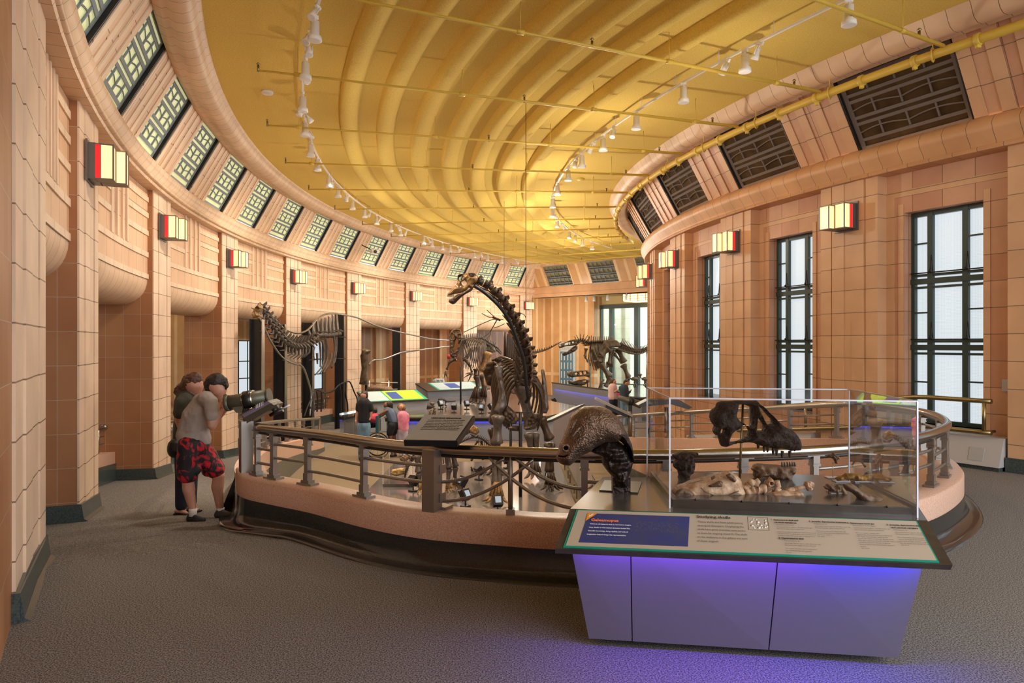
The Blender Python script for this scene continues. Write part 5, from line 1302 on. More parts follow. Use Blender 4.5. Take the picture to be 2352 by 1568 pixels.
for c_, yy in ((k8([(640, 1540)])[0], Y8+.4), (k8([(790, 1530)])[0], Y8+1.1)):
    foot(at(c_[0], 788+(EYE-Z2)*F/yy, yy), (-.6, -.8, 0), .52, M['bone'], T_, 4, spread=.45)
g = MB(); x = at(1058, 900, Y8-.1); g.tube([(x.x, x.y, Z2), (x.x, x.y, .95)], .035, 8); g.build('support_pole', M['black'], T_)
g = MB(); g.tube([(at(1100, 900, Y8+.8).x, Y8+.8, Z2), at(1100, 850, Y8+.8)], .03, 8); g.build('support_pole', M['black'], T_)
# flying reptile with long thin wing bones above it
pt_ = thing('flying_reptile_skeleton', 'thin pterosaur skeleton hanging with long wing bones beside the tall neck', 'flying reptile skeleton', at(1140, 728, 22))
for ln in (c2([(310, 855), (640, 705), (730, 690)]), c2([(530, 932), (640, 860), (730, 700)]), c2([(565, 965), (650, 890), (660, 830), (735, 705)]), c2([(540, 612), (630, 660), (700, 660)]), c2([(605, 568), (660, 620), (705, 655)]), c2([(700, 800), (760, 780), (835, 745)]), c2([(730, 700), (780, 690), (820, 690)]), c2([(1025, 605), (1085, 630), (1108, 670)])):
    g = MB(); g.tube(smooth_pts(pxl(ln, 22.0), 4), .014, 5); g.build('wing_bone', M['boneg'], pt_)
g = MB()
for i in range(5): g.ball(at(*c2([(690+i*20, 665+i*8)])[0], 22), .04, seg=7, rings=5)
g.build('body', M['bone'], pt_)

# ================================================================ LARGE THEROPOD by the end window
D_ = thing('theropod_skeleton', 'large theropod skeleton in side view striding left by the end window', 'dinosaur skeleton', at(1410, 893, 31))
k6 = cp(1260, 640, 6.03); Y6 = 31.0
inflate(k6([(133, 935), (140, 910), (200, 885), (250, 870), (300, 845), (380, 835), (400, 870), (395, 910), (350, 925), (300, 930), (240, 935), (180, 960), (150, 965)]), [k6([(222, 898), (260, 880), (282, 885), (265, 915), (225, 918)]), k6([(285, 878), (300, 872), (298, 905), (285, 912)]), k6([(325, 868), (350, 868), (345, 890), (325, 890)]), k6([(145, 918), (165, 908), (170, 925), (150, 932)])], .55, 70, .12, .2, 1, px=Y6).build('skull', M['bonef'], D_)
inflate(k6([(185, 1030), (200, 1015), (250, 1010), (320, 950), (360, 930), (405, 935), (400, 975), (360, 1010), (280, 1045), (220, 1072), (190, 1060)]), None, .4, 60, .08, .2, 2, px=Y6).build('lower_jaw', M['bone'], D_)
for i in range(12):
    a = at(*k6([(155+i*14, 962-i*3)])[0], Y6-.25); g = MB(); g.tube([a, a-Vector((0, 0, .12))], [.025, .005], 5); g.build('tooth', M['tooth'], D_)
sp6 = pxl(k6([(400, 870), (440, 850), (490, 860), (530, 895), (600, 895), (700, 890), (800, 890), (900, 895), (990, 920), (1080, 960), (1180, 995), (1280, 995), (1360, 965), (1430, 925), (1500, 880)]), Y6)
vert_row(sp6[:5], 10, .26, .30, 'cervical_vertebra', M['bonef'], D_, spine=(1.0, 1.2), trans=(.8, .9), rib=(.6, .4))
vert_row(sp6[4:8], 13, .34, .34, 'dorsal_vertebra', M['bonef'], D_, spine=(.8, .8), trans=(.8, .7))
vert_row(sp6[8:], 26, .34, .16, 'tail_vertebra', M['bonef'], D_, spine=(.9, .6), trans=(.5, .3), rib=(1.0, .6))
P_ = resample(smooth_pts(sp6[4:7]), 11)
for i, p in enumerate(P_): ribpair(p, (-1, 0, 0), .38+.1*math.sin(i/10*PI), .75+.45*math.sin((i+1)/12*PI), -.15, .028, 'rib', M['bonef'], D_)
for yy in (Y6-.25, Y6+.25):
    inflate(k6([(740, 905), (760, 865), (820, 840), (890, 833), (950, 855), (990, 890), (1000, 930), (960, 950), (880, 945), (800, 960), (740, 950)]), None, .12, 50, .05, .2, 3, px=yy).build('hip_blade', M['bonef'], D_)
def dl(nm, pts, Y, rs):
    q = [at(u, v, Y) for u, v in k6(pts)]
    for i in range(len(q)-1): longbone(nm, q[i], q[i+1], rs[i], rs[i]*.85, M['bonef'], D_)
dl('leg_bone', [(840, 960), (720, 1060), (700, 1150)], Y6-.35, (.20, .18)); dl('leg_bone', [(720, 1170), (850, 1360)], Y6-.35, (.20,)); dl('leg_bone', [(735, 1165), (835, 1350)], Y6-.5, (.09,)); dl('leg_bone', [(845, 1360), (790, 1500)], Y6-.35, (.14,))
dl('leg_bone', [(960, 960), (1050, 1160)], Y6+.35, (.20,)); dl('leg_bone', [(900, 1030), (1020, 1170)], Y6+.35, (.09,)); dl('leg_bone', [(1035, 1185), (1110, 1370)], Y6+.35, (.17,)); dl('leg_bone', [(1105, 1375), (1100, 1450)], Y6+.35, (.13,))
dl('pubis', [(860, 960), (840, 1190)], Y6-.1, (.12,)); dl('pubis', [(890, 960), (870, 1190)], Y6+.1, (.10,)); dl('pubis', [(800, 1195), (890, 1190)], Y6, (.16,)); dl('arm_bone', [(520, 960), (505, 1080), (545, 1150)], Y6-.3, (.09, .06)); dl('arm_bone', [(600, 960), (690, 1130), (620, 1150)], Y6-.4, (.09, .10))
for c_, yy in (((770, 1530), Y6-.4), ((1100, 1445), Y6+.3)): foot(at(k6([c_])[0][0], 788+(EYE-Z3)*F/yy, yy), (-1, -.2, 0), .45, M['bonef'], D_, 3, spread=.5)
for u, zt in ((576, 940), (1360, 960)):
    a = at(*k6([(u, zt)])[0], Y6); g = MB(); g.tube([(a.x, a.y, Z3), a], .035, 8); g.build('support_pole', M['steel'], D_)
S_ = thing('skull_cast', 'separate big theropod skull with open jaws mounted below the striding theropod', 'dinosaur skull', at(1330, 893, 32.6)); Y7 = 32.6
inflate(k6([(250, 1330), (265, 1295), (300, 1278), (380, 1275), (440, 1268), (540, 1265), (590, 1290), (595, 1330), (570, 1370), (500, 1350), (430, 1355), (380, 1358), (320, 1370), (270, 1350)]), [k6([(360, 1310), (385, 1295), (400, 1310), (380, 1335)]), k6([(425, 1290), (455, 1285), (465, 1320), (435, 1330)]), k6([(480, 1290), (510, 1280), (520, 1310), (490, 1325)])], .6, 70, .14, .25, 4, px=Y7).build('cranium', M['bonef'], S_)
inflate(k6([(262, 1420), (275, 1405), (330, 1420), (400, 1400), (480, 1390), (570, 1400), (570, 1430), (500, 1470), (440, 1480), (340, 1470), (280, 1450)]), [k6([(480, 1410), (520, 1405), (515, 1425), (485, 1430)])], .5, 60, .10, .2, 5, px=Y7).build('lower_jaw', M['bone'], S_)
for u in (385, 455): 
    a = at(*k6([(u, 1470)])[0], Y7); g = MB(); g.tube([(a.x, a.y, Z3), a+Vector((0, 0, .1))], .03, 6); g.box((a.x, a.y, Z3+.05), (.3, .3, .1)); g.build('mount', M['black'], S_)
g = MB(); a = at(*k6([(540, 1400)])[0], Y7); g.tube([(a.x, a.y, Z3), a], .03, 6); g.build('mount', M['black'], S_)
# small ostrich-like skeletons far right
for i, (bx_, by_, k_) in enumerate(((1190, 1385, 1), (1340, 1385, -1))):
    r = thing('small_biped_skeleton', ['small two legged skeleton right of the large theropod', 'small long necked biped skeleton beside the window wall corner'][i], 'dinosaur skeleton', at(*k6([(bx_, 1500)])[0], 30))
    for nm, ln, rr in (('tail', [(bx_-k_*90, by_-40), (bx_-k_*50, by_-5), (bx_-k_*20, by_)], .025), ('neck', [(bx_+k_*30, by_), (bx_+k_*60, by_-10), (bx_+k_*70, by_-50)], .025), ('leg', [(bx_-8, by_+5), (bx_+10*k_, by_+50), (bx_-12*k_, by_+85), (bx_, by_+120)], .03), ('leg', [(bx_+12, by_+5), (bx_-5*k_, by_+50), (bx_+25*k_, by_+85), (bx_+20, by_+118)], .03)):
        g = MB(); g.tube(pxl(k6(ln), 29.5), rr, 5); g.build(nm, M['bone'], r)
    g = MB(); g.ball(at(*k6([(bx_, by_)])[0], 29.5), (.16, .08, .08), seg=8, rings=6, noise=.3); g.build('rib_cage', M['bonef'], r)
    g = MB(); g.ball(at(*k6([(bx_+k_*72, by_-56)])[0], 29.5), (.09, .04, .05), seg=8, rings=6); g.build('skull', M['bone'], r)

# ================================================================ HANGING LONG NECK on the left, with steel silhouette
N5 = thing('wall_neck_skeleton', 'long neck and rib skeleton mounted on dark steel posts with silver outline tubes', 'dinosaur skeleton', (-6.5, 21, LOW))
k7 = cp(560, 680, 7.127)
def ywall(u): return 18.6+(u-585)/(775-585)*6.2
def wl_(pts): return [at(u, v, ywall(u)-.25) for u, v in pts]
for u, vt, w in ((590.5, 733, .30), (644, 745, .28), (708, 741, .28), (781, 723, .30), (911, 752, .30)):
    yy = ywall(u)+.15 if u < 900 else 29.0; x = (u-1176)/F*yy; zt = EYE-(vt-788)/F*yy; dv = Vector((.25, .97, 0)).normalized()
    g = MB(); m = Matrix(((dv.x, -dv.y, 0), (dv.y, dv.x, 0), (0, 0, 1)))
    for o_ in (-.15, .15): g.box(Vector((x, yy, (LOW+zt)/2))+Vector((-dv.y*0+o_*.9, o_*.3, 0)), (.03, .24, zt-LOW))
    g.box((x, yy, (LOW+zt)/2), (.28, .03, zt-LOW)); o = g.build('steel_post', M['black'], N5)
    g = MB(); g.box((x+.165, yy-.02, (LOW+zt)/2), (.02, .2, zt-LOW)); g.build('post_flange', M['steel'], N5)
nv = wl_(k7([(290, 190), (350, 290), (410, 400), (470, 500), (540, 590), (610, 680), (690, 760), (780, 800), (870, 810), (960, 800), (1050, 760)]))
vert_row(nv, 16, .24, .38, 'cervical_vertebra', M['boneg'], N5, up=(.5, 0, .86), spine=(.8, 1.0), trans=(.7, .8), rib=(1.1, 1.4))
dv_ = wl_(k7([(1100, 740), (1160, 670), (1230, 630), (1300, 630), (1400, 630), (1530, 610)]))
vert_row(dv_, 8, .34, .36, 'dorsal_vertebra', M['boneg'], N5, spine=(1.2, 2.2), trans=(.6, .6))
inflate(k7([(135, 290), (190, 180), (260, 110), (300, 150), (310, 200), (270, 260), (260, 330), (210, 355), (160, 370), (145, 340)]), [k7([(215, 200), (240, 180), (255, 205), (230, 230)])], .3, 50, .1, .3, 9, px=18.3).build('skull', M['boneh'], N5)
for ln in ([(1150, 830), (1135, 930), (1155, 1040)], [(1240, 740), (1255, 930), (1250, 1160)], [(1280, 720), (1315, 900), (1290, 1130), (1165, 1290)], [(1350, 700), (1370, 900), (1340, 1120), (1240, 1270)], [(1430, 930), (1410, 1080), (1300, 1260)], [(1470, 620), (1490, 850), (1470, 1040), (1440, 1180)], [(1510, 620), (1515, 850), (1490, 1060), (1430, 1160)], [(1200, 930), (1205, 1110)]):
    g = MB(); q = smooth_pts(wl_(k7(ln)), 5); n = len(q); g.tube(q, [.045-.028*i/n for i in range(n)], 6); g.build('rib', M['boneg'], N5)
g = MB(); 
for i in range(7): g.ball(wl_(k7([(1050+i*22, 720+30*math.sin(i))]))[0], .11, seg=8, rings=6, noise=.4, seed=i)
g.build('first_dorsal_block', M['bone'], N5)
up1 = wl_(k7([(265, 115), (440, 300), (620, 500), (760, 580), (870, 605), (960, 595), (1060, 540), (1140, 450), (1220, 360), (1320, 300), (1430, 285), (1560, 295), (1850, 350)]))
up2 = [at(u, v, y) for (u, v), y in zip(cp(900, 600, 4.3545)([(0, 690), (200, 735), (400, 775), (580, 790)]), (28.2, 28.6, 29.2, 29.8))]
g = MB(); g.tube(smooth_pts(up1+[at(862, 747, 27.2)]+up2, 5), .03, 7); g.build('outline_tube', M['steel'], N5)
g = MB(); g.tube(smooth_pts(wl_(k7([(250, 350), (330, 510), (420, 700), (500, 830), (600, 970), (700, 1050), (840, 1110), (910, 1120), (980, 1180), (1040, 1340), (1100, 1560)])+[(714, 925), (712, 955)]), 5), .03, 7); g.build('outline_tube', M['steel'], N5)
k4 = cp(540, 640, 4.355)
for ln in ([(1340, 860), (1380, 815), (1500, 800), (1640, 745), (1742, 720)],):
    q = [at(u, v, 26.8+i*.4) for i, (u, v) in enumerate(k4(ln))]+[at(u, v, y) for (u, v), y in zip(cp(900, 600, 4.3545)([(70, 920), (250, 890), (580, 850)]), (28.6, 29.0, 29.8))]
    g = MB(); g.tube(smooth_pts(q, 5), .03, 7); g.build('outline_tube', M['steel'], N5)
for ln in ([(750, 1300), (775, 1200), (800, 1120), (830, 1115), (900, 1140), (980, 1120), (1040, 1060), (1110, 1032), (1150, 1035), (1190, 1130), (1220, 1200), (1222, 1290)], [(815, 1125), (825, 1200), (820, 1330)], [(865, 1130), (868, 1220), (860, 1330)], [(1110, 1035), (1105, 1150), (1125, 1260), (1120, 1380), (1070, 1420)], [(1045, 1065), (1060, 1200), (1055, 1400)], [(690, 1380), (720, 1290), (760, 1200), (790, 1130)]):
    g = MB(); g.tube(smooth_pts(wl_(k4(ln)), 5), .026, 6); g.build('outline_tube', M['dark'], N5)
for a, b in (((250, 578), (340, 578)), ((620, 1050), (700, 1050)), ((1060, 1050), (1350, 1020)), ((1510, 670), (1665, 670)), ((1505, 1022), (1660, 1022))):
    g = MB(); q = wl_(k7([a, b])); g.tube(q, .02, 5); g.build('cross_rod', M['dark'], N5)
# upright thigh bone + small display behind the green console
fb = thing('thigh_bone', 'tall upright brown sauropod thigh bone on a stand by the green console', 'fossil bone', at(838, 905, 24.4))
inflate(k4([(1265, 705), (1320, 700), (1362, 715), (1350, 740), (1335, 760), (1335, 850), (1325, 930), (1335, 990), (1340, 1055), (1290, 1065), (1240, 1055), (1250, 990), (1265, 900), (1255, 800), (1250, 770), (1265, 740)]), None, .32, 70, .12, .15, 2, px=24.4).build('bone', M['bonef'], fb)
g = MB(); a = at(838, 884, 24.5); g.tube([(a.x+.05, a.y, LOW), (a.x+.05, a.y, a.z)], .05, 8); g.build('stand', M['dark'], fb)
fs_ = thing('fossil_rack', 'fossil slab in a steel framed rack behind the green console', 'fossil rack', at(875, 915, 26.0))
for z in (.62, .38, .18):
    g = MB(); a = at(848, 880, 26); g.tube([(a.x, 26, z-.3), (a.x+1.0, 26.2, z-.3)], .025, 6); g.build('rack_tube', M['steel'], fs_)
for u in (848, 893):
    g = MB(); a = at(u, 880, 26); g.tube([(a.x, 26, LOW), (a.x, 26, .4)], .03, 6); g.build('rack_post', M['steel'], fs_)
g = MB(); a = at(872, 895, 26); g.ball(a, (.5, .15, .16), seg=14, rings=8, noise=.5, seed=4); g.build('slab', M['bonem'], fs_)
st = thing('stone_slab', 'upright pale grey rock slab behind the teal edged console', 'rock slab', at(1008, 900, 33)); 
inflate(cp(900, 600, 4.3545)([(412, 1250), (410, 1185), (440, 1170), (520, 1172), (530, 1200), (525, 1260), (480, 1275), (420, 1270)]), None, .35, 40, .08, .3, 5, px=33).build('slab', mat('pale_rock', (.42, .46, .48), .8, bump=(12, .6)), st)
g = MB(); a = at(1008, 893, 33); g.box((a.x, a.y, (Z2+a.z)/2-.1), (.5, .3, a.z-Z2)); g.build('stand', M['black'], st)
tc_ = thing('poster_board', 'small colourful poster board seen left of the rock slab', 'poster', at(969, 892, 34)); g = MB(); g.box(at(969, 888, 34), (.5, .04, .3)); g.build('board', mat('orange_poster', (.85, .35, .08), .5, noise=(3, (.9, .75, .2))), tc_)

# ================================================================ SMALL SKELETONS on the low platform
J_ = thing('young_sauropod_skeleton', 'smaller dark sauropod skeleton partly hidden behind the reading sign', 'dinosaur skeleton', at(985, 1135, 14.2))
yj = 14.2
vert_row([at(948, 1052, yj), at(965, 1030, yj), at(990, 1018, yj), at(1020, 1016, yj), at(1045, 1012, yj+.1)], 14, .15, .15, 'back_vertebra', M['boneg'], J_, spine=(1, 1))
vert_row([at(1048, 1010, yj+.1), at(1065, 998, yj), at(1080, 990, yj-.1)], 7, .13, .10, 'cervical_vertebra', M['boneg'], J_, spine=(.6, .5))
vert_row([at(946, 1055, yj), at(935, 1075, yj), at(930, 1095, yj+.3)], 8, .12, .06, 'tail_vertebra', M['boneg'], J_, spine=(.7, .3))
inflate([(1076, 984), (1088, 975), (1098, 982), (1102, 992), (1094, 999), (1080, 994)], None, .14, 30, .05, .2, 3, px=yj-.1).build('skull', M['boneh'], J_)
inflate([(1078, 994), (1092, 1001), (1100, 998), (1098, 1004), (1086, 1005)], None, .10, 30, .03, .2, 3, px=yj-.1).build('lower_jaw', M['bone'], J_)
P_ = resample([at(965, 1030, yj), at(990, 1018, yj), at(1025, 1016, yj)], 8)
for p in P_: ribpair(p, (1, 0, 0), .22, .45, -.05, .016, 'rib', M['boneg'], J_)
for (a, b, c_), yy in ((((958, 1045), (962, 1085), (966, 1120)), yj-.2), (((985, 1045), (978, 1085), (984, 1120)), yj+.2), (((1027, 1040), (1032, 1075), (1028, 1112)), yj-.1), (((1040, 1038), (1046, 1072), (1044, 1108)), yj+.25)):
    longbone('leg_bone', at(*a, yy), at(*b, yy), .085, .08, M['boneg'], J_); longbone('leg_bone', at(*b, yy), at(*c_, yy), .065, .06, M['boneg'], J_)
    foot(Vector((at(*c_, yy).x, yy, Z1)), (.5, -1, 0), .17, M['boneh'], J_, 4)
g = MB(); a = at(1028, 1040, yj); g.tube([(a.x, a.y-.05, Z1), (a.x, a.y-.05, a.z)], .022, 6); g.build('steel_prop', mat('copper_prop', (.28, .12, .07), .35, metal=.7), J_)
B_ = thing('small_theropod_skeleton', 'small dark theropod skeleton with long tail right below the sign', 'dinosaur skeleton', at(1088, 1060, 16.2)); yb = 16.2
vert_row([at(1055, 1018, yb), at(1075, 1008, yb), at(1092, 1004, yb), at(1108, 1008, yb), at(1122, 1020, yb), at(1134, 1026, yb)], 26, .06, .09, 'vertebra', M['bone'], B_, spine=(.6, .9))
for ln in ([(1098, 1012), (1086, 1030), (1092, 1044), (1082, 1058)], [(1104, 1012), (1112, 1032), (1104, 1044), (1110, 1056)]):
    q = pxl(ln, yb)
    for i in range(3): longbone('leg_bone', q[i], q[i+1], .035, .03, M['bone'], B_)
    foot(Vector((q[3].x, yb, Z1)), (.6, -.7, 0), .10, M['bone'], B_, 3)
inflate([(1128, 1020), (1140, 1016), (1150, 1022), (1148, 1030), (1134, 1030)], None, .10, 24, .04, .1, 3, px=yb).build('skull', M['bone'], B_)
for p in resample([at(1100, 1006, yb), at(1125, 1020, yb)], 7): ribpair(p, (1, 0, -.3), .08, .2, 0, .009, 'rib', M['bone'], B_)
C_ = thing('tiny_skeleton', 'tiny dark skeleton with stretched tail on the raised platform deck', 'dinosaur skeleton', at(1020, 930, 25.5))
vert_row(pxl([(1013, 919), (1019, 918), (1026, 922), (1036, 922), (1046, 921)], 25.5), 16, .09, .05, 'vertebra', M['black'], C_, spine=(.7, .3))
for x in (1017, 1024):
    q = pxl([(x, 922), (x-2, 930), (x+2, 936)], 25.5); q[2].z = Z2+.02
    for i in range(2): longbone('leg_bone', q[i], q[i+1], .04, .03, M['black'], C_)
g = MB(); g.ball(at(1012, 918, 25.5), (.1, .06, .07), seg=8, rings=6); g.build('skull', M['black'], C_)
E2 = thing('squatting_skeleton', 'small upright skeleton figure rising just above the reading sign', 'dinosaur skeleton', at(995, 955, 20.5))
vert_row(pxl([(993, 929), (997, 938), (995, 948), (990, 958), (986, 972)], 20.5), 10, .08, .11, 'vertebra', M['boneg'], E2, up=(1, 0, 0), spine=(.5, .6))
g = MB(); g.ball(at(993, 927, 20.5), (.07, .06, .05), seg=9, rings=6, noise=.2); g.build('skull', M['boneg'], E2)
for p in resample(pxl([(994, 942), (990, 960)], 20.5), 6): ribpair(p, (0, -1, 0), .11, .14, 0, .012, 'rib', M['boneg'], E2)
g = MB(); a = at(988, 970, 20.5); g.tube([(a.x, 20.5, LOW), a], .03, 6); g.build('stand', M['black'], E2)
# glass vitrine with yellow fossil near the aisle
V_ = thing('small_vitrine', 'small clear vitrine with a yellow jaw fossil left of the sign post', 'display case', (-2.5, 14.6, Z1))
bx0, bx1, by0, by1 = -2.62, -2.02, 14.5, 15.25
g = MB(); g.box(((bx0+bx1)/2, (by0+by1)/2, Z1+.03), (bx1-bx0, by1-by0, .06)); g.build('base', M['cabtop'], V_)
for x, y, w, d in (((bx0+bx1)/2, by0, bx1-bx0, 0), ((bx0+bx1)/2, by1, bx1-bx0, 0), (bx0, (by0+by1)/2, 0, by1-by0), (bx1, (by0+by1)/2, 0, by1-by0)):
    g = MB(); a, b = (x-w/2, y-d/2), (x+w/2, y+d/2); g.poly([(*a, Z1+.06), (*b, Z1+.06), (*b, Z1+.62), (*a, Z1+.62)]); g.build('pane', M['glass'], V_)
for x in (bx0, bx1):
    for y in (by0, by1): g = MB(); g.box((x, y, Z1+.34), (.012, .012, .56)); g.build('edge', M['acryE'], V_)
yf = tag(inflate([(896, 1089), (900, 1078), (920, 1074), (935, 1074), (940, 1080), (930, 1088), (912, 1093)], None, .12, 36, .05, .3, 3, px=14.8).build('jaw_fossil', M['boneo'] if False else mat('yellow_fossil', (.55, .38, .12), .6, noise=(20, (.25, .14, .05)))), 'yellowish jaw fossil lying in the small vitrine', 'fossil')
yf2 = tag(inflate([(917, 1052), (925, 1046), (932, 1050), (940, 1044), (938, 1056), (930, 1060), (920, 1058)], None, .06, 30, .03, .3, 3, px=15.0).build('horned_fossil', M['bonem']), 'small brown bone on pins above the yellow jaw fossil', 'fossil')
# ================================================================ BRONZE HEAD on the cabinet
kh = cp(1260, 860, 4.126)
BH = thing('bronze_head', 'life size bronze dinosaur head model on a square plate, left of the acrylic case', 'sculpture', (.80, 4.55, TZ))
M['bronze'] = mat('dark_bronze', (.15, .095, .065), .34, metal=.8, noise=(30, (.22, .145, .10), 5, .2), bump=(95, 1.0, .010))
M['bronzeD'] = mat('rough_bronze', (.035, .024, .02), .35, metal=.6, bump=(38, .9, .012))
YB = 4.42
hd = kh([(68, 775), (78, 745), (95, 700), (105, 650), (130, 610), (160, 540), (185, 470), (205, 400), (235, 355), (290, 318), (350, 300), (420, 295), (490, 298), (545, 315), (600, 345), (650, 395), (690, 450), (720, 510), (735, 560), (700, 600), (640, 640), (600, 640), (540, 640), (500, 660), (440, 690), (400, 730), (330, 760), (280, 790), (240, 830), (200, 862), (150, 860), (105, 840), (80, 810)])
o = inflate(hd, None, .27, 110, .12, .03, 3, px=YB, yaw=0, flatten=1).build('head', M['bronze'], BH)
nk_ = kh([(560, 330), (640, 385), (700, 460), (750, 570), (790, 660), (815, 830), (800, 830), (770, 770), (740, 700), (690, 640), (630, 610), (560, 600), (520, 500), (530, 400)])
inflate(nk_, None, .25, 90, .09, .22, 5, px=YB+.03).build('neck_skin', M['bronzeD'], BH)
nk2 = kh([(480, 600), (560, 590), (640, 610), (730, 680), (770, 760), (800, 830), (775, 930), (750, 1000), (745, 1065), (640, 1065), (620, 980), (560, 920), (510, 850), (500, 770), (400, 735), (385, 710), (440, 660)])
inflate(nk2, None, .20, 90, .08, .30, 6, px=YB+.05).build('neck_core', M['bronzeD'], BH)
ey = at(*kh([(403, 470)])[0], YB-.118)
g = MB(); g.ball(ey, (.028, .018, .020), seg=16, rings=10); g.build('eye', M['bronze'], BH)
g = MB()
for dz, r_ in ((.012, .007), (.022, .009), (-.016, .006)):
    g.tube([ey+Vector((-.045+i*.0112, -.004+abs(i-4)*.003, dz*(1-((i-4)/4.4)**2)+(.01 if dz > 0 else -.004))) for i in range(9)], r_, 7)
g.build('eyelid', M['bronze'], BH)
g = MB(); g.tube(smooth_pts([at(u, v, YB-.112) for u, v in kh([(370, 425), (420, 415), (460, 440), (490, 490), (505, 560), (490, 600)])], 4), [.016]*6+[.016]*15, 8) if False else g.tube(smooth_pts([at(u, v, YB-.105) for u, v in kh([(345, 440), (400, 420), (450, 430), (485, 480), (503, 560), (480, 620)])], 4), .013, 8)
g.build('brow_ridge', M['bronze'], BH)
nc = at(*kh([(163, 693)])[0], YB-.095)
g = MB(); g.tube([nc+Vector((.020*math.cos(a*PI/7), -.008, .019*math.sin(a*PI/7))) for a in range(14)], .0065, 7, closed=True); g.build('nostril_rim', M['bronze'], BH)
g = MB(); g.lathe([(0, 0), (.015, .001)], nc+Vector((0, -.008, 0)), (0, -1, .1), seg=12); g.build('nostril', M['hole'], BH)
g = MB(); g.tube(smooth_pts([at(u, v, YB-d) for (u, v), d in zip(kh([(95, 770), (150, 775), (210, 750), (270, 720), (330, 690), (385, 705)]), (.07, .10, .112, .112, .11, .09))], 4), .005, 6); g.build('mouth_line', M['hole'], BH)
for ln, d in (([(215, 600), (260, 540), (300, 500)], .125), ([(250, 640), (320, 590), (380, 560)], .128), ([(200, 560), (230, 480), (270, 420)], .115), ([(290, 690), (370, 640), (440, 610)], .12)):
    g = MB(); g.tube(smooth_pts([at(u, v, YB-d) for u, v in kh(ln)], 5), [.004+.007*math.sin(PI*i/10) for i in range(11)], 7); g.build('cheek_fold', M['bronze'], BH)
pc = [at(*p, 1) for p in kh([(480, 1105), (845, 1130), (885, 1025), (530, 1012)])]
def on_top(u, v, z=TZ): Y = (EYE-z)*F/(v-788); return Vector(((u-1176)/F*Y, Y, z))
q = [on_top(*p) for p in kh([(480, 1105), (845, 1130), (885, 1025), (530, 1012)])]
g = MB(); g.hexa([a+up*.001 for a in q]+[a+up*.009 for a in q]); g.build('base_plate', mat('green_patina_plate', (.10, .12, .11), .3, metal=.5), BH)
cq = (q[0]+q[1]+q[2]+q[3])/4; g = MB(); a = at(*kh([(690, 1050)])[0], YB+.06); g.box((a.x, a.y+.02, TZ+.05), (.11, .07, .1)); g.build('mount', M['bronzeD'], BH)

# ================================================================ FOSSILS in the acrylic case
ks = cp(1510, 890, 5.2278); ZF = TZ+.051
CS = thing('skull_fossil', 'black skull fossil hanging nose right on a brass rod inside the case', 'fossil skull', (1.47, 4.5, ZF)); YS = 4.5
inflate(ks([(640, 290), (660, 260), (700, 230), (720, 180), (760, 160), (860, 158), (960, 152), (1080, 155), (1190, 152), (1220, 190), (1280, 230), (1330, 290), (1390, 340), (1440, 390), (1500, 450), (1560, 485), (1610, 500), (1650, 545), (1690, 610), (1705, 680), (1695, 750), (1660, 755), (1600, 760), (1540, 740), (1480, 730), (1420, 735), (1340, 720), (1280, 705), (1210, 690), (1160, 665), (1090, 655), (1000, 662), (900, 675), (850, 690), (800, 710), (765, 700), (745, 620), (735, 570), (690, 565), (670, 530), (690, 470), (650, 420), (630, 360)]),
        [ks([(745, 495), (775, 487), (800, 510), (795, 545), (760, 545), (735, 530)]), ks([(885, 550), (920, 520), (975, 500), (1000, 440), (1060, 460), (1100, 520), (1085, 580), (1040, 615), (960, 640), (880, 650), (850, 620)]), ks([(1175, 500), (1180, 370), (1200, 350), (1240, 400), (1280, 460), (1270, 520), (1220, 535)]), ks([(1230, 300), (1200, 215), (1260, 260), (1330, 340), (1375, 390), (1380, 430), (1320, 450), (1290, 410)]), ks([(935, 330), (960, 205), (1030, 200), (1120, 230), (1130, 300), (1140, 430), (1100, 470), (1040, 430), (985, 400)])],
        .20, 120, .05, .25, 4, px=YS).build('cranium', M['boneb'], CS)
for u, v, l in ((1212, 715, 24), (1283, 745, 40), (1325, 745, 44), (1392, 770, 50), (1432, 780, 50), (1500, 800, 66), (1590, 800, 60), (1650, 750, 18)):
    a = at(*ks([(u, v-40)])[0], YS-.05); b = at(*ks([(u-4, v+l*.7)])[0], YS-.05); g = MB(); g.tube([a, a.lerp(b, .6), b], [.011, .009, .004], 8); g.build('tooth', M['boneb'], CS)
g = MB(); a = at(*ks([(1025, 200)])[0], YS+.03); b = Vector((at(*ks([(985, 1050)])[0], YS+.03).x, YS+.03, ZF)); g.tube([b, a], .0075, 8); g.build('brass_rod', M['brass'], CS)
TSK = thing('skull_fossil', 'large tan skull fossil lying flat at the front left of the case', 'fossil skull', (1.15, 4.27, ZF))
YT = 4.28
inflate(ks([(168, 1260), (180, 1225), (220, 1190), (270, 1160), (330, 1145), (380, 1120), (440, 1100), (520, 1080), (600, 1060), (650, 1045), (700, 1030), (760, 1030), (800, 1005), (850, 997), (910, 1020), (960, 1050), (1000, 1100), (1020, 1180), (1050, 1250), (1085, 1310), (1060, 1345), (1000, 1340), (900, 1330), (800, 1340), (700, 1350), (600, 1350), (520, 1370), (450, 1395), (330, 1400), (240, 1390), (200, 1350), (185, 1300)]), None, .20, 110, .09, .16, 5, px=YT).build('cranium', M['bonel'], TSK)
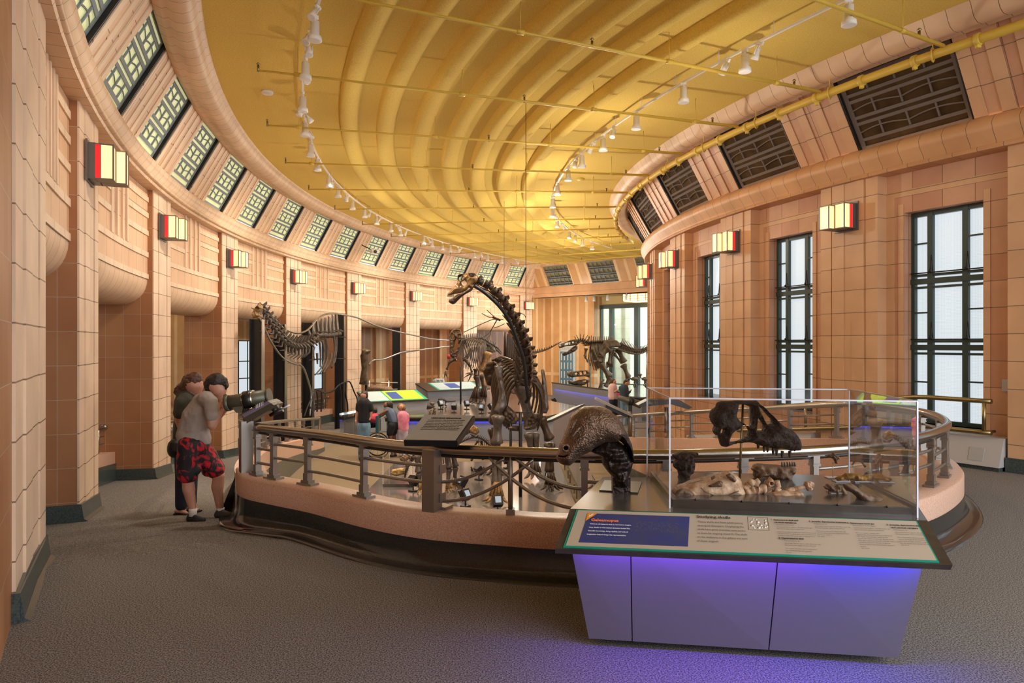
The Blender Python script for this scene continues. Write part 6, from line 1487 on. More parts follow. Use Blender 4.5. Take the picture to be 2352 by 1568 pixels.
for pts, dd in (([(600, 1180), (680, 1150), (740, 1115), (785, 1130), (780, 1190), (720, 1190), (650, 1195)], .10), ([(815, 1050), (870, 1025), (920, 1060), (950, 1110), (930, 1140), (880, 1110), (850, 1080)], .09), ([(640, 1075), (690, 1050), (700, 1080), (650, 1110)], .085), ([(200, 1300), (230, 1240), (290, 1200), (380, 1220), (440, 1270), (470, 1340), (400, 1385), (280, 1380), (220, 1350)], .085)):
    inflate(ks(pts), None, .05, 30, .02, .3, 2, px=YT-dd).build('cavity', M['bonem'], TSK)
g = MB(); rnd = random.Random(2)
for ln in ([(380, 1150), (480, 1125), (560, 1110)], [(520, 1200), (580, 1250), (690, 1295)], [(700, 1330), (820, 1310), (900, 1275), (980, 1240)], [(760, 1060), (830, 1080)]): g.tube(smooth_pts(pxl(ks(ln), YT-.102), 4), .0028, 5)
g.build('crack', M['bonem'], TSK)
VT = thing('vertebra_fossils', 'chain of tan neck vertebrae lying right of the tan skull', 'fossil vertebrae', (1.5, 4.25, ZF)); YV = 4.25
rnd = random.Random(9)
for a, b, r_ in (((1040, 1220), (1110, 1150), .030), ((1110, 1150), (1220, 1140), .026), ((1060, 1270), (1180, 1230), .034), ((1180, 1230), (1300, 1220), .034), ((1100, 1290), (1280, 1330), .020), ((1300, 1170), (1375, 1130), .030), ((1320, 1230), (1370, 1290), .036)):
    g = MB(); p, q_ = pxl(ks([a, b]), YV+rnd.uniform(-.03, .05)); n = 6
    g.tube([p.lerp(q_, i/n)+Vector((rnd.uniform(-.004, .004), 0, rnd.uniform(-.005, .005))) for i in range(n+1)], [r_*k for k in (.6, 1, .75, .62, .8, 1.05, .6)], 9); g.build('vertebra', M['bonel'], VT)
inflate(ks([(1305, 1150), (1330, 1110), (1370, 1105), (1400, 1130), (1395, 1170), (1360, 1190), (1320, 1190)]), [ks([(1345, 1130), (1370, 1130), (1375, 1160), (1350, 1165)])], .06, 30, .02, .2, 2, px=YV-.02).build('vertebra', M['bonel'], VT)
V2 = thing('vertebra_fossils', 'tan vertebra with long prongs at the front middle of the case', 'fossil vertebrae', (1.72, 4.2, ZF)); YW = 4.22
inflate(ks([(1340, 1290), (1380, 1255), (1440, 1250), (1520, 1230), (1620, 1250), (1700, 1240), (1740, 1250), (1740, 1290), (1800, 1320), (1780, 1350), (1760, 1400), (1720, 1415), (1660, 1380), (1560, 1350), (1450, 1350), (1390, 1330)]), None, .12, 70, .04, .2, 3, px=YW).build('body', M['bonel'], V2)
for a, b, r_ in (((1430, 1120), (1460, 1200), .018), ((1460, 1200), (1420, 1260), .02), ((1540, 1240), (1640, 1220), .018), ((1640, 1220), (1780, 1190), .014)):
    g = MB(); g.tube(pxl(ks([a, b]), YW+.02), [r_, r_*.8], 8); g.build('prong', M['bonel'], V2)
inflate(ks([(1758, 1160), (1780, 1125), (1840, 1118), (1875, 1140), (1870, 1190), (1850, 1240), (1800, 1240), (1770, 1200)]), None, .06, 34, .02, .25, 3, px=YW+.02).build('end_knob', M['bonel'], V2)
JW = thing('jaw_fossil', 'dark brown toothed lower jaw fossil raised on a clear pin', 'fossil jaw', (1.83, 4.72, ZF))
inflate(ks([(1115, 975), (1150, 960), (1160, 925), (1220, 908), (1300, 915), (1400, 920), (1500, 930), (1600, 945), (1660, 960), (1655, 1000), (1600, 1070), (1560, 1130), (1530, 1165), (1490, 1150), (1430, 1110), (1350, 1080), (1260, 1070), (1180, 1085), (1155, 1070), (1165, 1010)]), None, .16, 80, .05, .35, 6, px=4.72).build('jaw', M['bonem'], JW)
for u in (1500, 1530, 1565, 1595, 1625, 1650):
    a, b = pxl(ks([(u, 945), (u-12, 890)]), 4.68); g = MB(); g.tube([a, a.lerp(b, .6)+Vector((.004, 0, 0)), b], [.008, .007, .002], 7); g.build('tooth', M['boneg'], JW)
g = MB(); a = at(*ks([(1283, 1070)])[0], 4.75); g.tube([(a.x, 4.75, ZF), a], .003, 5); g.build('pin', M['steel'], JW)
BC = thing('braincase_fossil', 'black braincase fossil with flared wings at the back left of the case', 'fossil skull', (1.08, 4.75, ZF))
inflate(ks([(175, 800), (210, 795), (260, 770), (340, 760), (420, 770), (480, 775), (500, 810), (470, 830), (440, 830), (430, 870), (450, 910), (445, 980), (420, 1030), (385, 1060), (385, 1110), (350, 1135), (300, 1130), (250, 1135), (240, 1100), (255, 1060), (240, 990), (190, 950), (190, 900), (215, 860), (180, 830)]), None, .15, 70, .05, .35, 7, px=4.72).build('braincase', M['boneb'], BC)
g = MB(); a = at(*ks([(300, 1120)])[0], 4.72); g.box((a.x, 4.72, (ZF+a.z)/2), (.05, .05, a.z-ZF+.02)); g.build('mount', M['black'], BC)
kr = cp(1700, 860, 3.92)
def pinned(nm, lab, cat, pts, Y, dep, m, pins, sd=1, rk=.3):
    r = thing(nm, lab, cat, (at(*kr([pts[0]])[0], Y).x, Y, ZF)); inflate(kr(pts), None, dep, 60, dep*.4, rk, sd, px=Y).build('bone', m, r)
    for u, v in pins:
        a = at(*kr([(u, v)])[0], Y); g = MB(); g.tube([(a.x, Y, ZF), a], .0028, 5); g.build('pin', M['steel'], r)
        g = MB(); g.box((a.x, Y, ZF+.003), (.09, .07, .005)); g.build('clear_foot', M['acryE'], r)
pinned('bone_fragment', 'small splayed dark bone high on a thin pin', 'fossil', [(770, 735), (800, 715), (825, 718), (830, 700), (850, 705), (865, 725), (890, 735), (895, 760), (875, 765), (870, 790), (875, 805), (855, 800), (845, 770), (830, 755), (800, 745)], 4.72, .05, M['bonem'], [(835, 790)], 1)
pinned('bone_fragment', 'flat amber yellow bone lying raised on two pins', 'fossil', [(848, 935), (870, 920), (920, 905), (945, 885), (1010, 888), (1080, 898), (1130, 915), (1143, 935), (1120, 960), (1080, 970), (1010, 950), (940, 945), (880, 955)], 4.60, .07, M['boneo'], [(905, 940), (1075, 960)], 2)
pinned('bone_fragment', 'ragged brown bone block on a pin left of the long jaw', 'fossil', [(745, 1005), (775, 1005), (780, 980), (820, 990), (850, 1010), (870, 985), (910, 1000), (950, 1040), (970, 1075), (940, 1100), (880, 1085), (820, 1090), (785, 1090), (800, 1040), (765, 1030)], 4.25, .08, M['bonem'], [(865, 1085)], 3, .4)
pinned('jaw_fossil', 'long ragged brown jaw fossil slanting down to the front right corner', 'fossil jaw', [(920, 985), (990, 975), (1040, 1000), (1080, 1040), (1130, 1065), (1200, 1080), (1270, 1110), (1330, 1130), (1390, 1165), (1395, 1200), (1370, 1222), (1240, 1222), (1210, 1195), (1130, 1175), (1075, 1150), (1050, 1100), (1000, 1060), (950, 1040)], 4.08, .12, M['bonem'], [], 4, .35)

# ================================================================ TELESCOPES on the rail
kt = cp(380, 840, 4.127)
M['olive'] = mat('olive_metal', (.13, .125, .09), .4, metal=.3); M['silver'] = mat('polished_ring', (.75, .68, .50), .18, metal=1)
def tube_px(g, pts, Y, r, seg=14): g.tube([at(*p, Y) for p in kt(pts)], r, seg)
TS = thing('viewing_telescope', 'large olive viewing telescope on a post that the boy in grey looks through', 'telescope', (-2.85, 7.45, CT))
YQ = 7.5
g = MB(); a, b = [at(*p, YQ) for p in kt([(583, 355), (975, 290)])]; d = (b-a).normalized()
g.tube([a, b], [.078, .082], 18); g.build('barrel', M['olive'], TS)
g = MB(); g.tube([a-d*.01, a+d*.03], .086, 18); g.tube([b-d*.005, b+d*.02], .086, 18); g.build('end_cap', M['olive'], TS)
for u in (760, 828):
    g = MB(); f = (u-583)/392; c = a.lerp(b, f); g.tube([c-d*.018, c+d*.018], .094, 18); g.build('ring', M['silver'], TS)
g = MB(); c = a.lerp(b, .54); g.tube([c-d*.045, c+d*.045], .098, 18); g.box(c-Vector((0, 0, .16)), (.09, .10, .2)); g.build('cradle', M['black'], TS)
g = MB(); tube_px(g, [(558, 272), (610, 325)], YQ, [.016, .026]); g.build('eyepiece', M['olive'], TS)
g = MB(); g.ball(at(*kt([(815, 418)])[0], YQ-.1), .028, seg=12, rings=8); g.build('focus_knob', M['silver'], TS)
g = MB(); q = [at(*p, YQ-.06) for p in kt([(615, 375), (735, 370), (725, 445), (670, 445)])]; g.prism(q, (0, .12, 0)); g.build('mount_fin', M['olive'], TS)
q = [at(*p, YQ-.14) for p in kt([(712, 455), (965, 330), (1028, 372), (1020, 400), (770, 545), (745, 510)])]
g = MB(); g.prism(q, (0, .30, 0)); g.build('wedge_box', mat('dark_olive_metal', (.07, .06, .042), .4, metal=.3), TS)
q = [at(*p, YQ-.145) for p in kt([(722, 462), (965, 335), (1000, 352), (745, 490)])]
g = MB(); g.prism(q, (0, .31, 0)); g.build('label_plate', mat('violet_label', (.16, .13, .20), .4), TS)
g = MB()
for i in range(5): g.box(at(*kt([(860+i*16, 385-i*7)])[0], YQ-.15), (.006, .004, .04))
g.build('label_marks', M['wht'], TS)
g = MB(); tube_px(g, [(1020, 380), (1070, 372)], YQ, .03); g.build('weight', M['steel'], TS)
g = MB(); tube_px(g, [(990, 470), (1110, 410)], YQ, [.018, .032]); tube_px(g, [(1020, 395), (1050, 430)], YQ, .03); g.build('clamp_arm', M['black'], TS)
g = MB(); tube_px(g, [(1110, 405), (1180, 370)], YQ, .008); g.build('clear_rod', M['acryE'], TS)
pp, dd = on_path(S_ST-.1); nrm = Vector((dd.y, -dd.x, 0))
g = MB(); a = at(*kt([(765, 520)])[0], 7.42); m = Matrix((dd, nrm, Vector((0, 0, 1)))).transposed(); g.box(Vector((a.x, 7.42, (CT-.10+a.z)/2)), (.13, .12, a.z-CT+.10), m); g.build('support_post', M['postm'], TS)
def small_scope(u, v, Y, label, flip=1):
    c = at(u, v, Y); r = thing('viewing_telescope', label, 'telescope', (c.x, c.y, c.z-.3))
    d = Vector((flip*.93, .2, -.3)).normalized(); g = MB(); g.tube([c-d*.3, c+d*.25], [.05, .085], 12); g.build('barrel', M['olive'], r)
    g = MB(); g.tube([c-d*.04, c+d*.06], .095, 12); g.box(c-Vector((0, 0, .12)), (.08, .1, .18)); g.build('cradle', M['black'], r)
    e = Vector((-flip*.9, 0, .42)).normalized(); g = MB(); m = Matrix((e, Vector((0, 1, 0)), e.cross(Vector((0, 1, 0))))).transposed(); g.box(c-Vector((flip*.35, 0, .12)), (.85, .3, .05), m); g.build('label_board', M['signp'], r)
    g = MB(); g.box(c-Vector((flip*.3, 0, .20)), (.5, .2, .08), m); g.build('board_back', M['black'], r)
    g = MB(); g.tube([c-Vector((0, 0, .15)), Vector((c.x, c.y, c.z-.75))], .05, 8); g.build('support_post', M['postm'], r); return r
small_scope(1447, 921, 15.2, 'small olive telescope with label board beyond the bronze head')
bb = thing('tilted_board', 'dark tilted reading board behind the left pane of the case', 'sign', at(1540, 940, 14.0))
g = MB(); q = [at(*p, 14.0) for p in ((1466, 930), (1490, 918), (1560, 918), (1590, 935), (1582, 940), (1540, 928), (1470, 934))]; g.prism(q, (0, .35, 0)); g.build('board', M['black'], bb)
g = MB(); a = at(1530, 935, 14.1); g.tube([a, (a.x, a.y, a.z-.5)], .04, 6); g.build('post', M['postm'], bb)

# ================================================================ PEOPLE
M['skin'] = mat('skin', (.58, .31, .215), .5, noise=(7, (.50, .24, .16), 3)); M['skinD'] = mat('skin_dark', (.20, .09, .05), .5)
M['hairB'] = mat('dark_brown_hair', (.025, .014, .009), .5, bump=(60, .8, .01)); M['hairR'] = mat('auburn_hair', (.085, .032, .015), .5, bump=(60, .8, .01)); M['hairL'] = mat('light_brown_hair', (.20, .11, .055), .5, bump=(60, .6))
M['tee'] = mat('grey_tee', (.36, .31, .275), .9, bump=(9, .5, .03)); M['olive2'] = mat('olive_tee', (.065, .065, .045), .9, bump=(9, .4, .03))
def redblack():
    m = mat('red_black_print', (.01, .008, .009), .7); n = m.node_tree.nodes; l = m.node_tree.links
    t = n.new('ShaderNodeTexNoise'); t.inputs['Scale'].default_value = 9; t.inputs['Detail'].default_value = 4; t.inputs['Distortion'].default_value = 1.4
    r = n.new('ShaderNodeValToRGB'); e = r.color_ramp.elements; e[0].position = .50; e[0].color = (.008, .007, .009, 1); e[1].position = .60; e[1].color = (.55, .006, .02, 1)
    c = n.new('ShaderNodeTexCoord'); l.new(c.outputs['Object'], t.inputs['Vector']); l.new(t.outputs['Fac'], r.inputs['Fac']); l.new(r.outputs['Color'], n['Principled BSDF'].inputs['Base Color']); return m
M['shorts'] = redblack(); M['jeans'] = mat('dark_jeans', (.015, .018, .035), .8); M['jeansB'] = mat('blue_jeans', (.10, .22, .38), .8, noise=(4, (.20, .36, .52), 3)); M['shoe'] = mat('charcoal_shoe', (.05, .045, .045), .6); M['shoeB'] = mat('black_shoe', (.012, .012, .012), .5)
M['sole'] = mat('grey_sole', (.22, .20, .19), .7); M['sock'] = mat('white_sock', (.66, .60, .56), .9, bump=(150, .4))
class Fig:
    """figure drawn from joints read off the photograph: J(u,v,dy)"""
    def __init__(s, kf, Y): s.k = kf; s.Y = Y
    def J(s, u, v, dy=0): 
        a = s.k([(u, v)])[0] if s.k else (u, v); return at(a[0], a[1], s.Y+dy)
    def caps(s, L):
        return [(s.J(*a), s.J(*b), r0, r1) for a, b, r0, r1 in L]
def hand(par, wrist, knuck, fwd, curl, m, s=1.0, thumb=None, name='hand'):
    """palm + five separate curled fingers as one skin"""
    w = Vector(wrist); k = Vector(knuck); d = (k-w).normalized(); f = Vector(fwd); f = (f-d*f.dot(d)).normalized(); x = d.cross(f)
    g = MB(); L = (k-w).length
    caps = [(w, w+d*L*.5+x*.012*s, .024*s, .028*s), (w+d*L*.3-x*.012*s, k-x*.022*s, .022*s, .016*s), (w+d*L*.3+x*.012*s, k+x*.022*s, .022*s, .016*s), (w+d*L*.4, k, .022*s, .018*s)]
    for i, (o_, ln) in enumerate(((-.030, .062), (-.011, .074), (.010, .078), (.030, .070))):
        a = k+x*o_*s; c = curl; b = a+(d*math.cos(c*.6)+f*math.sin(c*.6))*ln*.42*s; e = b+(d*math.cos(c*1.4)+f*math.sin(c*1.4))*ln*.33*s; t = e+(d*math.cos(c*2.1)+f*math.sin(c*2.1))*ln*.27*s
        caps += [(a, b, .0098*s, .0092*s), (b, e, .0092*s, .0085*s), (e, t, .0085*s, .0072*s)]
    th = thumb or (x*1.0+f*.5); th = Vector(th).normalized(); a = w+d*L*.3+x*.024*s; b = a+(th*.8+d*.6).normalized()*.036*s; c_ = b+(th*.3+d*.9+f*.3).normalized()*.030*s
    caps += [(a, b, .0135*s, .0115*s), (b, c_, .0115*s, .0085*s)]
    return blob(caps, name, m, par, .0045*s, 2, seg=8)
def shoe(par, heel, toe, w, m, sole, name='shoe'):
    h = Vector(heel); t = Vector(toe); d = (t-h).normalized(); x = Vector((-d.y, d.x, 0)).normalized(); L = (t-h).length; up_ = Vector((0, 0, 1))
    c = [(h+d*L*.14+up_*w*.75, h+d*L*.2+up_*w*1.5, w*.78, w*.72), (h+d*L*.14+up_*w*.6, h+d*L*.55+up_*w*.62, w*.85, w*.85), (h+d*L*.3+up_*w*1.2, h+d*L*.62+up_*w*.7, w*.7, w*.7), (h+d*L*.55+up_*w*.55, h+d*L*.86+up_*w*.42, w*.92, w*.6)]
    o = blob(c, name, m, par, w*.16, 3)
    g = MB(); pts = []
    for i in range(20):
        a = 2*PI*i/20; k = math.cos(a); pts.append(h+d*(L*.5+L*.5*k)+x*(w*(1.0+.12*k)*math.sin(a)*(.93 if abs(k) > .5 else .85))+up_*.002)
    g.prism(pts, (0, 0, w*.42)); g.build('sole', sole, o)
    g = MB()
    for i in range(4):
        c_ = h+d*L*(.36+i*.07)+up_*w*(1.72-.2*i); g.tube([c_-x*w*.5-up_*w*.12, c_, c_+x*w*.5-up_*w*.12], w*.07, 5)
    g.build('lace', M['sole'] if m is not M['sole'] else M['shoeB'], o); return o

# ---- boy bending to the telescope (side view, facing right)
bf = Fig(kt, 7.83); J = bf.J
B_o = thing('person', 'person in grey tee and red black shorts bending to look through the telescope', 'person', (-3.3, 7.83, fz(3.556)))
sk = bf.caps([((330, 560, 0), (240, 760, 0), .105, .11), ((240, 760, 0), (225, 880, -.09), .10, .085), ((240, 760, 0), (380, 880, .09), .10, .088), ((400, 330, 0), (430, 365, -.17), .07, .055), ((400, 330, 0), (420, 360, .16), .07, .052),
    ((330, 560, 0), (400, 330, 0), .105, .105), ((400, 330, 0), (425, 262, 0), .07, .058), ((425, 265, 0), (470, 215, 0), .056, .06),
    ((490, 195, 0), (500, 225, 0), .088, .082), ((470, 180, 0), (480, 190, 0), .092, .09), ((520, 225, 0), (520, 285, 0), .070, .052), ((520, 290, 0), (508, 318, 0), .046, .036), ((490, 300, .0), (512, 322, .0), .045, .03),
    ((430, 365, -.17), (442, 570, -.20), .055, .046), ((442, 570, -.20), (535, 415, -.15), .046, .027),
    ((420, 360, .16), (470, 520, .2), .052, .044), ((470, 520, .2), (560, 430, .12), .042, .026),
    ((225, 880, -.09), (212, 1080, -.10), .085, .066), ((212, 1080, -.10), (222, 1180, -.10), .062, .068), ((222, 1180, -.10), (262, 1385, -.10), .064, .036),
    ((380, 880, .09), (505, 1040, .08), .088, .068), ((505, 1040, .08), (492, 1150, .08), .062, .068), ((492, 1150, .08), (520, 1375, .08), .064, .036),
    ((262, 1385, -.10), (262, 1430, -.10), .036, .04), ((520, 1375, .08), (520, 1430, .08), .036, .04)])
body = blob(sk, 'body', M['skin'], B_o, .011, 4)
# face details
g = MB(); a = J(553, 262, 0); g.tube([J(540, 240, 0), a, J(548, 285, 0)], [.012, .017, .012], 8); g.build('nose', M['skin'], body); 
g = MB(); g.tube([J(540, 303, -.02), J(543, 305, 0), J(540, 303, .02)], .007, 6); g.build('lips', mat('lips', (.36, .12, .10), .5), body)
g = MB(); g.ball(J(500, 240, -.088), (.017, .012, .030), seg=10, rings=8); g.tube([J(498+9*math.cos(i*PI/5), 240+21*math.sin(i*PI/5), -.098) for i in range(-3, 4)], .005, 5); g.build('ear', M['skin'], body)
g = MB(); g.ball(J(538, 245, -.062), .012, seg=8, rings=6); g.build('eye', M['hairB'], body)
g = MB(); g.tube([J(524, 228, -.074), J(538, 221, -.066), J(550, 226, -.05)], .007, 6); g.build('eyebrow', M['hairB'], body)
hr = bf.caps([((450, 165, 0), (485, 145, 0), .092, .096), ((490, 145, 0), (545, 150, 0), .086, .056), ((550, 155, 0), (582, 185, 0), .045, .026), ((580, 190, -.02), (574, 225, -.02), .022, .010), ((425, 180, 0), (415, 215, 0), .075, .045), ((410, 200, -.03), (450, 225, -.04), .05, .03), ((440, 120, .0), (470, 110, 0), .045, .03), ((450, 200, .05), (430, 180, .05), .05, .05)])
blob(hr, 'hair', M['hairB'], B_o, .010, 2, disp=(.03, .02))
tee = bf.caps([((300, 640, 0), (250, 690, 0), .135, .150), ((250, 690, 0), (262, 720, 0), .150, .145), ((345, 450, 0), (290, 600, 0), .150, .14), ((400, 330, 0), (345, 450, 0), .105, .145), ((385, 310, -.10), (430, 350, -.165), .085, .078), ((385, 310, .10), (420, 350, .16), .085, .075), ((420, 300, 0), (400, 330, 0), .070, .095), ((330, 330, 0), (260, 480, 0), .085, .12), ((260, 480, 0), (200, 660, 0), .11, .115),
    ((430, 350, -.168), (442, 470, -.19), .076, .074), ((420, 350, .16), (450, 450, .18), .074, .070), ((330, 640, 0), (345, 690, 0), .10, .10)])
blob(tee, 'grey_tee', M['tee'], B_o, .013, 4, disp=(.12, .022))
sh = bf.caps([((250, 720, 0), (290, 760, 0), .145, .150), ((225, 760, -.08), (205, 1010, -.10), .125, .112), ((300, 770, .06), (400, 880, .08), .130, .125), ((400, 880, .08), (480, 985, .08), .122, .100), ((205, 1000, -.10), (210, 1030, -.10), .112, .106), ((270, 800, 0), (290, 860, .03), .12, .10), ((410, 900, .08), (400, 990, .08), .10, .07), ((210, 1000, -.1), (290, 980, -.08), .09, .06)])
blob(sh, 'shorts', M['shorts'], B_o, .013, 3, disp=(.10, .02))
for a, b in (((262, 1350, -.10), (258, 1420, -.10)), ((520, 1345, .08), (515, 1420, .08))):
    g = MB(); p, q_ = J(*a), J(*b); g.tube([p, p.lerp(q_, .5), q_], [.046, .042, .048], 12); g.build('sock', M['sock'], B_o)
zf = fz(3.556)
h1 = J(205, 1450, -.10); h1.z = zf; t1 = J(385, 1440, -.14); t1.z = zf; shoe(B_o, h1, t1, .046, M['shoeB'], M['sole'])
h1 = J(462, 1450, .08); h1.z = zf; t1 = J(702, 1440, .02); t1.z = zf; shoe(B_o, h1, t1, .048, M['shoe'], M['sole'])
hand(B_o, J(535, 415, -.15), J(548, 350, -.12), (.9, .2, .2), 1.15, M['skin'], 1.0, thumb=(.3, 0, 1)); hand(B_o, J(560, 430, .12), J(585, 372, .09), (.6, -.5, .4), .9, M['skin'], 1.0)
# ---- woman beside him
wf = Fig(kt, 8.30); J = wf.J; tw = math.atan2(8.3-CY, J(200, 700).x-CX) % (2*PI)
W_o = thing('person', 'person with auburn ponytail and olive tee standing behind the bending one', 'person', (J(200, 700).x, 8.3, fz(tw)))
sk = wf.caps([((195, 560, 0), (195, 720, 0), .115, .12), ((180, 700, -.07), (150, 1320, 0), .08, .036), ((215, 700, .08), (240, 1300, .1), .08, .036), ((205, 330, 0), (140, 350, -.15), .07, .055), ((205, 330, 0), (200, 350, .16), .07, .055),
    ((195, 560, 0), (205, 320, 0), .115, .12), ((215, 290, 0), (240, 230, 0), .06, .056), ((265, 185, 0), (275, 200, 0), .098, .09), ((250, 165, 0), (262, 175, 0), .10, .095), ((298, 195, 0), (305, 255, 0), .078, .046), ((305, 240, 0), (320, 262, 0), .045, .032), ((300, 160, 0), (318, 170, 0), .062, .05),
    ((140, 350, -.15), (125, 520, -.16), .055, .045), ((125, 520, -.16), (160, 640, -.20), .042, .028), ((200, 350, .16), (230, 520, .18), .055, .045), ((230, 520, .18), (270, 640, .12), .042, .028), ((150, 1320, 0), (150, 1370, 0), .036, .038), ((240, 1300, .1), (240, 1350, .1), .036, .038)])
body = blob(sk, 'body', M['skin'], W_o, .012, 4)
g = MB(); g.tube([J(333, 175, 0), J(346, 205, 0), J(336, 222, 0)], [.009, .017, .010], 8); g.build('nose', M['skin'], body)
g = MB(); g.tube([J(334, 238, -.02), J(338, 240, 0), J(334, 238, .02)], .007, 6); g.build('lips', mat('lips_rose', (.40, .13, .12), .5), body)
g = MB(); g.ball(J(240, 205, -.105), (.017, .012, .030), seg=10, rings=8); g.build('ear', M['skin'], body)
g = MB(); g.ball(J(322, 188, -.066), .012, seg=8, rings=6); g.build('eye', M['hairB'], body)
g = MB(); g.tube([J(308, 172, -.076), J(322, 166, -.068), J(336, 171, -.05)], .007, 6); g.build('eyebrow', M['hairR'], body)
hr = wf.caps([((235, 155, 0), (280, 128, 0), .100, .088), ((285, 122, 0), (318, 118, 0), .070, .038), ((205, 190, 0), (225, 210, 0), .085, .06), ((150, 215, 0), (180, 210, 0), .065, .055), ((130, 240, 0), (115, 255, 0), .06, .04), ((115, 230, .0), (125, 275, 0), .045, .03), ((150, 200, 0), (135, 190, 0), .045, .03)])
blob(hr, 'ponytail_hair', M['hairR'], W_o, .011, 2, disp=(.03, .03))
sh = wf.caps([((205, 320, 0), (195, 480, 0), .135, .135), ((195, 480, 0), (195, 690, 0), .132, .150), ((190, 310, -.11), (150, 350, -.155), .075, .072), ((210, 310, .12), (205, 350, .165), .075, .07), ((150, 350, -.155), (132, 450, -.165), .075, .070), ((200, 350, .16), (222, 450, .18), .072, .068), ((225, 280, 0), (205, 320, 0), .07, .1)])
blob(sh, 'olive_tee', M['olive2'], W_o, .014, 4, disp=(.12, .02))
sh = wf.caps([((195, 700, 0), (195, 800, 0), .145, .15), ((180, 800, -.07), (165, 1060, -.06), .115, .085), ((165, 1060, -.06), (150, 1320, -.04), .085, .07), ((220, 800, .08), (240, 1050, .1), .115, .085), ((240, 1050, .1), (240, 1290, .1), .08, .068)])
blob(sh, 'dark_jeans', M['jeans'], W_o, .014, 3)
zf = fz(tw)
for (a, b, dy) in ((105, 215, -.04), (215, 320, .12)):
    h1 = J(a, 1390, dy); h1.z = zf; t1 = J(b, 1385, dy-.05); t1.z = zf; d_ = t1-h1
    g = MB(); g.tube([h1+Vector((0, 0, .035)), h1+d_*.5+Vector((0, 0, .035)), t1+Vector((0, 0, .02))], [.035, .035, .02], 10, flat=.7); g.build('foot', M['skin'], W_o)
    g = MB(); g.box(h1+d_*.5+Vector((0, 0, .008)), (d_.length*1.08, .085, .016), Matrix.Rotation(math.atan2(d_.y, d_.x), 3, 'Z')); g.build('sandal', M['shoeB'], W_o)
hand(W_o, J(160, 640, -.20), J(185, 700, -.2), (.9, 0, -.2), .6, M['skin'], .95)
bg_ = tag(blob(wf.caps([((92, 760, -.22), (95, 800, -.22), .085, .09)]), 'shoulder_bag', M['shoeB'], None, .012, 3), 'black shoulder bag hanging at the hip of the olive tee visitor', 'bag')

# ---- distant visitors
def simple(lab, kf, Y, parts, z):
    f = Fig(kf, Y); r = thing('person', lab, 'person', (f.J(*parts['at'], 0).x, Y, z))
    for nm, m, L in parts['p']:
        vox = .02 if nm not in ('hand',) else .012
        blob(f.caps(L), nm, M[m] if isinstance(m, str) else m, r, vox, 3, seg=8)
    return r, f
kp = cp(800, 860, 10.455)
M['blackt'] = mat('black_tee', (.006, .007, .012), .8, bump=(8, .3, .02)); M['pinkt'] = mat('pink_knit', (.72, .17, .30), .8, noise=(5, (.80, .38, .50), 3)); M['bluet'] = mat('slate_blue_top', (.13, .18, .28), .8); M['blk'] = mat('black_cloth', (.008, .01, .016), .8); M['paleleg'] = mat('pale_leggings', (.55, .50, .62), .8); M['rose'] = mat('pale_rose_top', (.68, .47, .46), .8); M['slate'] = mat('dark_slate_top', (.035, .065, .10), .8)
Ym = 18.4; vm = 788+(EYE-LOW)*F/Ym; fy = (vm-860)*10.455
sx = 1.0
r, f = simple('person in a black tee and blue jeans seen from behind, standing', kp, Ym, {'at': (380, 1000), 'p': [
    ('body', 'skin', [((370, 540, 0), (370, 620, 0), .065, .06), ((375, 500, 0), (372, 540, 0), .095, .08), ((230, 860, 0), (190, 1040, 0), .05, .036), ((190, 1040, 0), (185, 1120, -.02), .034, .03), ((545, 860, 0), (540, 1020, 0), .05, .036), ((540, 1020, 0), (510, 1090, -.05), .034, .03), ((380, 900, 0), (380, 1100, 0), .12, .12)]),
    ('hand', 'skin', [((185, 1120, -.02), (185, 1170, -.02), .035, .022), ((180, 1150, -.02), (175, 1200, -.03), .012, .010), ((187, 1160, -.02), (188, 1215, -.03), .012, .010), ((195, 1150, -.02), (203, 1200, -.03), .012, .009)]),
    ('hair', 'hairB', [((385, 480, .02), (400, 520, .02), .105, .09), ((370, 450, .02), (410, 450, .02), .07, .07)]),
    ('black_tee', 'blackt', [((375, 680, 0), (380, 850, 0), .16, .155), ((380, 850, 0), (380, 1120, 0), .155, .165), ((300, 690, 0), (260, 720, 0), .10, .09), ((450, 690, 0), (510, 720, 0), .10, .09), ((260, 720, 0), (240, 830, 0), .088, .078), ((510, 720, 0), (540, 840, 0), .088, .075)]),
    ('blue_jeans', 'jeansB', [((380, 1160, 0), (380, 1210, 0), .16, .165), ((310, 1220, 0), (300, 1600, 0), .11, .085), ((300, 1600, 0), (300, fy-60, 0), .085, .07), ((440, 1220, 0), (440, 1600, 0), .11, .085), ((440, 1600, 0), (440, fy-60, 0), .085, .07)]),
    ('shoe', 'shoeB', [((300, fy-30, 0), (295, fy-22, -.16), .055, .045)]), ('shoe', 'shoeB', [((440, fy-30, 0), (450, fy-22, -.16), .055, .045)])]}, LOW)
Yw = 18.9; vm = 788+(EYE-LOW)*F/Yw; fy2 = (vm-860)*10.455
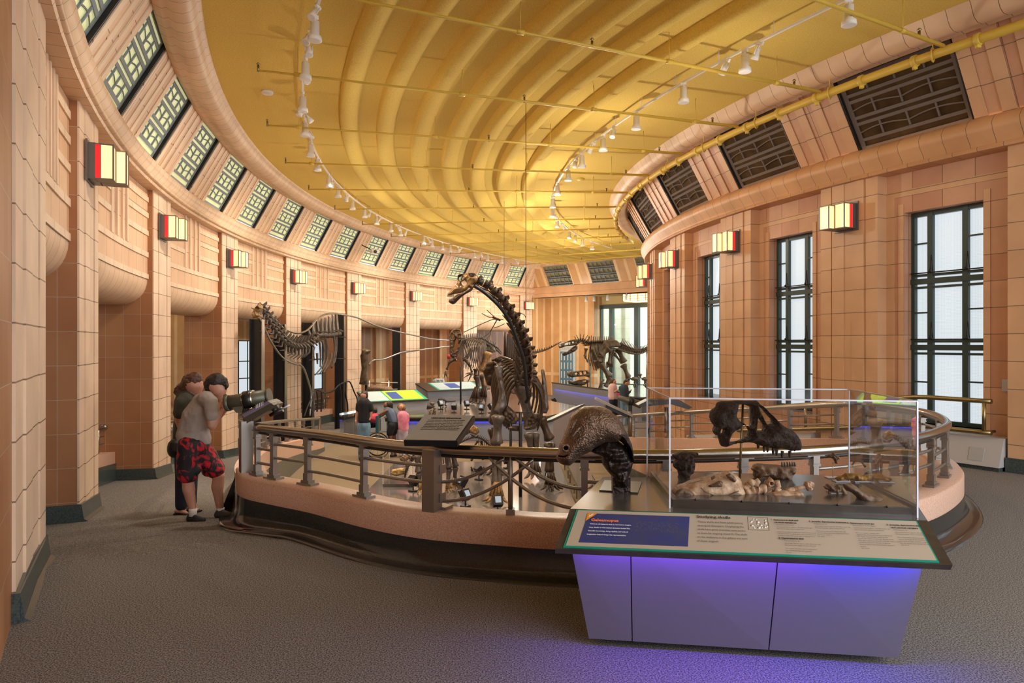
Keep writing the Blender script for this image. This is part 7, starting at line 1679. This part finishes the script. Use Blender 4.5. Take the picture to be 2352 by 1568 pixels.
r, f = simple('person in slate blue tank and black shorts leaning to push the wheelchair', kp, Yw, {'at': (1050, 1300), 'p': [
    ('body', 'skinD', [((930, 740, 0), (930, 770, 0), .10, .085), ((960, 790, 0), (970, 850, 0), .055, .05), ((930, 860, -.12), (770, 950, -.14), .045, .035), ((770, 950, -.14), (640, 1040, -.14), .034, .028), ((950, 880, .12), (800, 990, .14), .045, .035), ((800, 990, .14), (650, 1010, .14), .034, .028), ((1000, 1400, -.1), (1020, 1600, -.1), .07, .06), ((1020, 1600, -.1), (1060, fy2-50, -.1), .06, .038), ((1090, 1400, .1), (1100, 1600, .1), .07, .06), ((1100, 1600, .1), (1130, fy2-50, .1), .06, .038)]),
    ('hand', 'skinD', [((640, 1040, -.14), (615, 1045, -.14), .03, .02), ((618, 1035, -.14), (600, 1050, -.14), .011, .01), ((620, 1050, -.14), (602, 1066, -.14), .011, .01)]),
    ('hair', 'hairB', [((985, 720, 0), (1000, 770, 0), .11, .09), ((1030, 820, 0), (1030, 860, 0), .055, .03)]),
    ('tank_top', 'bluet', [((960, 850, 0), (1030, 950, 0), .13, .145), ((1030, 950, 0), (1090, 1120, 0), .145, .15)]),
    ('black_shorts', 'blk', [((1080, 1160, 0), (1080, 1220, 0), .16, .165), ((1050, 1230, -.08), (1000, 1400, -.1), .12, .10), ((1100, 1230, .08), (1080, 1400, .1), .12, .10)]),
    ('shoe', 'shoeB', [((1060, fy2-30, -.1), (1020, fy2-22, -.1), .05, .04)]), ('shoe', 'shoeB', [((1130, fy2-30, .1), (1090, fy2-22, .1), .05, .04)])]}, LOW)
Yc = 18.7; vc_ = 788+(EYE-LOW)*F/Yc; fy3 = (vc_-860)*10.455
r, f = simple('child in bright pink top with dark bun sitting in the wheelchair', kp, Yc, {'at': (630, 1200), 'p': [
    ('body', 'skinD', [((600, 880, 0), (605, 900, 0), .085, .075), ((620, 930, 0), (625, 970, 0), .04, .04), ((560, 1060, 0), (500, 1120, 0), .03, .03)]),
    ('hair', 'hairB', [((620, 850, 0), (640, 880, 0), .085, .07), ((625, 790, 0), (610, 775, 0), .045, .035), ((660, 850, 0), (670, 855, 0), .03, .02)]),
    ('pink_top', mat('bright_pink', (.8, .08, .14), .8), [((620, 1000, 0), (640, 1080, 0), .11, .13), ((590, 1010, -.08), (570, 1070, -.1), .05, .045)]),
    ('legs', 'blk', [((620, 1180, 0), (450, 1230, 0), .11, .08), ((450, 1230, -.05), (420, 1400, -.05), .06, .05)])]}, LOW+.4)
wc = thing('wheelchair', 'dark wheelchair with teal back pushed along the lower floor', 'wheelchair', (f.J(650, 1300).x, Yc, LOW))
for dy in (-.28, .28):
    c = f.J(700, 0, dy); c.z = LOW+.32; g = MB(); g.tube([c+Vector((.30*math.cos(a*PI/16), 0, .30*math.sin(a*PI/16))) for a in range(32)], .018, 6, closed=True); g.build('wheel', M['shoeB'], wc)
    g = MB()
    for a in range(8): g.tube([c, c+Vector((.29*math.cos(a*PI/4), 0, .29*math.sin(a*PI/4)))], .004, 4)
    g.build('spokes', M['steel'], wc)
    c2_ = f.J(430, 0, dy); c2_.z = LOW+.09; g = MB(); g.tube([c2_+Vector((.08*math.cos(a*PI/8), 0, .08*math.sin(a*PI/8))) for a in range(16)], .015, 5, closed=True); g.build('caster', M['shoeB'], wc)
    g = MB(); a = f.J(740, 1060, dy); g.tube([a+Vector((.12, 0, .02)), a, Vector((a.x, a.y, LOW+.32)), Vector((c2_.x, c2_.y, LOW+.3)), c2_], .014, 6); g.build('frame_tube', M['steel'], wc)
g = MB(); a = f.J(720, 1170, 0); g.box(a, (.05, .48, .42)); b = f.J(600, 1270, 0); g.box((b.x, b.y, LOW+.50), (.42, .48, .05)); g.build('seat_and_back', mat('teal_vinyl', (.015, .10, .14), .6), wc)
Yg = 18.9
r, f = simple('person in a pink knit top with long light ponytail, seen from behind', kp, Yg, {'at': (1300, 1300), 'p': [
    ('body', 'skin', [((1275, 830, 0), (1285, 900, 0), .05, .05), ((1270, 780, 0), (1275, 800, 0), .095, .085), ((1210, 1180, -.02), (1200, 1260, -.05), .032, .028), ((1440, 1100, 0), (1440, 1140, 0), .03, .028)]),
    ('hair', 'hairL', [((1265, 775, .02), (1300, 800, .02), .105, .10), ((1310, 850, .05), (1350, 980, .06), .06, .03)]),
    ('pink_top', 'pinkt', [((1300, 980, 0), (1310, 1100, 0), .145, .155), ((1310, 1100, 0), (1320, 1290, 0), .155, .15), ((1230, 980, 0), (1215, 1100, 0), .07, .055), ((1215, 1100, 0), (1205, 1220, 0), .055, .045), ((1400, 980, 0), (1430, 1100, 0), .07, .05)]),
    ('pale_leggings', 'paleleg', [((1310, 1320, 0), (1300, 1360, 0), .14, .13), ((1260, 1380, 0), (1260, fy2-60, 0), .10, .05), ((1350, 1380, 0), (1330, fy2-60, 0), .10, .05)]),
    ('shoe', 'sole', [((1260, fy2-30, 0), (1255, fy2-22, -.12), .05, .04)]), ('shoe', 'sole', [((1330, fy2-30, 0), (1335, fy2-22, -.12), .05, .04)])]}, LOW)
kq = cp(1380, 860, 7.127); Ya = 26.0; va = 788+(EYE-LOW)*F/Ya; fa = (va-860)*7.127
r, f = simple('person in pale rose top and dark jeans standing near the large theropod', kq, Ya, {'at': (200, 400), 'p': [
    ('body', 'skin', [((215, 120, 0), (215, 140, 0), .09, .075), ((205, 160, 0), (205, 190, 0), .05, .05), ((205, 190, 0), (195, 330, 0), .06, .12), ((195, 250, 0), (150, 290, -.05), .06, .05), ((195, 300, 0), (250, 300, 0), .1, .045), ((150, 290, -.05), (230, 285, -.15), .045, .035), ((230, 285, -.15), (265, 255, -.18), .035, .03), ((250, 300, 0), (270, 260, -.1), .04, .03)]),
    ('hair', 'hairR', [((200, 110, .03), (190, 160, .04), .11, .09), ((180, 150, .04), (165, 175, .04), .06, .05)]),
    ('rose_top', 'rose', [((195, 210, 0), (195, 300, 0), .165, .17), ((195, 300, 0), (200, 365, 0), .17, .185), ((150, 210, 0), (145, 280, -.03), .075, .06)]),
    ('dark_jeans', 'jeans', [((205, 400, 0), (200, 430, 0), .165, .16), ((185, 430, -.05), (185, fa-30, 0), .10, .07), ((235, 430, .05), (235, fa-30, .05), .10, .07)]),
    ('shoe', 'shoeB', [((185, fa-15, 0), (190, fa-12, -.15), .05, .04)])]}, LOW)
pb = tag(blob(f.caps([((290, 335, -.1), (292, 345, -.1), .075, .07)]), 'handbag', mat('magenta_bag', (.8, .03, .22), .5), None, .015, 2), 'small magenta handbag beside the rose top visitor', 'bag')
r, f = simple('person in a dark slate top and jeans looking down at a phone', kq, Ya-.6, {'at': (400, 400), 'p': [
    ('body', 'skin', [((420, 140, 0), (428, 160, 0), .09, .07), ((400, 170, 0), (395, 190, 0), .055, .055), ((450, 310, -.05), (500, 250, -.1), .035, .028)]),
    ('hair', 'hairB', [((412, 122, .02), (400, 140, .03), .095, .08)]),
    ('slate_top', 'slate', [((380, 230, 0), (385, 330, 0), .17, .165), ((385, 330, 0), (385, 370, 0), .165, .16), ((340, 215, 0), (330, 220, 0), .09, .09), ((410, 240, -.1), (440, 310, -.1), .075, .055), ((440, 310, -.1), (480, 280, -.1), .052, .04)]),
    ('blue_jeans', 'jeansB', [((385, 390, 0), (385, 430, 0), .16, .16), ((360, 430, 0), (360, fa-20, 0), .10, .07), ((415, 430, 0), (410, fa-20, 0), .10, .07)]),
    ('shoe', 'shoeB', [((360, fa-5, 0), (375, fa-2, -.12), .05, .04)])]}, LOW)
cg = thing('picture_panel', 'cardboard picture of a seated figure glimpsed through the opening behind the visitors', 'picture', at(397, 960, 16.0))
g = MB(); g.box(at(397, 950, 22), (.35, .04, .8)); g.build('board', mat('picture_colours', (.55, .25, .13), .6, noise=(6, (.75, .55, .35), 5)), cg)
g = MB(); g.ball(at(398, 925, 21.9), (.09, .02, .11), seg=10, rings=8); g.build('painted_face', M['skin'], cg)
